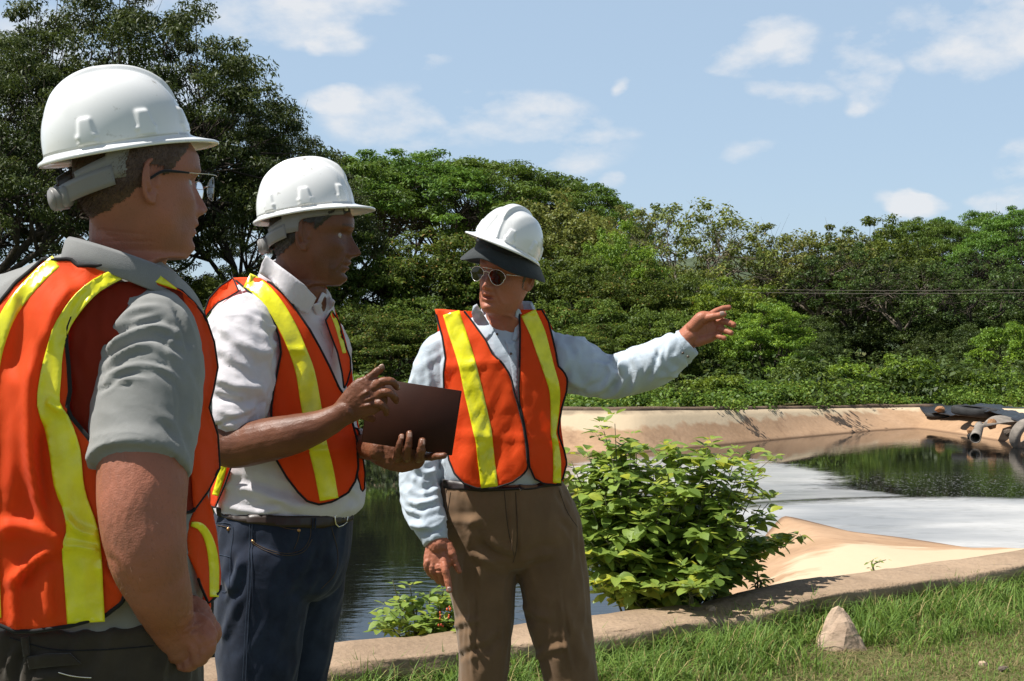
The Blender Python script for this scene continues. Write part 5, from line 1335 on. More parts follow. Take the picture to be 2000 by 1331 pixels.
_m = N(_nt, 'ShaderNodeMix', data_type='RGBA'); _nt.links.new(mth(_nt, 'MULTIPLY', mth(_nt, 'SUBTRACT', _n.outputs['Fac'], .66), 9.0, True), _m.inputs[0]); _nt.links.new(_src, _m.inputs[6]); _m.inputs[7].default_value = (.42, .40, .36, 1); _nt.links.new(_m.outputs[2], _b.inputs['Base Color'])
M_greyplas = pmat('grey_plastic', (.21, .20, .19), .42, .4, var=.05, vscale=10, bump=.1, bscale=200, bdist=.0005)
M_blackpad = clothmat('black_pad', (.010, .010, .011), rough=.7, weave=1500)
M_metal = pmat('wire_metal', (.75, .70, .62), .22, .6, var=.04, metallic=1.0)
def glassmat(name, tint, alpha):
    m_, nt, b = newmat(name); L = nt.links
    g_ = N(nt, 'ShaderNodeBsdfGlossy'); g_.inputs['Roughness'].default_value = .03; tp = N(nt, 'ShaderNodeBsdfTransparent'); tp.inputs[0].default_value = (*tint, 1)
    fz = N(nt, 'ShaderNodeFresnel'); fz.inputs[0].default_value = 1.18; ms = N(nt, 'ShaderNodeMixShader'); L.new(mth(nt, 'ADD', fz.outputs[0], alpha), ms.inputs[0]); L.new(tp.outputs[0], ms.inputs[1]); L.new(g_.outputs[0], ms.inputs[2]); L.new(ms.outputs[0], nt.nodes['Material Output'].inputs[0])
    return m_
M_clear = glassmat('clear_lens', (.93, .95, .95), .02); M_dark = glassmat('brown_lens', (.16, .11, .07), .03)
M_eye = None

# --- hard hat (local: x forward, y left, z up, origin at the centre of the rim plane)
def helmet(parent, M, M_band=None, band=True, knob=True, pad=True, ridge=1.0, bandk=1.0):
    a, b, h = .128, .108, .128
    nu, nv = 300, 84
    th = np.linspace(0, 2 * math.pi, nu, endpoint=False); rows = []
    def surf(ct, st, ph):
        # ph 0 at the rim, 1 at the top
        el = ph * math.pi / 2; ce, se = math.cos(el) ** .80, math.sin(el) ** .94
        P = np.column_stack([a * ct * ce, b * st * ce, np.full_like(ct, h * se)])
        N0 = P / np.array([a * a, b * b, h * h]); N0 /= np.linalg.norm(N0, axis=1)[:, None] + 1e-9
        y = P[:, 1]; x = P[:, 0]; z = P[:, 2]
        # crown ridge, high at the front brow and running back
        rw = .0135 + .004 * (x / a); rr = 1 / (1 + np.exp((np.abs(y) - rw) / .0018))
        amt = np.clip((z - .062) / .035, 0, 1) ** .8 * np.where(x > 0, 1, np.clip(1 + (x + .02) / .13, .35, 1)) 
        disp = ridge * .0125 * rr * amt
        # side ridges flanking the middle one
        for yy in (.052,):
            r2 = np.exp(-((np.abs(y) - yy) / .010) ** 2); disp += .0012 * r2 * np.clip((z - .05) / .04, 0, 1) * (np.abs(x) < .10)
        # flat front facet
        fx = np.clip((x - .08) / .05, 0, 1) * np.clip((.095 - z) / .04, 0, 1); disp -= .0045 * fx * np.exp(-(np.abs(y) / .05) ** 4) 
        disp += .0045 * np.exp(-((np.abs(y) - .010 - (.10 - z) * .18) / .006) ** 2) * np.clip((x - .06) / .04, 0, 1) * np.clip((.10 - z) / .03, 0, 1)
        # accessory bosses low on the shell: raised tapering plugs with two rivet dots
        ang = np.arctan2(st, ct)
        for a0 in (.62, 1.45, 2.25):
            for sg in (1, -1):
                da = np.abs(((ang - sg * a0 + math.pi) % (2 * math.pi)) - math.pi) * .125
                w0 = .0115 + (.042 - z) * .14
                m1 = 1 / (1 + np.exp((da - w0) / .0012)) * (1 / (1 + np.exp((z - .046) / .0014))) * (z > .002)
                disp += .0048 * m1
                for sd in (-1, 1):
                    dd = ((ang - sg * a0 + math.pi) % (2 * math.pi)) - math.pi; dd = dd * .125
                    disp += .0032 * np.exp(-((dd - sd * .0165) / .0036) ** 2 - ((z - .016) / .0036) ** 2)
        return P + N0 * disp[:, None], N0
    for k in range(nv):
        ph = (k / (nv - 1)) ** .95 * .995
        P, _ = surf(np.cos(th), np.sin(th), ph); rows.append(P)
    # brim below: flares to a peak in front, narrow lip around
    ct, st = np.cos(th), np.sin(th)
    pk = np.clip(ct, 0, 1) ** 2.2
    brim = []
    for (w_, z_) in ((0.0, 0.0), (.12, -.0035), (.35, -.006), (.7, -.0085), (.93, -.010), (1.0, -.0115), (1.0, -.0150), (.93, -.0165)):
        ext = (.0125 + .038 * pk)
        R0 = np.column_stack([a * ct, b * st]); n2 = R0 / np.array([a * a, b * b]); n2 /= np.linalg.norm(n2, axis=1)[:, None]
        Q = R0 + n2 * (ext * w_)[:, None]; zz = z_ - .010 * pk * w_ + .0
        brim.append(np.column_stack([Q, np.full(nu, 0) + zz]))
    under = []
    for w_, z_ in ((.7, -.0130), (.3, -.0105), (.0, -.0075)):
        ext = (.0125 + .038 * pk); R0 = np.column_stack([a * ct, b * st]); n2 = R0 / np.array([a * a, b * b]); n2 /= np.linalg.norm(n2, axis=1)[:, None]
        Q = R0 + n2 * (ext * w_)[:, None] - n2 * (.003 if w_ == 0 else 0); under.append(np.column_stack([Q, z_ - .010 * pk * w_]))
    inner = [np.column_stack([(a - .004) * ct * math.cos(e) ** .80, (b - .004) * st * math.cos(e) ** .80, np.full(nu, (h - .004) * math.sin(e) ** .94)]) for e in np.linspace(.02, 1.555, 12)]
    allr = rows[::-1] + brim + under + inner
    V = np.concatenate(allr); F = rings_faces(len(allr), nu)
    hat = add('hard_hat', xf(M, V), F, M_helmet, parent)
    def strip(name, pts_fn, mat_, thick, p=None, n=60):
        """band following (angle, zlow, zhigh, radius scale)"""
        G = []
        for q in pts_fn:
            an, z0, z1, rs = q; G.append([((a * rs) * math.cos(an), (b * rs) * math.sin(an), z0 + (z1 - z0) * t) for t in np.linspace(0, 1, 5)])
        G = np.array(G); nu_, nv_ = G.shape[:2]; V = G.reshape(-1, 3)
        inn = V * np.array([1 - thick / a, 1 - thick / b, 1])
        F1 = rings_faces(nu_, nv_, False, False); n0 = len(V); F2 = [tuple(i + n0 for i in f[::-1]) for f in F1]
        bd = [i * nv_ for i in range(nu_)] + [(nu_ - 1) * nv_ + j for j in range(1, nv_)] + [i * nv_ + nv_ - 1 for i in range(nu_ - 2, -1, -1)] + [j for j in range(nv_ - 2, 0, -1)]
        F3 = [(bd[k], bd[(k + 1) % len(bd)], bd[(k + 1) % len(bd)] + n0, bd[k] + n0) for k in range(len(bd))]
        return add(name, xf(M, np.concatenate([V, inn])), F1 + F2 + F3, mat_, p or hat)
    for sg in ((1, -1) if band else ()):
        A = np.linspace(0.42, 2.62, 50)
        pts = []
        for t in A:
            # front strap rides high; a rounded bracket drops behind the ear; then the rear band runs lower
            low = -.030 - .032 * (1 / (1 + math.exp(-(t - 1.72) / .045))) * 1.0; top = -.002 - .0 * t
            if t > 2.05: top = -.020 - (t - 2.05) * .030; low = -.062 - (t - 2.05) * .02
            elif t > 1.72: low = -.060
            pts.append((sg * t, low, top, .885 * bandk))
        strip('headband', pts, M_greyplas, .0022)
        A = np.linspace(2.02, 3.10, 24)
        strip('rear_band', [(sg * t, -.070 - (t - 2.02) * .018, -.036 - (t - 2.02) * .018, .895 * bandk) for t in A], M_greyplas, .003)
        A = np.linspace(0.0, .50, 20)
        strip('brow_pad', [(sg * t, -.034, .002, .885) for t in A], M_blackpad, .006)
        # rivet
        an = sg * .40; q = np.array([a * .90 * math.cos(an), b * .90 * math.sin(an), -.017]); d_ = q / np.linalg.norm(q)
        tv, tf = tube([q - d_ * .002, q + d_ * .002], [.0042, .0042], 12); add('rivet', xf(M, tv), tf, M_helmet, hat)
    if knob:
        q = np.array([-a * .945, 0, -.074])
        mbk = MB(); mbk.add(*tube([q + [.012, 0, 0], q + [-.012, 0, 0]], [.0205, .0205], 28, 2, round_ends=False, up=(0, 1, 0))); mbk.add(*tube([q + [-.010, 0, 0], q + [-.0155, 0, 0]], [.0185, .0172], 28, 2, round_ends=False, up=(0, 1, 0)))
        kv, kf = mbk.get(); add('ratchet_knob', xf(M, kv), kf, M_greyplas, hat)
        v_, f_ = box(q + [.006, 0, .001], (.018, .062, .036), bev=.005); add('knob_housing', xf(M, v_), f_, M_greyplas, hat)
    # inner suspension cap
    return hat

def hair_patch(name, parent, M, Vh, Fh, mask, mat_, thick=.005, strands=2600, slen=.012, seed=1, back=(-.35, 0, -.9)):
    """short hair: a rough shell over the masked scalp plus many fine strands"""
    Nh = vnormals(Vh, Fh); m_ = mask(Vh)
    if np.mean(np.sum(Nh * (Vh - Vh.mean(0)), 1)) < 0: Nh = -Nh
    F = [f for f in Fh if len(f) == 4 and all(m_[i] > 0 for i in f)]
    if not F: return None
    idx = sorted({i for f in F for i in f}); mp = {i: k for k, i in enumerate(idx)}
    V = Vh[idx]; n_ = Nh[idx]; mk = m_[idx]
    Vt = V + n_ * (thick * np.clip(mk, .12, 1) + .0007 * pnoise(V * 420))[:, None]
    mb = MB(); F2 = [tuple(mp[i] for i in f) for f in F]
    o = add(name, xf(M, Vt), F2, mat_, parent)
    r = np.random.default_rng(seed); k = r.integers(0, len(V), strands); P = Vt[k] + r.normal(size=(strands, 3)) * .0008; d = np.array(back) + n_[k] * .45 + r.normal(size=(strands, 3)) * .22; d /= np.linalg.norm(d, axis=1)[:, None]
    l = slen * r.uniform(.5, 1.3, strands)[:, None] * np.clip(mk[k], .3, 1)[:, None]; s_ = np.cross(d, n_[k]); s_ /= np.linalg.norm(s_, axis=1)[:, None] + 1e-9; w_ = .00032
    a = P - s_ * w_ - n_[k] * .001; b = P + s_ * w_ - n_[k] * .001; c = P + d * l
    VV = np.stack([a, b, c], 1).reshape(-1, 3); FF = np.arange(strands * 3).reshape(-1, 3)
    add('hair_strands', xf(M, VV), FF, mat_, o)
    return o

def body_mesh(parent, pieces, M, skin, voxel=.0026, post=None, lip=(0, 0), browd=1.0, stub=0.0):
    mb = MB()
    for V, F in pieces: mb.add(V, F)
    V, F = bpath(mb.get(), voxel, 1, .5)
    if post is not None: V = post(V, F)
    L = xfi(M, V); x, y, z = L.T; ay = np.abs(y)
    face = (x > .05) & (np.abs(z) < .14) & (ay < .09)
    lipm = face * np.exp(-((z + .0695) / .0085) ** 4) * np.clip(1 - (ay / .025) ** 2, 0, 1) * .6
    browm = face * browd * np.exp(-((z - (.0235 + .004 * np.sin(ay * 55) - .0)) / .0042) ** 2) * ((ay > .012) & (ay < .048)) * (.6 + .5 * pnoise(L * 500))
    sh = face * stub * (np.exp(-((z + .085) / .03) ** 2)) * (ay < .07) * (z < -.05)
    sh = np.maximum(sh, face * .55 * np.exp(-((z + .0722) / .0022) ** 2) * (ay < .02) * (1 if lip[0] else 0))
    return add('body', V, F, skin, parent, True, {'lip': np.clip(lipm, 0, 1), 'brow': np.clip(browm, 0, 1), 'shade': np.clip(sh, 0, 1)})

def eyeballs(parent, M, iris=(.05, .03, .015)):
    m_, nt, b = newmat('eyeball'); L = nt.links
    at = N(nt, 'ShaderNodeAttribute', attribute_name='tint'); cr = N(nt, 'ShaderNodeValToRGB'); e = cr.color_ramp.elements; e[0].color = (.005, .004, .004, 1); e[1].position = .9; e[1].color = (.36, .30, .27, 1)
    x = e.new(.35); x.color = (*iris, 1); x = e.new(.62); x.color = (.33, .28, .25, 1); L.new(at.outputs['Fac'], cr.inputs[0]); L.new(cr.outputs[0], b.inputs['Base Color']); b.inputs['Roughness'].default_value = .12
    th = np.linspace(0, 2 * math.pi, 20, endpoint=False)
    for sg in (1, -1):
        V = []; T = []
        for k in range(12):
            p = math.pi * k / 11 * .999 + .0005; 
            for t in th: V.append((math.cos(p) * .0118 + .0610, math.sin(p) * math.cos(t) * .0118 + sg * .0315, math.sin(p) * math.sin(t) * .0118 - .0008)); T.append(min(1, p * 1.3))
        add('eye', xf(M, np.array(V)), rings_faces(12, 20), m_, parent, True, {'tint': T})

def finger(pts, r0=.0088, r1=.0068, knuckle=.0008):
    """finger with slight knuckle swellings; pts base, knuckles, tip"""
    n = 16; P = catmull(np.array([list(p) for p in pts]), n); t = np.linspace(0, 1, n)
    rad = r0 + (r1 - r0) * t + knuckle * np.exp(-((t - .42) / .09) ** 2) + knuckle * .7 * np.exp(-((t - .74) / .07) ** 2)
    return tube(P, rad, 12, None)
# ------------------------------------------------------------------ PERSON: the pointing man
def px2m(r, d): return r * d / FPX
def T(points, ns=20, n=None, up=(0, 1, 0), flat=1.0, round_ends=True):
    """tube from photo points (px, py, distance, radius in photo px)"""
    P = [W(p[0], p[1], p[2]) for p in points]; R_ = [px2m(p[3], p[2]) for p in points]
    return tube(P, R_, ns, n or max(8, len(P) * 6), up=up, rad2=[r * flat for r in R_], round_ends=round_ends)
def shell(parts, voxel, it=3):
    mb = MB()
    for V, F in parts: mb.add(V, F)
    return bpath(mb.get(), voxel, it, .6)
def hemcut(o): return o
def levels_slice(V, F): return V, F

def person3():
    D = 3.83
    e = empty('person', W(990, 1621, D), 'man in sunglasses and khaki trousers, hard hat over a dark bucket hat, pointing right', 'person')
    e.location.z = 0
    A = lambda o: child_local(o, e)
    M = frame(W(988, 534, 3.74), -121, 3, -11, .98)
    Vh, Fh = head_local({'fold': .0034, 'forehead': .0006, 'open': .011, 'neck': 1.0, 'nose': 1.0})
    # --- skin body
    P = [(xf(M, Vh), Fh)]
    for s_ in (1, -1): ev, ef = ear_local(s_); P.append((xf(M, ev), ef))
    P.append(T([(982, 580, 3.78, 36), (988, 620, 3.80, 38), (992, 668, 3.82, 48), (990, 760, 3.84, 62), (985, 880, 3.84, 60), (985, 960, 3.84, 66)], 24, 30, flat=.9))
    # chest plate that shows in the open collar
    P.append(T([(978, 632, 3.775, 24), (988, 668, 3.775, 20)], 16, 8, flat=.8))
    # arms inside the sleeves
    P.append(T([(990, 690, 3.84, 40), (880, 690, 3.83, 28), (838, 770, 3.83, 27), (824, 885, 3.84, 24), (836, 990, 3.76, 22), (851, 1050, 3.71, 19.5), (855, 1066, 3.70, 20)], 18, 50))
    P.append(T([(990, 690, 3.84, 40), (1080, 690, 3.83, 30), (1200, 732, 3.80, 26), (1280, 703, 3.75, 24), (1333, 668, 3.70, 20), (1350, 655, 3.69, 20)], 18, 50))
    # right hand hanging, index extended
    P.append(tube([W(853, 1052, 3.71), W(856, 1075, 3.70), W(856, 1098, 3.69), W(857, 1106, 3.69)], [.030, .040, .043, .036], 20, 16, up=(0, 1, 0), rad2=[.020, .018, .016, .014]))
    P.append(tube([W(874, 1066, 3.70), W(882, 1082, 3.69)], [.016, .014], 12, 6))
    f_ = lambda pts, **k: P.append(finger([W(*p) for p in pts], **k))
    f_([(866, 1092, 3.685), (869, 1110, 3.67), (874, 1133, 3.665), (878, 1153, 3.66)], r0=.0118, r1=.0092, knuckle=.0012)
    f_([(856, 1098, 3.69), (857, 1112, 3.675), (862, 1128, 3.69), (867, 1141, 3.71)], r0=.0112, r1=.0085)
    f_([(845, 1098, 3.69), (844, 1111, 3.68), (850, 1126, 3.695), (857, 1137, 3.715)], r0=.0108, r1=.0082)
    f_([(835, 1093, 3.695), (833, 1105, 3.685), (838, 1118, 3.70), (846, 1128, 3.72)], r0=.0098, r1=.0075)
    f_([(878, 1072, 3.70), (885, 1088, 3.69), (890, 1103, 3.69), (897, 1116, 3.69)], r0=.0125, r1=.0085)
    for kx, ky in ((866, 1096), (856, 1101), (845, 1101), (835, 1097)): P.append(tube([W(kx, ky, 3.685), W(kx + 1, ky + 4, 3.684)], [.0098, .0098], 10, 4))
    for a_, b_ in (((862, 1070), (866, 1094)), ((852, 1068), (856, 1098)), ((842, 1070), (845, 1098))): P.append(tube([W(*a_, 3.688), W(*b_, 3.682)], [.0036, .0042], 8, 6))
    # left hand raised, palm to the camera
    P.append(tube([W(1341, 663, 3.695), W(1358, 651, 3.69), W(1378, 641, 3.68), W(1396, 638, 3.675)], [.033, .038, .044, .038], 24, 20, up=(0, 1, 0), rad2=[.022, .020, .0165, .013]))
    P.append(tube([W(1352, 640, 3.675), W(1370, 622, 3.665), W(1384, 618, 3.66)], [.018, .0195, .014], 16, 12))      # thumb mound
    P.append(tube([W(1362, 668, 3.68), W(1388, 660, 3.67)], [.0155, .0135], 14, 10))                                  # heel of the palm
    f_([(1382, 618, 3.69), (1398, 609, 3.695), (1412, 603, 3.70), (1424, 601, 3.70)], r0=.0100, r1=.0082)
    f_([(1380, 622, 3.655), (1392, 619, 3.645), (1404, 617, 3.64), (1414, 614, 3.64)], r0=.0120, r1=.0088, knuckle=.0010)
    f_([(1394, 631, 3.675), (1408, 628, 3.66), (1421, 630, 3.645), (1433, 635, 3.635)], r0=.0104, r1=.0086)
    f_([(1395, 643, 3.675), (1408, 643, 3.655), (1419, 647, 3.64), (1428, 651, 3.63)], r0=.0100, r1=.0083)
    f_([(1392, 655, 3.675), (1401, 656, 3.655), (1408, 659, 3.645), (1415, 661, 3.64)], r0=.0090, r1=.0074)
    skin = skinmat('skin_ruddy_aged', (.33, .125, .072), (.42, .145, .080), (.10, .04, .025), freck=.12, rough=.5)
    def post(V, F):
        Nn_ = vnormals(V, F); x, y = pix(V); H = np.zeros(len(V))
        # veins, tendons and creases of the hands
        hand = (y > 1040) & (x < 905)
        H += hand * (.0011 * pnoise(V * 95) + .0007 * pnoise(V * 210))
        for p in ([(1386, 628), (1384, 645), (1378, 662)], [(1394, 628), (1398, 645), (1394, 662)], [(1370, 628), (1378, 640), (1376, 658)]):
            d, _ = seg_dist(x, y, catmull(p, 8)); H -= .0016 * np.exp(-(d / 1.6) ** 2) * (V[:, 0] > .4)
        L = xfi(M, V); face = (np.linalg.norm(L, axis=1) < .2)
        H += face * (.0007 * pnoise(V * [60, 60, 130]) + .0005 * pnoise(V * 220))
        return V + Nn_ * H[:, None]
    A(body_mesh(None, P, M, skin, .0025, post, lip=(1, 0), browd=.35))
    # nails
    M_nail = pmat('fingernail', (.50, .33, .28), .25, .5, var=.05)
    for pts, r_ in (([(1408, 613, 3.628), (1413, 611.5, 3.628)], .0062), ([(876.8, 1149, 3.650), (878.2, 1154, 3.650)], .0060)):
        v_, f2 = tube([W(*p) for p in pts], [r_, r_ * .85], 12, 4, up=(0, 1, 0), rad2=[.0018, .0015]); o = add('fingernail', v_, f2, M_nail); A(o)
    # --- shirt
    M_shirt = clothmat('pale_blue_cotton', (.41, .475, .54), (.48, .54, .60), rough=.85, weave=1100, wr=(34, .55, .004))
    tor = loft([lv(606, 958, 1018, 3.84, .035), lv(620, 930, 1034, 3.84, .050), lv(634, 890, 1058, 3.84, .072), lv(652, 862, 1084, 3.84, .095), lv(690, 852, 1094, 3.84, .118), lv(750, 854, 1096, 3.84, .128), lv(820, 858, 1088, 3.84, .132), lv(880, 860, 1090, 3.84, .138), lv(925, 862, 1096, 3.84, .134), lv(945, 868, 1088, 3.84, .118), lv(960, 880, 1080, 3.84, .10)], 60, 60, 2.35)
    armR = T([(880, 676, 3.84, 30), (858, 690, 3.83, 34), (838, 760, 3.83, 39), (822, 860, 3.84, 38), (820, 930, 3.81, 38), (824, 985, 3.77, 38), (838, 1022, 3.735, 33), (846, 1040, 3.72, 29)], 26, 60)
    cufR = T([(842, 1030, 3.725, 28), (848, 1048, 3.715, 25.5), (852, 1060, 3.708, 25.5)], 26, 12, round_ends=False)
    armL = T([(1060, 678, 3.84, 34), (1082, 694, 3.83, 44), (1118, 712, 3.82, 54), (1165, 732, 3.81, 43), (1205, 736, 3.80, 41), (1245, 724, 3.77, 43), (1290, 705, 3.74, 42), (1322, 686, 3.715, 36)], 26, 70)
    cufL = T([(1316, 690, 3.72, 36), (1334, 677, 3.705, 31), (1345, 668, 3.70, 30)], 26, 12, round_ends=False)
    tail = T([(1285, 722, 3.75, 26), (1318, 712, 3.73, 20), (1338, 700, 3.72, 12)], 16, 14)
    V, F = shell([tor, armR, cufR, armL, cufL, tail], .005, 4)
    Nn_ = vnormals(V, F); px, py = pix(V)
    inL = (px > 1085); inR = (px < 870) & (py > 650)
    H = np.where(inL, crumple(V, (.35, 0, 1.0), .17, .045, .0080, 3, 1.2), np.where(inR, crumple(V, (1, 0, .45), .15, .052, .0075, 5, 1.5), crumple(V, (.15, 0, 1), .20, .05, .0035, 8)))
    cuff = ((px < 885) & (py > 1034)) | ((px > 1322)); H *= np.where(cuff, .25, 1)
    H += folds(V, Nn_, [([(1185, 695), (1205, 725), (1190, 765)], 7, -.016), ([(1150, 768), (1195, 745), (1225, 700)], 7, .012), ([(1130, 680), (1118, 715), (1125, 760)], 7, .008), ([(1265, 672), (1285, 705), (1262, 745)], 5, -.009), ([(1230, 690), (1245, 720), (1235, 760)], 6, .008),
                        ([(1250, 668), (1215, 690), (1180, 722)], 5, .009), ([(1300, 662), (1290, 700), (1270, 740)], 5, .008), ([(1140, 700), (1180, 705), (1210, 720)], 5, -.007), ([(1100, 660), (1120, 690), (1118, 720)], 6, -.007),
                        ([(800, 905), (830, 925), (860, 915)], 6, .009), ([(795, 940), (825, 955), (860, 940)], 6, -.009), ([(792, 975), (822, 985), (858, 972)], 6, .009), ([(800, 1008), (830, 1015), (862, 1000)], 5, -.008), ([(812, 700), (820, 760), (810, 820)], 7, .008), ([(840, 690), (848, 740), (842, 800)], 6, -.007), ([(800, 1020), (815, 1030), (840, 1028)], 5, .009)])
    # stitched cuff edges
    d, _ = seg_dist(px, py, [(822, 1046), (850, 1038), (872, 1030)]); H -= .0035 * np.exp(-(d / 2.2) ** 2) * (px < 885)
    d, _ = seg_dist(px, py, [(1318, 650), (1330, 672), (1345, 712)]); H -= .0035 * np.exp(-(d / 2.2) ** 2) * (px > 1300)
    V = V + Nn_ * H[:, None]
    A(add('shirt', V, F, M_shirt)); 
    # base for the vest
    vb = loft([lv(576, 852, 1054, 3.84, .02), lv(586, 850, 1056, 3.84, .045), lv(597, 846, 1062, 3.84, .070), lv(612, 844, 1070, 3.84, .088), lv(640, 846, 1084, 3.84, .105), lv(690, 846, 1100, 3.84, .130), lv(740, 848, 1116, 3.84, .142), lv(820, 850, 1104, 3.84, .146), lv(890, 850, 1112, 3.84, .152), lv(940, 850, 1110, 3.84, .150), lv(980, 850, 1112, 3.84, .148)], 72, 70, 2.5)
    vV, vF = shell([vb], .006, 2); bv = bvh_of(vV, vF)
    sV, sF = shell([tor, T([(870, 676, 3.84, 34), (850, 700, 3.83, 36)], 20, 8), T([(1060, 678, 3.84, 36), (1100, 705, 3.83, 44)], 20, 8), T([(982, 580, 3.78, 36), (988, 620, 3.80, 39), (992, 668, 3.82, 48)], 24, 20)], .006, 3); bs = bvh_of(sV, sF)
    vest = empty('safety_vest', e.location); vest.parent = e; vest.matrix_parent_inverse = Matrix.Translation(-Vector(e.location)); vest.empty_display_size = .1
    def Av(o): o.parent = vest; o.matrix_parent_inverse = Matrix.Translation(-Vector(vest.location)); return o
    hf = lambda x, y: .0035 * pnoise(np.column_stack([(x + y * .5) / 14, (y - x * .5) / 40, x * 0 + 4])) + .0085 * np.sin((x * .9 + y * .25) / 15 + 1.2) * np.exp(-((y - 905) / 60) ** 2) + .004 * pnoise(np.column_stack([x / 26, y / 60, x * 0 + 2])) + .006 * np.exp(-((y - 714 + (x - 900) * .12) / 7) ** 2) * (x < 980) + .004 * np.exp(-((y - 850 + (x - 900) * -.05) / 6) ** 2)
    kw = dict(bvh=bv, off=.004, step=8, dnom=3.74, smooth=12, hfun=hf)
    R_out = [(849, 604), (864, 604), (897, 607), (907, 609), (920, 625), (933, 643), (949, 665), (962, 692), (981, 709), (995, 731), (1001, 748), (1004, 766), (1011, 788), (1022, 832), (1028, 873), (1031, 914), (1022, 927), (1000, 943), (965, 954), (930, 954), (905, 944), (888, 926), (877, 900), (872, 870), (868, 830), (866, 790), (867, 757), (866, 731), (870, 700), (864, 659), (855, 627)]
    L_out = [(1014, 605), (1058, 605), (1071, 627), (1079, 659), (1086, 690), (1090, 715), (1101, 726), (1108, 741), (1107, 763), (1097, 798), (1090, 842), (1093, 856), (1102, 880), (1107, 905), (1099, 936), (1088, 947), (1063, 946), (1044, 935), (1034, 911), (1031, 873), (1024, 829), (1014, 785), (1013, 757), (1015, 706), (1016, 649)]
    Av(panel('vest_front_panel', R_out, mat_=M_vest, parent=None, pipe_mat=M_pipe, pipe_r=.0029, open_pipe=(.068, 1.0), **kw))
    kw2 = dict(kw); kw2['off'] = .007
    Av(panel('vest_front_panel', L_out, mat_=M_vest, parent=None, pipe_mat=M_pipe, pipe_r=.0029, open_pipe=(.055, 1.0), **kw2))
    kt = dict(kw); kt['off'] = .0065; kt['step'] = 6
    Av(panel('reflective_tape', stripline([(881, 611, 33), (893, 650, 34), (903, 680, 34), (913, 714, 34), (923, 758, 36), (935, 810, 36), (942, 842, 36), (946, 864, 33), (951, 910, 33), (956, 952, 33)]), mat_=M_tape, parent=None, **kt))
    kt['off'] = .0095
    Av(panel('reflective_tape', stripline([(1032, 611, 31), (1050, 650, 30), (1061, 685, 27), (1070, 715, 24), (1083, 760, 21), (1084, 800, 17), (1081, 846, 11), (1084, 860, 12), (1088, 900, 15), (1088, 944, 16)]), mat_=M_tape, parent=None, **kt))
    # back half of the vest, open at the sides
    q = vV.copy(); nn = vnormals(vV, vF); keep = np.array([all((nn[i, 1] > .12) and q[i, 2] > W(0, 945, 3.84).z and q[i, 2] < W(0, 606, 3.84).z for i in f) for f in vF])
    Fb = [tuple(f) for f, k in zip(vF, keep) if k]; idx = sorted({i for f in Fb for i in f}); mp_ = {i: k for k, i in enumerate(idx)}
    o = add('vest_back_panel', (vV[idx] + nn[idx] * .004 - np.array([W(980, 700, 3.84).x, 0, 0])) * [.93, 1, 1] + [W(980, 700, 3.84).x, 0, 0], [tuple(mp_[i] for i in f) for f in Fb], M_vest); o.modifiers.new('t', 'SOLIDIFY').thickness = .0016; Av(o)
    # sliver of the back panel standing up behind the shoulder
    0 and Av(panel('vest_shoulder', [(849, 605), (838, 640), (846, 652), (858, 634)], mat_=M_vest, parent=None, **{**kw, 'off': -.02, 'hfun': None, 'step': 4, 'smooth': 2}))
    # --- collar, placket, buttons, belt
    kc_ = dict(bvh=bs, step=5, dnom=3.74, smooth=5)
    A(panel('collar', [(924, 598), (931, 594), (942, 612), (954, 630), (966, 645), (960, 655), (949, 665), (936, 648), (926, 630), (921, 612)], mat_=M_shirt, parent=None, thick=.003, off=.006, **kc_))
    A(panel('collar', [(1008, 600), (1016, 606), (1024, 626), (1035, 652), (1033, 656), (1016, 652), (1008, 668), (1000, 664), (1006, 640)], mat_=M_shirt, parent=None, thick=.003, off=.006, **kc_))
    A(panel('placket', [(986, 664), (996, 672), (1006, 667), (1012, 700), (1013, 750), (1010, 782), (1002, 750), (996, 706)], mat_=M_shirt, parent=None, thick=.003, off=.004, **kc_))
    nb = T([(990, 596, 3.83, 47), (992, 618, 3.835, 56), (992, 632, 3.84, 66)], 30, 8, flat=.88, round_ends=False); mk_ = nb[0]; 
    nbF = nb[1][:-2]; back = [f for f in nbF if np.mean([mk_[i][1] for i in f]) > 3.80]
    idx = sorted({i for f in back for i in f}); mp_ = {i: k for k, i in enumerate(idx)}; o = add('collar_stand', mk_[idx], [tuple(mp_[i] for i in f) for f in back], M_shirt); o.modifiers.new('t', 'SOLIDIFY').thickness = .004; A(o)
    M_btn = pmat('shirt_button', (.10, .07, .05), .35, .4, var=.1)
    for (x, y) in ((971, 653), (998, 691), (1343, 697), (1333, 690)):
        h = bs.ray_cast(Vector((0, 0, CAMZ)), (W(x, y, 1) - Vector((0, 0, CAMZ))).normalized()) if x < 1200 else (W(x, y, 3.665), None, 0, 0)
        c = (h[0] if h[0] is not None else W(x, y, 3.72)) - Vector((0, .007, 0)); v_, f2 = tube([c, c + Vector((0, -.0018, 0))], [.0038, .0038], 12, 2, up=(0, 0, 1), round_ends=False); A(add('button', v_, f2, M_btn))
    # --- trousers
    M_khaki = clothmat('khaki_twill', (.150, .088, .046), (.190, .113, .060), rough=.9, weave=1300, wr=(9, .45, .012), sheen=.15)
    up_ = loft([lv(940, 862, 1098, 3.84, .134), lv(960, 858, 1108, 3.84, .137), lv(1000, 859, 1128, 3.84, .138), lv(1040, 863, 1137, 3.84, .130), lv(1070, 872, 1138, 3.84, .116), lv(1095, 900, 1112, 3.84, .092), lv(1112, 940, 1075, 3.84, .05)], 60, 34, 2.3)
    l1 = T([(950, 1010, 3.84, 66), (946, 1060, 3.84, 70), (941, 1120, 3.84, 67), (946, 1200, 3.83, 57), (945, 1290, 3.82, 49), (940, 1380, 3.82, 46), (938, 1500, 3.84, 45), (938, 1596, 3.84, 44)], 30, 50)
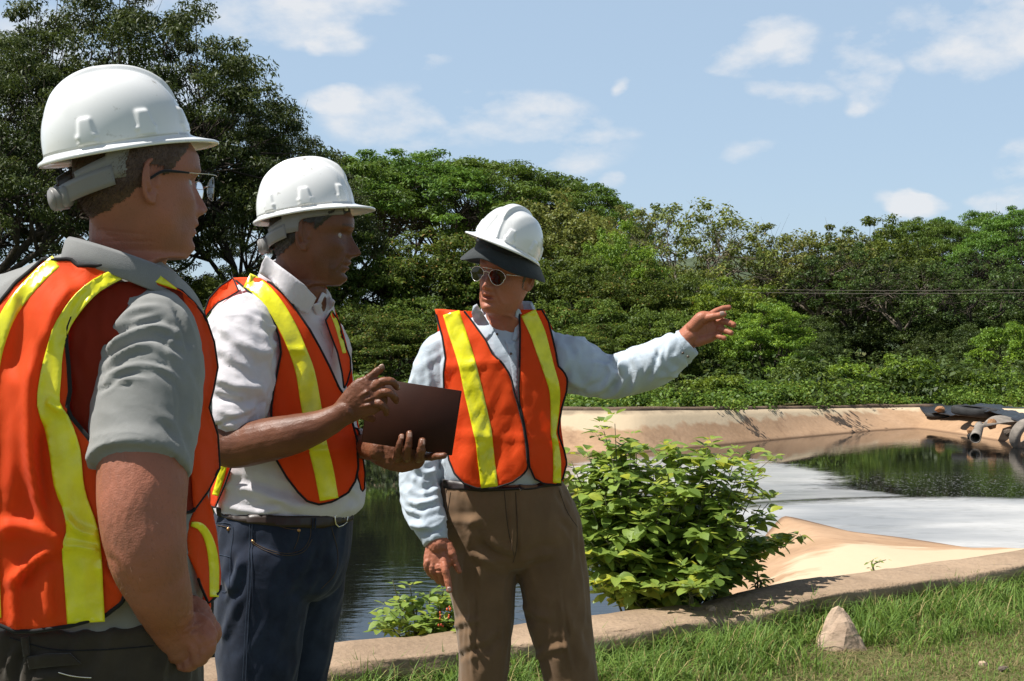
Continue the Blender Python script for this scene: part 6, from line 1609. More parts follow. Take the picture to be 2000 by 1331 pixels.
    l2 = T([(1056, 1010, 3.84, 66), (1068, 1060, 3.84, 70), (1080, 1120, 3.84, 67), (1091, 1200, 3.83, 63), (1108, 1290, 3.82, 54), (1120, 1360, 3.82, 50), (1136, 1500, 3.84, 47), (1142, 1596, 3.84, 45)], 30, 50)
    V, F = shell([up_, l1, l2], .0065, 3); Nn_ = vnormals(V, F); px, py = pix(V)
    H = crumple(V, (.2, 0, 1), .30, .05, .0050, 21)
    H += 1.35 * folds(V, Nn_, [([(1090, 1130), (1096, 1200), (1112, 1290), (1124, 1331)], 4, .007), ([(925, 1130), (922, 1220), (925, 1331)], 4, .006), ([(1040, 1290), (1070, 1270), (1110, 1262)], 7, .007), ([(1020, 1180), (1050, 1200), (1090, 1205)], 8, .006), ([(880, 1230), (905, 1215), (940, 1212)], 7, .006), ([(890, 1290), (925, 1270), (965, 1262)], 7, -.006), ([(870, 1010), (900, 1020), (950, 1015)], 9, .005), ([(1003, 1110), (960, 1100), (915, 1075)], 10, .008), ([(1008, 1095), (960, 1078), (930, 1050)], 9, -.008), ([(1012, 1100), (1050, 1085), (1090, 1078)], 9, .007), ([(1100, 1180), (1125, 1240), (1150, 1310)], 8, .006), ([(1006, 960), (1008, 1030), (1010, 1100)], 4, -.006), ([(1003, 960), (1004, 1030), (1002, 1090)], 5, .004),
                        ([(915, 1120), (918, 1200), (915, 1300)], 6, .005), ([(905, 960), (925, 1000), (915, 1050)], 12, .004), ([(985, 1240), (960, 1260), (940, 1290)], 8, -.006), ([(1090, 1010), (1120, 1050), (1130, 1100)], 6, -.005), ([(1085, 960), (1100, 985), (1105, 1010)], 5, -.004)])
    V = V + Nn_ * H[:, None]; A(add('trousers', V, F, M_khaki))
    bb = bvh_of(V, F)
    M_kseam = clothmat('khaki_seam', (.05, .030, .016))
    for pts in ([(1007, 962), (1010, 1020), (1009, 1070), (1002, 1100)], [(880, 962), (874, 1000), (868, 1035)], [(1092, 958), (1108, 1000), (1128, 1030)], [(985, 960), (992, 1030), (1004, 1085)]):
        A(stitch(pts, bb, .0011, M_kseam, 'seam', 24, .0004))
    M_belt = pmat('dark_leather', (.018, .010, .008), .45, .4, var=.2, vscale=12, bump=.2, bscale=200, bdist=.0008)
    A(panel('belt', [(865, 938), (940, 944), (1000, 940), (1050, 932), (1096, 934), (1097, 949), (1050, 953), (1000, 958), (940, 961), (866, 954)], mat_=M_belt, parent=None, bvh=bb, off=.005, step=6, dnom=3.72, thick=.004))
    P_ = [(1000, 941), (1026, 937), (1027, 954), (1001, 958)]; v_, f2 = [], None
    c = [bb.ray_cast(Vector((0, 0, CAMZ)), (W(x, y, 1) - Vector((0, 0, CAMZ))).normalized())[0] for x, y in P_]; c = [(q_ if q_ is not None else W(1010, 948, 3.70)) - Vector((0, .012, 0)) for q_ in c]
    v_, f2 = tube(c + [c[0]], [.0018] * 5, 8, 5); A(add('belt_buckle', v_, f2, M_metal))
    # shoes (below the picture, but he stands on the grass)
    M_shoe = pmat('brown_shoe', (.05, .03, .02), .5, .4, bump=.2)
    for sx in (935, 1142):
        c = W(sx, 1621, 3.80); o = MB(); o.add(*tube([(c.x, 3.90, .045), (c.x, 3.80, .05), (c.x - .01, 3.68, .035), (c.x - .015, 3.62, .03)], [.042, .048, .046, .034], 16, 14, rad2=[.045, .05, .032, .026])); o.add(*box((c.x - .006, 3.76, .012), (.09, .28, .022), bev=.008)); v_, f2 = o.get(); A(add('shoe', v_, f2, M_shoe))
    # --- head gear
    Mh = M @ Matrix.Translation((-.006, -.012, .079)) @ Matrix.Rotation(math.radians(-16), 4, 'Y') @ Matrix.Rotation(math.radians(-10), 4, 'X') @ Matrix.Scale(.90, 4)
    hat = helmet(None, Mh, knob=True); A(hat)
    # bucket hat: crown band and drooping wavy brim
    M_hat = clothmat('charcoal_bucket_hat_cloth', (.016, .020, .021), (.030, .035, .037), rough=.9, weave=1000, wr=(30, .5, .004))
    ns = 120; th = np.linspace(0, 2 * math.pi, ns, endpoint=False); rows = []
    for t, ra, rb, z in ((0, .098, .082, .094), (.2, .100, .084, .072), (.35, .102, .087, .060), (.45, .108, .094, .053), (.6, .117, .104, .043), (.8, .127, .116, .029), (1.0, .136, .127, .015), (1.02, .1355, .1265, .013)):
        wv_z = (.022 * np.clip(np.cos(th), -1, 1) + .004 * np.sin(th * 3 + 1) - .010 * np.exp(-((np.abs(th - math.pi) - math.pi + .9) / .5) ** 2) * 0 + .003 * np.sin(th * 5 + 1) - .016 * np.clip(np.sin(th), 0, 1)) * t; rows.append(np.column_stack([ra * np.cos(th) - .004, rb * np.sin(th), z + wv_z]))
    v_ = np.concatenate(rows); v_ = v_ * [1.0, .98, 1] + [0, -.014, 0]; o = add('bucket_hat', xf(M, v_), rings_faces(len(rows), ns, True, False), M_hat); o.modifiers.new('t', 'SOLIDIFY').thickness = .003; A(o)
    rows = [np.column_stack([ra * np.cos(th) - .004, rb * np.sin(th), np.full(ns, z)]) for ra, rb, z in ((.092, .078, .098), (.1025, .0875, .084), (.105, .0895, .072), (.104, .089, .062), (.1025, .087, .060))]
    v_ = np.concatenate(rows); v_ = v_ * [.95, .95, 1] + [0, -.006, 0]; v_ = v_[v_[:, 2] < .2]; o = add('hat_band', xf(M, v_), rings_faces(len(rows), ns, True, False), M_blackpad); o.modifiers.new('t', 'SOLIDIFY').thickness = .003; A(o)
    # hair at the temples
    M_hair = pmat('grey_hair', (.10, .085, .07), .6, .4, var=.3, vscale=200)
    msk = lambda V_: np.clip(np.minimum.reduce([(V_[:, 2] + .038) * 60, (.045 - V_[:, 2]) * 60, (.020 - V_[:, 0] - np.abs(V_[:, 2]) * .1) * 90]), 0, 1) * ~((np.abs(V_[:, 0] + .006) < .017) & (np.abs(V_[:, 2] + .004) < .03))
    h_ = hair_patch('hair', None, M, Vh, Fh, msk, M_hair, .005, 1500, .010); A(h_)
    # sunglasses: thin gold frame
    gl = MB(); lens = []
    for sg in (1, -1):
        Pp = []
        for t in np.linspace(0, 2 * math.pi, 30, endpoint=False):
            cy, cz = math.cos(t), math.sin(t); yy = .0255 * cy * (1 + .04 * cz); zz = .0215 * cz * (1 if cz > 0 else 1.08) ; yy *= (1.0 if cz > -.2 else .86)
            yv = sg * (.0345 + yy + (-.002 * cz)); Pp.append((.1085 - .25 * max(0, abs(yv) - .02) - .10 * abs(zz) * 0 + .05 * zz, yv, -.006 + zz))
        gl.add(*tube(Pp + [Pp[0]], [.0010] * 31, 6, 60)); lens.append(np.array(Pp))
        gl.add(*tube([(.098, sg * .062, .006), (.088, sg * .071, .006), (.03, sg * .079, .004), (-.012, sg * .081, -.002)], [.0011, .0012, .0014, .0016], 6, 12))
    gl.add(*tube([(.1095, .008, .004), (.112, 0, .006), (.1095, -.008, .004)], [.0010] * 3, 6, 8)); gl.add(*tube([(.1085, .016, .0155), (.112, 0, .0158), (.1085, -.016, .0155)], [.0010] * 3, 6, 8))
    v_, f2 = gl.get(); g_ = A(add('sunglasses', xf(M, v_), f2, M_metal))
    for Lp in lens:
        c = Lp.mean(0) + [.0008, 0, 0]; v_ = np.vstack([Lp, c + (Lp - c) * .5 + [.0006, 0, 0], c]); n_ = len(Lp)
        f2 = [(i, (i + 1) % n_, n_ + (i + 1) % n_, n_ + i) for i in range(n_)] + [(n_ + i, n_ + (i + 1) % n_, 2 * n_) for i in range(n_)]
        A(add('lens', xf(M, v_), f2, M_dark))
    for o in COL.objects:
        if o.name.startswith('lens') and o.parent == e: pass
    return e
# ------------------------------------------------------------------ PERSON: the middle man with the notebook
def stitch(pts, bvh, r_, m_, name, n=24, off=.002, dn=3.0):
    P = catmull(np.array(pts, float), n); O = Vector((0, 0, CAMZ)); Q = []
    for x, y in P:
        h = bvh.ray_cast(O, (W(x, y, 1) - O).normalized()); 
        if h[0] is not None: Q.append(h[0] - Vector((0, off, 0)))
    if len(Q) < 3: return None
    v_, f_ = tube(Q, [r_] * len(Q), 5, None, up=(.1, 1, .1)); return add(name, v_, f_, m_)

def person2():
    D = 3.14
    e = empty('person', W(540, 1827, D), 'man in profile with rolled white sleeves and blue jeans, holding the brown notebook', 'person'); e.location.z = 0
    A = lambda o: child_local(o, e) if o is not None else None
    M = frame(W(612, 458, 3.10), 1, 5, 0, 1.0)
    Vh, Fh = head_local({'fold': .0034, 'neck': 1.06, 'nose': 1.18, 'forehead': .0004, 'cut': 1})
    P = [(xf(M, Vh), Fh)]
    for s_ in (1, -1): ev, ef = ear_local(s_); P.append((xf(M, ev * np.array([1.1, 1, 1.12])), ef))
    P.append(T([(590, 500, 3.11, 46), (575, 560, 3.12, 52), (562, 620, 3.14, 64), (560, 760, 3.15, 76), (560, 900, 3.15, 78), (560, 990, 3.15, 76)], 24, 30, flat=.9))
    P.append(T([(612, 568, 3.09, 26), (612, 600, 3.10, 26), (610, 640, 3.12, 30)], 16, 12))
    # right arm: upper arm in the sleeve, bare forearm
    P.append(T([(560, 640, 3.14, 50), (480, 640, 3.04, 42), (462, 720, 2.99, 42), (448, 800, 2.96, 42), (440, 862, 2.94, 43), (462, 872, 2.93, 43), (520, 860, 2.90, 43), (575, 848, 2.88, 39), (625, 832, 2.87, 31), (660, 814, 2.86, 25), (680, 801, 2.855, 24)], 24, 70, flat=.92))
    P.append(tube([W(672, 806, 2.86), W(695, 788, 2.85), W(715, 775, 2.845), W(735, 768, 2.845)], [.030, .038, .045, .040], 22, 18, up=(0, 1, 0), rad2=[.021, .019, .016, .013]))
    f_ = lambda pts, **k: P.append(finger([W(*p) for p in pts], **k))
    f_([(704, 757, 2.85), (722, 738, 2.845), (735, 727, 2.845), (746, 719, 2.845)], r0=.0105, r1=.0078, knuckle=.0012)
    f_([(720, 765, 2.845), (745, 747, 2.830), (764, 745, 2.830), (776, 757, 2.850)], r0=.0108, r1=.0078, knuckle=.0012)
    f_([(728, 778, 2.845), (752, 766, 2.825), (767, 772, 2.830), (774, 784, 2.855)], r0=.0105, r1=.0075, knuckle=.0012)
    f_([(724, 792, 2.845), (742, 788, 2.830), (752, 798, 2.835), (755, 808, 2.855)], r0=.0098, r1=.0072, knuckle=.0010)
    f_([(690, 805, 2.86), (712, 812, 2.87), (728, 818, 2.90)], r0=.0115, r1=.0085)
    for a_, b_ in (((686, 786), (716, 766)), ((688, 792), (724, 778)), ((690, 799), (722, 791))): P.append(tube([W(*a_, 2.838), W(*b_, 2.828)], [.0034, .0042], 8, 6))
    # left arm and the hand under the book
    P.append(T([(570, 640, 3.16, 50), (634, 640, 3.29, 32), (650, 740, 3.34, 29), (654, 840, 3.30, 29), (700, 866, 3.18, 29), (722, 874, 3.06, 25), (742, 880, 2.99, 24)], 20, 50))
    P.append(tube([W(730, 876, 3.02), W(755, 884, 2.985), W(785, 888, 2.975), (W(815, 888, 2.975))], [.030, .038, .042, .034], 20, 16, up=(0, 1, 0), rad2=[.020, .018, .016, .013]))
    f_([(776, 896, 2.955), (776, 893, 2.925), (780, 872, 2.900), (785, 852, 2.902)], r0=.0098, r1=.0072)
    f_([(794, 896, 2.95), (795, 893, 2.915), (798, 870, 2.890), (800, 847, 2.895)], r0=.0104, r1=.0078, knuckle=.0012)
    f_([(818, 896, 2.945), (820, 893, 2.910), (823, 877, 2.882), (825, 861, 2.885)], r0=.0112, r1=.0084, knuckle=.0012)
    f_([(830, 892, 2.950), (846, 892, 2.915), (858, 891, 2.900), (868, 890, 2.895)], r0=.0104, r1=.0076)
    f_([(748, 896, 2.985), (765, 899, 2.98), (780, 902, 3.0)], r0=.012, r1=.009)
    skin = skinmat('skin_dark_tan', (.130, .050, .027), (.185, .072, .037), (.03, .014, .008), freck=.25, rough=.42, spec=.4)
    def post(V, F):
        Nn_ = vnormals(V, F); x, y = pix(V); H = np.zeros(len(V)); hand = (x > 672) & (y > 700)
        H += hand * (.0010 * pnoise(V * 90) + .0006 * pnoise(V * 200)); H += (~hand & (y > 780)) * .0007 * pnoise(V * [40, 60, 60])
        return V + Nn_ * H[:, None]
    A(body_mesh(None, P, M, skin, .0025, post, browd=1.0, stub=.35))
    eyeballs(None, M); [A(o) for o in list(COL.objects) if o.name.startswith('eye') and o.name.split('.')[0] == 'eye' and o.parent is None]
    M_nail = pmat('fingernail_dark', (.32, .19, .14), .25, .5, var=.05)
    for pts, r_ in (([(743, 717.5, 2.8375), (748, 714.5, 2.8375)], .0052), ([(775, 753, 2.842), (778, 759, 2.844)], .0050), ([(773.5, 780, 2.848), (775, 786, 2.849)], .0048), ([(785, 856, 2.8945), (785.5, 851, 2.8965)], .0050), ([(800, 853, 2.886), (800.3, 846, 2.888)], .0055), ([(825, 867, 2.876), (825.4, 860, 2.878)], .0062)):
        v_, f2 = tube([W(*p) for p in pts], [r_, r_ * .85], 12, 4, up=(0, 1, 0), rad2=[.0016, .0014]); A(add('fingernail', v_, f2, M_nail))
    # shirt
    M_sh = clothmat('white_cotton', (.60, .57, .60), (.68, .65, .67), rough=.85, weave=1200, wr=(26, .5, .005), trans=.08)
    tor = loft([lv(540, 520, 590, 3.15, .045), lv(556, 478, 622, 3.15, .07), lv(576, 442, 644, 3.15, .092), lv(604, 418, 650, 3.15, .112), lv(650, 408, 658, 3.15, .124), lv(720, 408, 668, 3.15, .132), lv(800, 410, 684, 3.15, .140), lv(870, 414, 706, 3.15, .144), lv(930, 418, 710, 3.15, .145), lv(970, 420, 710, 3.15, .145), lv(994, 424, 702, 3.15, .140), lv(1012, 434, 680, 3.15, .125), lv(1030, 450, 660, 3.15, .11)], 64, 64, 2.3)
    arm = T([(505, 610, 3.10, 44), (482, 640, 3.03, 60), (474, 690, 3.00, 67), (468, 745, 2.98, 65), (462, 790, 2.965, 60), (455, 812, 2.955, 56)], 30, 50)
    cuf = T([(466, 792, 2.965, 55), (454, 818, 2.95, 52), (447, 838, 2.945, 49)], 28, 14, round_ends=False)
    larm = T([(610, 620, 3.22, 38), (640, 680, 3.31, 42), (650, 760, 3.34, 38), (652, 825, 3.31, 36)], 26, 30)
    bel = T([(430, 965, 3.14, 22), (470, 990, 3.06, 17), (540, 1000, 3.04, 16), (610, 992, 3.04, 17), (670, 985, 3.08, 18), (692, 980, 3.14, 18)], 14, 30)
    V, F = shell([tor, arm, cuf, larm, bel], .005, 4); Nn_ = vnormals(V, F); px, py = pix(V)
    ar = (V[:, 1] < 3.08) & (px < 548) & (py < 880)
    H = np.where(ar, crumple(V, (1, 0, -.55), .14, .048, .0085, 31, 1.6), crumple(V, (1, 0, -.35), .24, .05, .0055, 37))
    H += folds(V, Nn_, [([(425, 640), (470, 665), (520, 700)], 9, .011), ([(412, 690), (455, 720), (500, 745)], 9, -.010), ([(415, 735), (465, 755), (520, 760)], 8, .011), ([(412, 770), (460, 785), (515, 782)], 7, -.010), ([(420, 800), (460, 810), (500, 800)], 6, .009), ([(500, 620), (515, 670), (525, 720)], 8, .009), ([(528, 640), (538, 690), (532, 750)], 7, -.008),
                        ([(440, 905), (455, 930), (440, 960)], 8, .010), ([(440, 950), (520, 965), (600, 1000)], 9, .010), ([(470, 930), (560, 960), (650, 975)], 10, -.009), ([(430, 985), (500, 1000), (560, 995)], 6, .008), ([(660, 940), (690, 960), (700, 975)], 7, .006)])
    d, _ = seg_dist(px, py, [(402, 838), (440, 826), (480, 812), (515, 785)]); H -= ar * .006 * np.exp(-(d / 3) ** 2)
    V = V + Nn_ * H[:, None]; A(add('shirt', V, F, M_sh))
    # vest base and the collar base
    vb = loft([lv(526, 455, 600, 3.15, .03), lv(538, 450, 620, 3.15, .065), lv(548, 446, 630, 3.15, .085), lv(566, 436, 642, 3.15, .112), lv(600, 410, 655, 3.15, .135), lv(650, 402, 675, 3.15, .148), lv(720, 400, 692, 3.15, .156), lv(800, 402, 700, 3.15, .160), lv(870, 406, 716, 3.15, .164), lv(930, 410, 718, 3.15, .164), lv(1000, 412, 716, 3.15, .162)], 72, 60, 2.35)
    vV, vF = shell([vb], .006, 2); bv = bvh_of(vV, vF)
    sV, sF = shell([tor, T([(590, 500, 3.075, 50), (582, 560, 3.08, 52), (574, 600, 3.10, 56)], 24, 20)], .006, 3); bs = bvh_of(sV, sF)
    vest = empty('safety_vest', e.location); vest.parent = e; vest.matrix_parent_inverse = Matrix.Translation(-Vector(e.location))
    def Av(o):
        if o is None: return
        o.parent = vest; o.matrix_parent_inverse = Matrix.Translation(-Vector(vest.location)); return o
    hf = lambda x, y: .005 * pnoise(np.column_stack([x / 30 - y / 200, y / 70, x * 0 + 7])) + .004 * np.exp(-((y - 683) / 6) ** 2) * (x < 600) + .005 * np.exp(-((y - 880) / 6) ** 2)
    kw = dict(bvh=bv, off=.004, step=7, dnom=3.05, smooth=10, hfun=hf)
    R_ = [(455, 543), (470, 542), (489, 542), (508, 543), (530, 554), (560, 580), (579, 606), (605, 644), (624, 678), (643, 715), (662, 757), (676, 778), (692, 839), (697, 858), (700, 914), (694, 940), (680, 963), (650, 980), (624, 986), (601, 980), (583, 963), (560, 933), (540, 899), (532, 860), (530, 817), (530, 798), (534, 764), (541, 730), (549, 689), (545, 659), (534, 625), (511, 595), (485, 569)]
    Av(panel('vest_front_panel', R_, mat_=M_vest, parent=None, pipe_mat=M_pipe, pipe_r=.0027, open_pipe=(.06, 1.0), **kw))
    kt = dict(kw); kt['off'] = .0065; kt['step'] = 5
    Av(panel('reflective_tape', stripline([(482, 548, 31), (506, 562, 32), (536, 596, 33), (563, 642, 34), (580, 681, 34), (596, 727, 37), (606, 783, 39), (614, 830, 38), (620, 869, 38), (632, 918, 38), (643, 976, 37)]), mat_=M_tape, parent=None, **kt))
    k2 = dict(kw); k2['off'] = .002; k2['hfun'] = None; k2['step'] = 4
    Av(panel('vest_far_panel', [(636, 626), (648, 607), (662, 629), (669, 659), (684, 700), (685, 723), (678, 748), (672, 760), (668, 728), (659, 688), (646, 655)], mat_=M_vest, parent=None, pipe_mat=M_pipe, pipe_r=.0022, **k2))
    k3 = dict(kt); k3['off'] = .005; k3['hfun'] = None; k3['step'] = 3
    Av(panel('reflective_tape', stripline([(648, 609, 8), (658, 635, 8), (666, 662, 8), (673, 690, 7)]), mat_=M_tape, parent=None, **k3))
    k4 = dict(kw); k4['off'] = -.02; k4['hfun'] = None
    Av(panel('vest_far_panel', [(690, 835), (700, 839), (707, 877), (713, 925), (712, 958), (706, 960), (698, 930), (700, 900)], mat_=M_vest, parent=None, pipe_mat=M_pipe, pipe_r=.0022, **k4))
    k5 = dict(kw); k5['off'] = .001; k5['hfun'] = None; k5['step'] = 5
    Av(panel('vest_back_panel', [(455, 543), (466, 569), (448, 580), (425, 592), (402, 618), (399, 610), (408, 584), (429, 560)], mat_=M_vest, parent=None, pipe_mat=M_pipe, pipe_r=.0020, **k5))
    Av(panel('vest_back_panel', [(395, 900), (455, 903), (440, 945), (420, 992), (400, 985)], mat_=M_vest, parent=None, pipe_mat=M_pipe, pipe_r=.0022, **k5))
    k5['off'] = .005; Av(panel('reflective_tape', stripline([(438, 905, 13), (430, 935, 13), (420, 968, 12)]), mat_=M_tape, parent=None, **k5))
    nn = vnormals(vV, vF); x_, y_ = pix(vV)
    keep = [all(nn[i, 1] > .1 and 545 < y_[i] < 985 for i in f) for f in vF]; Fb = [tuple(f) for f, k in zip(vF, keep) if k]; idx = sorted({i for f in Fb for i in f}); mp_ = {i: k for k, i in enumerate(idx)}
    cx = W(560, 0, 3.15).x; q = vV[idx] + nn[idx] * .003; q[:, 0] = cx + (q[:, 0] - cx) * .93
    o = add('vest_back_panel', q, [tuple(mp_[i] for i in f) for f in Fb], M_vest); o.modifiers.new('t', 'SOLIDIFY').thickness = .0016; Av(o)
    # collar, placket, buttons
    kc_ = dict(bvh=bs, step=5, dnom=3.05, smooth=8)
    A(panel('collar', [(519, 499), (531, 508), (548, 522), (568, 536), (595, 557), (618, 583), (611, 598), (602, 615), (584, 608), (562, 584), (547, 567), (531, 550), (506, 534), (511, 515)], mat_=M_sh, parent=None, thick=.003, off=.010, **kc_))
    A(panel('collar', [(631, 571), (643, 579), (653, 591), (649, 600), (638, 609), (631, 618), (624, 606), (622, 590)], mat_=M_sh, parent=None, thick=.003, off=.004, **kc_))
    A(panel('placket', [(612, 596), (624, 590), (632, 612), (640, 640), (652, 676), (648, 700), (632, 660), (618, 625)], mat_=M_sh, parent=None, thick=.003, off=.004, **kc_))
    nb = T([(566, 528, 3.12, 54), (566, 560, 3.14, 64)], 30, 6, flat=.95, round_ends=False); vv = nb[0]
    back = [f for f in nb[1][:-2] if np.mean([vv[i][1] for i in f]) > 3.10 or np.mean([pix(vv[i:i + 1])[0][0] for i in f]) < 535]
    idx = sorted({i for f in back for i in f}); mp_ = {i: k for k, i in enumerate(idx)}; o = add('collar_stand', vv[idx], [tuple(mp_[i] for i in f) for f in back], M_sh); o.modifiers.new('t', 'SOLIDIFY').thickness = .004; A(o)
    # jeans
    M_jean = clothmat('blue_denim', (.009, .013, .026), (.022, .031, .055), rough=.9, weave=1100, wr=(14, .4, .008), vscale=14, sheen=.1)
    up_ = loft([lv(995, 424, 690, 3.15, .145), lv(1020, 420, 686, 3.15, .150), lv(1060, 418, 684, 3.15, .150), lv(1100, 420, 678, 3.15, .150), lv(1140, 428, 665, 3.15, .135), lv(1165, 445, 640, 3.15, .10)], 60, 30, 2.25)
    l1 = T([(520, 1100, 3.10, 96), (512, 1160, 3.09, 92), (506, 1250, 3.08, 83), (500, 1331, 3.07, 76), (494, 1450, 3.07, 62), (488, 1600, 3.09, 56), (484, 1800, 3.10, 54)], 32, 60)
    l2 = T([(600, 1100, 3.22, 76), (598, 1160, 3.23, 71), (590, 1250, 3.24, 62), (580, 1331, 3.24, 57), (572, 1450, 3.24, 52), (566, 1600, 3.25, 50), (562, 1790, 3.26, 49)], 32, 60)
    V, F = shell([up_, l1, l2], .006, 3); Nn_ = vnormals(V, F); px, py = pix(V)
    H = crumple(V, (.4, 0, 1), .24, .05, .0042, 51) + folds(V, Nn_, [([(430, 1110), (455, 1150), (475, 1090)], 8, .009), ([(440, 1180), (462, 1120), (470, 1080)], 8, .010), ([(640, 1060), (600, 1130), (560, 1180)], 10, -.006), ([(660, 1080), (640, 1140), (600, 1180)], 8, .006), ([(432, 1260), (450, 1210), (470, 1160)], 8, .008), ([(628, 1040), (622, 1100), (600, 1160)], 6, .005)])
    V = V + Nn_ * H[:, None]; A(add('jeans', V, F, M_jean)); bj = bvh_of(V, F)
    M_seam = pmat('tan_stitching', (.10, .065, .035), .8, .2); M_seam2 = pmat('faded_seam', (.045, .06, .09), .9, .2)
    for pts, m2 in (([(492, 1057), (520, 1072), (560, 1081), (590, 1074), (606, 1050), (607, 1024)], M_seam), ([(493, 1061), (520, 1076), (560, 1085), (593, 1078), (610, 1054)], M_seam), ([(520, 1020), (560, 1032), (586, 1036)], M_seam), ([(586, 1036), (582, 1055), (575, 1072)], M_seam), ([(488, 1015), (486, 1120), (480, 1220), (474, 1331)], M_seam2), ([(493, 1015), (491, 1120), (485, 1220), (480, 1331)], M_seam2),
                    ([(648, 1030), (660, 1080), (655, 1120), (628, 1150)], M_seam), ([(422, 1022), (454, 1027), (450, 1085), (446, 1150), (434, 1156)], M_seam2), ([(425, 1026), (450, 1031)], M_seam), ([(428, 1083), (450, 1088)], M_seam2)):
        A(stitch(pts, bj, .0007, m2, 'seam'))
    M_rivet = pmat('copper_rivet', (.45, .25, .12), .3, .5, metallic=1.0)
    O = Vector((0, 0, CAMZ))
    for (x, y) in ((494, 1058), (584, 1036), (523, 1019), (446, 1034)):
        h = bj.ray_cast(O, (W(x, y, 1) - O).normalized())
        if h[0] is not None: c = h[0]; v_, f2 = tube([c, c - Vector((0, .003, 0))], [.0045, .0040], 12, 2, up=(0, 0, 1), round_ends=False); A(add('rivet', v_, f2, M_rivet))
    M_belt2 = pmat('brown_leather_belt', (.030, .018, .012), .4, .4, var=.2, vscale=12, bump=.2, bscale=200, bdist=.0008)
    A(panel('belt', [(424, 992), (480, 1004), (560, 1008), (630, 1008), (688, 996), (690, 1016), (632, 1032), (560, 1030), (480, 1022), (424, 1008)], mat_=M_belt2, parent=None, bvh=bj, off=.006, step=6, dnom=3.02, thick=.004))
    for pts in ([(613, 1012), (612, 1030)], [(618, 1012), (617, 1032)], [(672, 1000), (671, 1022)], [(655, 1008), (676, 1000), (680, 1018), (660, 1028), (655, 1008)]):
        A(stitch(pts, bj, .0018, M_metal if len(pts) > 2 else M_jean, 'belt_buckle' if len(pts) > 2 else 'belt_loop', 10, .011))
    M_shoe = pmat('black_shoe', (.03, .025, .02), .5, .4, bump=.2)
    for sx, sd in ((484, 3.10), (562, 3.26)):
        c = W(sx, 1821, sd); o = MB(); o.add(*tube([(c.x - .07, sd, .045), (c.x, sd, .05), (c.x + .12, sd, .035), (c.x + .19, sd, .03)], [.042, .048, .046, .034], 16, 14, rad2=[.045, .05, .032, .026])); o.add(*box((c.x + .05, sd, .012), (.29, .09, .022), bev=.008)); v_, f2 = o.get(); A(add('shoe', v_, f2, M_shoe))
    # head gear and hair
    Mh = M @ Matrix.Translation((-.022, 0, .055)) @ Matrix.Rotation(math.radians(-14), 4, 'Y') @ Matrix.Scale(.93, 4)
    A(helmet(None, Mh))
    M_hr = pmat('dark_hair', (.018, .014, .012), .5, .4, var=.3, vscale=260, col2=(.05, .042, .038))
    msk = lambda V_: np.clip(np.minimum.reduce([(V_[:, 2] - (-.020 + np.clip(V_[:, 0] + .02, -.1, 0) * .80) + .005 * pnoise(V_ * 80)) * 70, (.075 - V_[:, 2]) * 60, (.014 + np.clip(V_[:, 2] - .004, 0, .06) * .95 - V_[:, 0] + .004 * pnoise(V_ * 90)) * 90]), 0, 1) * ~((np.abs(V_[:, 0] + .006) < .016) & (V_[:, 2] < .020) & (V_[:, 2] > -.045))
    A(hair_patch('hair', None, M, Vh, Fh, msk, M_hr, .006, 3600, .012, 3))
    # notebook: brown leather covers, pages, spine
    M_cov = pmat('brown_leather_cover', (.036, .012, .007), .55, .15, var=.12, vscale=18, bump=.35, bscale=350, bdist=.0006)
    M_page = pmat('cream_pages', (.55, .45, .34), .9, .2, var=.08, vscale=60)
    C = [W(727, 737, 2.935), W(903, 765, 2.915), W(880, 889, 2.905), W(706, 864, 2.930)]
    ux = ((C[1] - C[0]) + (C[2] - C[3])) / 2; uy = ((C[3] - C[0]) + (C[2] - C[1])) / 2; cen = (C[0] + C[1] + C[2] + C[3]) / 4
    ex = ux.normalized(); ey = (uy - ex * uy.dot(ex)).normalized(); ez = ex.cross(ey); 
    if ez.y > 0: ez = -ez
    R = np.array([ex[:], ey[:], ez[:]]).T
    w_, h_ = ux.length, uy.length
    bk = empty('notebook', cen, 'brown leather notebook held flat-on between the middle man and the pointing man', 'notebook')
    def nb_(name, off_, size, m2, bev):
        v_, f2 = box((0, 0, 0), size, None, bev); v_ = v_ @ R.T + np.array(cen) + R @ np.array(off_); o = add(name, v_, f2, m2); o.parent = bk; o.matrix_parent_inverse = Matrix.Translation(-Vector(bk.location)); return o
    nb_('front_cover', (0, 0, .007), (w_, h_, .0032), M_cov, .0012); nb_('back_cover', (0, 0, -.008), (w_, h_, .0032), M_cov, .0012); nb_('pages', (.001, 0, -.0005), (w_ - .008, h_ - .007, .0118), M_page, .0006); nb_('spine', (-w_ / 2 + .0015, 0, -.0005), (.0042, h_ - .001, .0182), M_cov, .0018)
    return e
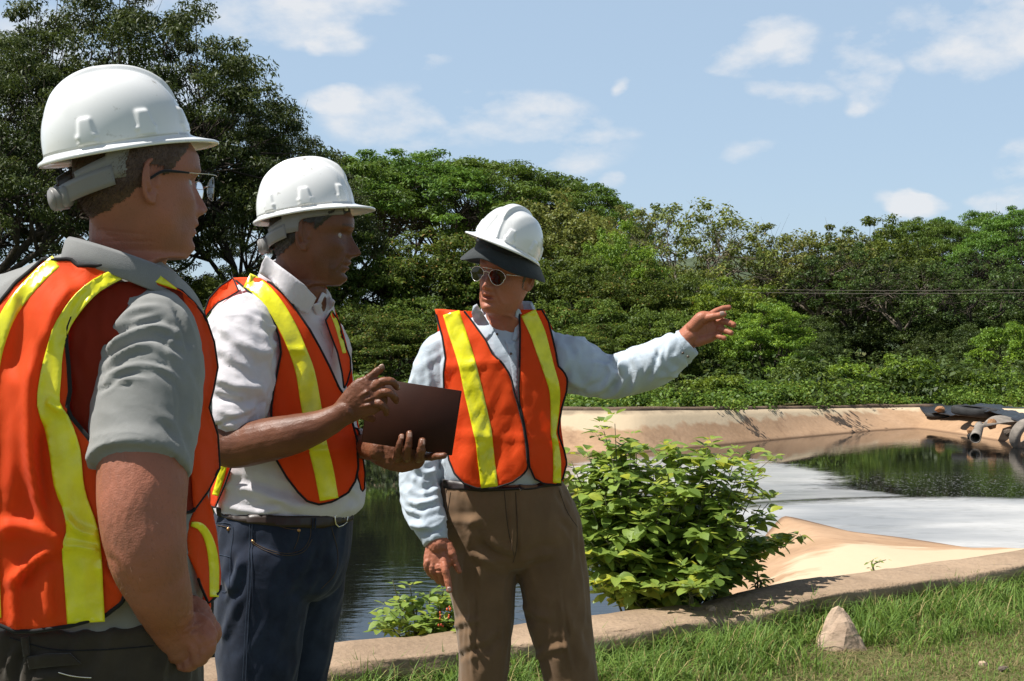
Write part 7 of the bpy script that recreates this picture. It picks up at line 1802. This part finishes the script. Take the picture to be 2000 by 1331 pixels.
# ------------------------------------------------------------------ PERSON: the near man on the left, seen from behind
def person1():
    D = 2.0
    _T, _W = globals()['T'], globals()['W']
    OFF = [0, 0]
    W = lambda x, y, d: _W(x + OFF[0], y, d + OFF[1] - (.035 if y > 600 else 0))
    def T(pts, *a, **k): return _T([(p[0] + OFF[0], p[1], p[2] + OFF[1] - (.035 if p[1] > 600 else 0), p[3]) for p in pts], *a, **k)
    e = empty('person', W(160, 2436, D), 'man seen from behind at the left edge in a grey polo shirt, hand on hip', 'person'); e.location.z = 0
    A = lambda o: child_local(o, e) if o is not None else None
    M = frame(W(273, 357, 1.98), 36, 0, 0, .97)
    Vh, Fh = head_local({'fold': .0008, 'neck': 1.10, 'nose': .95, 'jaw': 1.3, 'cut': 2})
    P = [(xf(M, Vh), Fh)]
    for s_ in (1, -1): ev, ef = ear_local(s_); P.append((xf(M, ev), ef))
    P.append(T([(256, 430, 1.985, 78), (252, 480, 1.985, 76), (245, 540, 2.0, 70), (200, 640, 2.08, 84), (170, 850, 2.08, 90), (160, 1100, 2.08, 90)], 28, 36, flat=.9))
    for OFF[0], OFF[1] in ((0, 0), (-395, .14)):
        P.append(T([(200, 640, 2.07, 60), (285, 670, 1.96, 64), (283, 760, 1.925, 80), (282, 860, 1.895, 87), (279, 930, 1.875, 88), (278, 1000, 1.860, 84), (286, 1075, 1.855, 77), (298, 1120, 1.865, 70), (313, 1160, 1.88, 61), (328, 1205, 1.93, 50), (342, 1240, 1.955, 44), (352, 1254, 1.965, 45)], 30, 80, flat=.95))
        P.append(T([(246, 1092, 1.875, 36), (262, 1118, 1.875, 34)], 16, 8))     # elbow point
        # fist on the hip
        P.append(tube([W(345, 1245, 1.965), W(368, 1236, 1.97), W(390, 1234, 1.975), W(404, 1240, 1.98)], [.034, .038, .036, .026], 22, 16, up=(0, 1, 0), rad2=[.028, .029, .027, .020]))
        f_ = lambda pts, **k: P.append(finger([W(*p) for p in pts], **k))
        f_([(384, 1210, 1.955), (402, 1222, 1.95), (412, 1246, 1.945), (404, 1268, 1.95), (388, 1274, 1.955)], r0=.0120, r1=.0090)
        f_([(384, 1226, 1.945), (402, 1240, 1.94), (410, 1260, 1.94), (398, 1280, 1.945), (380, 1284, 1.95)], r0=.0118, r1=.0090)
        f_([(380, 1240, 1.94), (396, 1256, 1.94), (400, 1276, 1.94), (386, 1292, 1.945), (368, 1292, 1.95)], r0=.0112, r1=.0086)
        f_([(370, 1252, 1.94), (384, 1270, 1.94), (384, 1288, 1.945), (370, 1302, 1.95), (354, 1300, 1.955)], r0=.0105, r1=.0080)
        f_([(352, 1190, 1.985), (372, 1180, 1.985), (390, 1186, 1.985), (402, 1200, 1.985)], r0=.0150, r1=.0105)
    OFF[:] = [0, 0]
    skin = skinmat('skin_fair_ruddy', (.29, .115, .070), (.37, .135, .080), (.15, .055, .032), freck=.3, rough=.5, sss=.15)
    def post(V, F):
        Nn_ = vnormals(V, F); x, y = pix(V); H = np.zeros(len(V))
        arm_ = (y > 850); H += arm_ * (.0014 * pnoise(V * 22) + .0005 * pnoise(V * [140, 140, 60]))
        H += (x > 345) * (y > 1160) * .0012 * pnoise(V * 85)
        H += folds(V, Nn_, [([(350, 1230), (372, 1205), (388, 1190)], 4, .002), ([(352, 1240), (378, 1225), (395, 1215)], 3, .0016), ([(205, 1080), (235, 1120), (262, 1160)], 9, -.002)])
        H -= .0010 * np.exp(-((y - 472) / 2.0) ** 2) * (x > 200) * (x < 300) + .0008 * np.exp(-((y - 455 - (x - 250) * .1) / 2.0) ** 2) * (x > 190) * (x < 280)
        return V + Nn_ * H[:, None]
    A(body_mesh(None, P, M, skin, .0025, post, browd=.5, stub=.25))
    eyeballs(None, M, (.10, .16, .22)); [A(o) for o in list(COL.objects) if o.name.split('.')[0] == 'eye' and o.parent is None]
    mb = MB(); r = np.random.default_rng(3); bodyo = [o for o in COL.objects if o.name.startswith('body')][-1]; me = bodyo.data
    a_ = np.empty(len(me.vertices) * 3, dtype=np.float32); me.vertices.foreach_get('co', a_); n_ = np.empty_like(a_); me.vertices.foreach_get('normal', n_); a_ = a_.reshape(-1, 3).astype(float); n_ = n_.reshape(-1, 3)
    x, y = pix(a_); k = np.where((y > 960) & (y < 1240) & (x < 400))[0]; k = r.choice(k, 1500); P_ = a_[k]; d_ = n_[k] * .35 + np.array([.35, 0, -.8]) + r.normal(size=(1500, 3)) * .35; d_ /= np.linalg.norm(d_, axis=1)[:, None]
    s_ = np.cross(d_, n_[k]); s_ /= np.linalg.norm(s_, axis=1)[:, None] + 1e-9; l_ = r.uniform(.005, .012, 1500)[:, None]; M_ah = pmat('arm_hair', (.16, .085, .05), .6, .3)
    A(add('arm_hair', np.stack([P_ - s_ * .00016, P_ + s_ * .00016, P_ + d_ * l_ + n_[k] * .001], 1).reshape(-1, 3), np.arange(4500).reshape(-1, 3), M_ah))
    # --- polo shirt
    M_polo = clothmat('grey_pique_knit', (.215, .215, .205), (.265, .265, .255), rough=.92, weave=1500, bump=.4, wr=(30, .35, .003), sheen=.25)
    tor = loft([lv(480, 190, 270, 1.99, .04), lv(498, 130, 300, 1.99, .062), lv(524, 60, 330, 1.99, .086), lv(560, -30, 366, 1.99, .112), lv(610, -90, 392, 1.99, .130), lv(700, -110, 404, 1.99, .138), lv(820, -115, 408, 1.99, .142), lv(950, -108, 404, 1.99, .142), lv(1080, -100, 396, 1.99, .140), lv(1200, -96, 388, 1.99, .140), lv(1260, -94, 384, 1.99, .138)], 72, 70, 2.3)
    arm = T([(240, 610, 2.02, 60), (296, 640, 1.955, 78), (298, 690, 1.94, 96), (290, 760, 1.925, 104), (283, 830, 1.905, 103), (279, 868, 1.893, 100)], 36, 60, flat=.95)
    hem = T([(283, 850, 1.905, 99), (275, 894, 1.880, 100), (270, 918, 1.866, 100)], 36, 16, flat=.96, round_ends=False)
    OFF[:] = [-395, .14]
    arm2 = T([(340, 610, 1.95, 60), (296, 640, 1.955, 78), (298, 690, 1.94, 96), (290, 760, 1.925, 104), (283, 830, 1.905, 103), (279, 868, 1.893, 100)], 36, 60, flat=.95)
    hem2 = T([(283, 850, 1.905, 99), (275, 894, 1.880, 100), (270, 918, 1.866, 100)], 36, 16, flat=.96, round_ends=False)
    OFF[:] = [0, 0]
    V, F = shell([tor, arm, hem, arm2, hem2], .0045, 4); Nn_ = vnormals(V, F); px, py = pix(V)
    ar = (px > 165) & (py > 540) & (V[:, 1] < 2.0)
    H = np.where(ar, crumple(V, (1, 0, -.15), .16, .05, .0028, 61, 1.0), crumple(V, (0, 0, 1), .2, .05, .003, 67))
    st = [([(215, 650), (262, 608), (318, 600)], 7, .010), ([(205, 668), (255, 640), (330, 618)], 6, -.010), ([(200, 690), (258, 650), (310, 640), (360, 660)], 7, .011), ([(196, 705), (250, 672), (300, 662), (355, 690)], 5, -.010), ([(192, 722), (240, 690), (280, 676), (330, 690), (372, 715)], 7, .010), ([(190, 738), (240, 712), (290, 706), (340, 722)], 5, -.009),
          ([(186, 752), (230, 722), (270, 708), (320, 722), (366, 762)], 7, .009), ([(186, 770), (230, 742), (262, 730), (300, 735)], 5, -.008), ([(190, 760), (225, 744), (262, 742)], 5, .007), ([(345, 590), (370, 640), (385, 700)], 7, .008), ([(330, 590), (352, 625), (372, 690)], 5, -.007), ([(350, 700), (372, 760), (372, 830)], 7, .007), ([(335, 720), (352, 780), (350, 840)], 6, -.007),
          ([(300, 800), (335, 830), (352, 880), (360, 930)], 8, .005), ([(318, 820), (340, 860), (345, 900)], 6, -.006), ([(260, 590), (300, 580), (345, 590)], 6, .006), ([(225, 620), (205, 680), (188, 760)], 7, .006), ([(350, 640), (330, 680), (340, 720)], 6, .006)]
    H += folds(V, Nn_, [(p, w_, h_ * .55) for p, w_, h_ in st])
    # hem band and its stitch line, armhole seam
    for ln in ([(176, 866), (200, 856), (250, 852), (300, 862), (340, 890), (366, 925)], [(176, 872), (200, 862), (250, 858), (300, 868), (338, 896), (364, 932)]):
        d, _ = seg_dist(px, py, catmull(ln, 14)); H -= ar * .0022 * np.exp(-(d / 2.0) ** 2)
    d, _ = seg_dist(px, py, catmull([(245, 600), (222, 640), (205, 700), (200, 760)], 12)); H -= .003 * np.exp(-(d / 2.5) ** 2)
    V = V + Nn_ * H[:, None]; A(add('polo_shirt', V, F, M_polo)); bp = bvh_of(V, F)
    # collar: standing rib around the neck, higher at the nape
    th = np.linspace(0, 2 * math.pi, 90, endpoint=False); c0 = W(236, 500, 1.955); rows = []
    for k, (ra, dz, out) in enumerate(((.0700, -.006, 0), (.0735, .0, .001), (.0765, -.004, .002), (.0800, -.018, .004), (.0830, -.032, .007), (.082, -.033, .006))):
        ztop = c0.z + .024 * -np.cos(th) - .006 * np.sin(th) ; x_ = c0.x + (ra + .001) * np.cos(th) * 1.02; y_ = c0.y + ra * np.sin(th) * .96
        rows.append(np.column_stack([x_, y_, ztop + dz - (.010 * np.clip(np.cos(th), 0, 1) if k > 2 else 0)]))
    v_ = np.concatenate(rows); M_rib = clothmat('grey_rib_collar', (.19, .19, .185), (.23, .23, .225), rough=.92, weave=900, bump=.6, wr=(30, .2, .002))
    o = add('collar', v_, rings_faces(len(rows), 90, True, False), M_rib); o.modifiers.new('t', 'SOLIDIFY').thickness = .0025; A(o)
    # --- vest
    vb = loft([lv(492, 100, 300, 1.99, .070), lv(510, 60, 318, 1.99, .092), lv(535, 20, 345, 1.99, .108), lv(570, -60, 385, 1.99, .130), lv(620, -110, 412, 1.99, .148), lv(700, -130, 428, 1.99, .156), lv(820, -132, 432, 1.99, .160), lv(950, -125, 432, 1.99, .160), lv(1060, -118, 430, 1.99, .158), lv(1150, -116, 432, 1.99, .160), lv(1260, -120, 432, 1.99, .166)], 80, 70, 2.3)
    vV, vF = shell([vb], .006, 2); bv = bvh_of(vV, vF)
    vest = empty('safety_vest', e.location); vest.parent = e; vest.matrix_parent_inverse = Matrix.Translation(-Vector(e.location))
    def Av(o):
        if o is None: return
        o.parent = vest; o.matrix_parent_inverse = Matrix.Translation(-Vector(vest.location)); return o
    def ridge(x, y, pts, w_):
        d, f = seg_dist(x, y, catmull(pts, 16)); return np.exp(-(d / w_) ** 2) * np.clip(np.minimum(f, 1 - f) * 6, 0, 1)
    def hf(x, y):
        h = .006 * pnoise(np.column_stack([x / 60, y / 190, x * 0 + 3])) + .0022 * pnoise(np.column_stack([x / 22, y / 60, x * 0 + 5]))
        h += .022 * ridge(x, y, [(122, 1071), (95, 1020), (72, 960), (58, 880), (56, 760), (70, 660)], 15)
        h += .020 * ridge(x, y, [(122, 1071), (80, 1090), (40, 1120), (10, 1150)], 11) + .016 * ridge(x, y, [(122, 1071), (80, 1040), (30, 1030), (-20, 1040)], 16)
        h -= .014 * ridge(x, y, [(110, 1062), (88, 980), (78, 900), (82, 820)], 9) - .010 * ridge(x, y, [(30, 700), (24, 850), (20, 1000)], 18)
        h -= .012 * ridge(x, y, [(110, 1078), (70, 1110), (40, 1150)], 10); h += .010 * ridge(x, y, [(26, 1140), (27, 1190), (30, 1232)], 8) + .008 * ridge(x, y, [(100, 1100), (92, 1160), (96, 1215)], 14)
        h += .010 * ridge(x, y, [(150, 545), (110, 600), (80, 680)], 14) - .008 * ridge(x, y, [(180, 560), (150, 600), (120, 680)], 10) + .008 * ridge(x, y, [(90, 780), (115, 800), (135, 800)], 7)
        h -= .008 * ridge(x, y, [(50, 560), (40, 640), (20, 740)], 14); h += .009 * ridge(x, y, [(120, 1000), (150, 1035), (200, 1050)], 9) + .008 * ridge(x, y, [(112, 1070), (150, 1068), (200, 1078)], 7)
        h += .008 * ridge(x, y, [(190, 1100), (215, 1130), (240, 1160)], 10)
        return h
    kw = dict(bvh=bv, off=.006, step=9, dnom=1.90, smooth=8, hfun=hf)
    back = [(84, 507), (104, 508), (122, 507), (138, 507), (151, 518), (189, 520), (240, 515), (258, 518), (276, 526), (237, 542), (196, 559), (164, 581), (139, 609), (129, 638), (129, 669), (134, 713), (137, 764), (131, 796), (138, 813), (174, 857), (205, 900), (230, 960), (240, 1030), (246, 1100), (248, 1150), (238, 1178), (203, 1205), (132, 1224), (68, 1233), (30, 1234), (0, 1222), (-60, 1200), (-118, 1180), (-124, 900), (-120, 720), (-60, 650), (-5, 596), (30, 553), (60, 528)]
    Av(panel('vest_back_panel', back, mat_=M_vest, parent=None, pipe_mat=M_pipe, pipe_r=.0032, thick=.0018, **kw))
    kt = dict(kw); kt['off'] = .0085; kt['step'] = 6
    Av(panel('reflective_tape', stripline([(262, 522, 20), (225, 538, 24), (185, 560, 27), (148, 596, 28), (120, 642, 30), (106, 690, 34), (99, 735, 41), (95, 790, 45), (112, 830, 53), (126, 880, 60), (134, 945, 58), (148, 990, 52), (160, 1035, 62), (159, 1072, 76), (162, 1120, 75), (168, 1217, 74)]), mat_=M_tape, parent=None, **kt))
    Av(panel('reflective_tape', stripline([(110, 510, 26), (75, 540, 27), (38, 582, 29), (8, 632, 31), (-15, 700, 34), (-28, 800, 40), (-30, 950, 48), (-28, 1100, 52), (-24, 1208, 52)]), mat_=M_tape, parent=None, **kt))
    # front panel: strap over the shoulder, edge showing beyond the sleeve, flap below the arm
    kf = dict(kw); kf['hfun'] = lambda x, y: .004 * pnoise(np.column_stack([x / 20, y / 50, x * 0 + 9])); kf['off'] = .002; kf['step'] = 6; kf['smooth'] = 4
    Av(panel('vest_shoulder_strap', [(258, 518), (284, 518), (312, 537), (347, 564), (379, 590), (386, 600), (353, 570), (315, 558), (287, 547), (276, 527)], mat_=M_vest, parent=None, thick=.0018, **kf))
    k6 = dict(kf); k6['off'] = .005
    Av(panel('reflective_tape', [(285, 530), (296, 531), (314, 539), (346, 564), (344, 566), (318, 556), (292, 546)], mat_=M_tape, parent=None, **k6))
    kf['off'] = -.010
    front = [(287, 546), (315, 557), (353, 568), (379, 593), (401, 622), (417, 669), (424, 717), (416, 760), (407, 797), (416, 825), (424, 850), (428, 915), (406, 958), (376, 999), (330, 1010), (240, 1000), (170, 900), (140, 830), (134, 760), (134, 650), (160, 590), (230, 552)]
    Av(panel('vest_front_panel', front, mat_=M_vest_shaded, parent=None, pipe_mat=M_pipe, pipe_r=.0030, open_pipe=(0, .52), thick=.0018, **kf))
    kf['off'] = -.006
    Av(panel('vest_front_edge', [(353, 568), (379, 593), (401, 622), (417, 669), (424, 717), (416, 760), (407, 797), (416, 825), (424, 850), (428, 915), (406, 958), (378, 996), (372, 900), (380, 780), (388, 700), (380, 640), (365, 600)], mat_=M_vest, parent=None, thick=.0018, **kf))
    kf['off'] = -.03
    Av(panel('vest_front_flap', [(404, 962), (416, 1000), (424, 1040), (428, 1083), (432, 1120), (431, 1151), (420, 1168), (407, 1179), (392, 1145), (383, 1117), (366, 1083), (366, 1030), (382, 992)], mat_=M_vest, parent=None, pipe_mat=M_pipe, pipe_r=.0022, open_pipe=(.42, .62), thick=.0018, **kf))
    k7 = dict(kf); k7['off'] = -.027
    Av(panel('reflective_tape', stripline([(374, 1024, 9), (393, 1030, 15), (409, 1056, 17), (418, 1100, 19), (419, 1166, 17)]), mat_=M_tape, parent=None, **k7))
    # black hanging loop at the nape
    v_, f2 = tube([W(104, 524, 1.905), W(120, 514, 1.90), W(136, 508, 1.90), W(152, 518, 1.90)], [.0045, .0045, .0035, .003], 8, 14, up=(0, 1, 0), rad2=[.002] * 4); Av(add('hanging_loop', v_, f2, M_pipe))
    nn = vnormals(vV, vF); x_, y_ = pix(vV)
    keep = [all(nn[i, 1] > .1 and 515 < y_[i] < 1225 for i in f) for f in vF]; Fb = [tuple(f) for f, k in zip(vF, keep) if k]; idx = sorted({i for f in Fb for i in f}); mp_ = {i: k for k, i in enumerate(idx)}
    cx = W(150, 0, 2.05).x; q = vV[idx] + nn[idx] * .003; q[:, 0] = cx + (q[:, 0] - cx) * .90
    o = add('vest_front_panel', q, [tuple(mp_[i] for i in f) for f in Fb], M_vest); o.modifiers.new('t', 'SOLIDIFY').thickness = .0016; Av(o)
    # --- cargo trousers
    M_tr = clothmat('dark_olive_canvas', (.034, .026, .018), (.055, .043, .030), rough=.92, weave=1200, wr=(18, .5, .006))
    up_ = loft([lv(1195, -96, 392, 1.99, .150), lv(1240, -96, 388, 1.99, .152), lv(1331, -96, 386, 1.99, .156), lv(1450, -90, 388, 1.99, .150), lv(1520, -60, 360, 1.99, .12)], 60, 40, 2.25)
    l1 = T([(60, 1450, 2.06, 125), (60, 1700, 2.06, 100), (66, 2000, 2.08, 80), (70, 2380, 2.08, 76)], 30, 50); l2 = T([(270, 1450, 2.02, 118), (270, 1700, 2.02, 98), (268, 2000, 2.04, 80), (264, 2380, 2.04, 76)], 30, 50)
    V, F = shell([up_, l1, l2], .006, 3); Nn_ = vnormals(V, F); px, py = pix(V)
    H = crumple(V, (.3, 0, 1), .2, .045, .006, 71) + folds(V, Nn_, [([(35, 1255), (20, 1290), (12, 1331)], 5, .010), ([(48, 1260), (36, 1300), (30, 1340)], 5, -.010), ([(60, 1268), (52, 1310), (46, 1350)], 6, .010), ([(56, 1292), (100, 1282), (150, 1284)], 8, .009), ([(56, 1312), (100, 1304), (160, 1300)], 4, -.010), ([(60, 1330), (110, 1322), (180, 1318)], 6, .006)])
    V = V + Nn_ * H[:, None]; A(add('trousers', V, F, M_tr)); bt = bvh_of(V, F)
    A(panel('pocket_flap', [(52, 1284), (90, 1278), (136, 1277), (158, 1298), (110, 1302), (56, 1308)], mat_=M_tr, parent=None, bvh=bt, off=.005, step=5, dnom=1.9, thick=.003))
    A(panel('belt_loop', [(40, 1246), (54, 1244), (58, 1280), (45, 1284)], mat_=M_tr, parent=None, bvh=bt, off=.006, step=5, dnom=1.9, thick=.003))
    A(stitch([(118, 1312), (140, 1318), (162, 1321), (180, 1322)], bt, .0013, M_metal, 'key_ring', 16, .006))
    A(stitch([(20, 1246), (100, 1268), (190, 1270), (300, 1262)], bt, .0010, M_pipe, 'seam', 30, .001))
    M_shoe = pmat('black_boot', (.025, .022, .02), .5, .4, bump=.2)
    for sx, sd in ((70, 2.08), (264, 2.04)):
        c = W(sx, 2400, sd); o = MB(); o.add(*tube([(c.x - .04, sd - .05, .045), (c.x, sd, .05), (c.x + .07, sd + .09, .035), (c.x + .11, sd + .15, .03)], [.042, .048, .046, .034], 16, 14, rad2=[.045, .05, .032, .026])); o.add(*tube([(c.x - .03, sd - .04, .012), (c.x + .1, sd + .14, .012)], [.045, .04], 14, 6, rad2=[.012, .012])); v_, f2 = o.get(); A(add('boot', v_, f2, M_shoe))
    # --- hard hat, hair, glasses
    Mh = M @ Matrix.Translation((-.029, .017, .058)) @ Matrix.Rotation(math.radians(-13), 4, 'Y') @ Matrix.Scale(.905, 4)
    A(helmet(None, Mh, bandk=1.06))
    M_hr = pmat('brown_hair', (.045, .024, .014), .55, .4, var=.3, vscale=260, col2=(.11, .060, .036))
    msk = lambda V_: np.clip(np.minimum.reduce([(V_[:, 2] - (-.016 + np.clip(V_[:, 0] + .02, -.1, 0) * .82) + .005 * pnoise(V_ * 80)) * 45, (.075 - V_[:, 2]) * 60, (.014 + np.clip(V_[:, 2] - .002, 0, .06) * .9 - V_[:, 0] + .004 * pnoise(V_ * 90)) * 80]), 0, 1) * ~((np.abs(V_[:, 0] + .006) < .015) & (V_[:, 2] < .018) & (V_[:, 2] > -.04))
    A(hair_patch('hair', None, M, Vh, Fh, msk, M_hr, .0028, 9000, .009, 5, (-.5, 0, -.85)))
    gl = MB()
    for sg in (1, -1):
        gl.add(*tube([(.106, sg * .056, .012), (.099, sg * .066, .012), (.085, sg * .073, .012), (.050, sg * .078, .011)], [.0007, .0007, .0007, .0008], 6, 14))
        ln = []
        for t in np.linspace(0, 2 * math.pi, 28, endpoint=False): ln.append((.110 - .35 * max(0, abs(.034 + .026 * math.cos(t)) - .03), sg * (.034 + .026 * math.cos(t)), -.006 + .019 * math.sin(t)))
        gl.add(*tube(ln + [ln[0]], [.0005] * 29, 5, 56)); L_ = np.array(ln); c = L_.mean(0); v_ = np.vstack([L_, c]); A(add('lens', xf(M, v_), [(i, (i + 1) % 28, 28) for i in range(28)], M_clear))
    gl.add(*tube([(.110, .008, .0), (.113, 0, .002), (.110, -.008, .0)], [.0010] * 3, 6, 8)); v_, f2 = gl.get(); A(add('eyeglasses', xf(M, v_), f2, M_metal))
    for sg in (1, -1): v_, f2 = tube([(.050, sg * .0785, .011), (.030, sg * .080, .011), (.006, sg * .082, .009), (-.014, sg * .081, -.004)], [.0016, .0022, .0024, .0020], 8, 14); A(add('temple_tip', xf(M, v_), f2, M_blackpad))
    return e
# ------------------------------------------------------------------ the three men
person3()
person2()
person1()
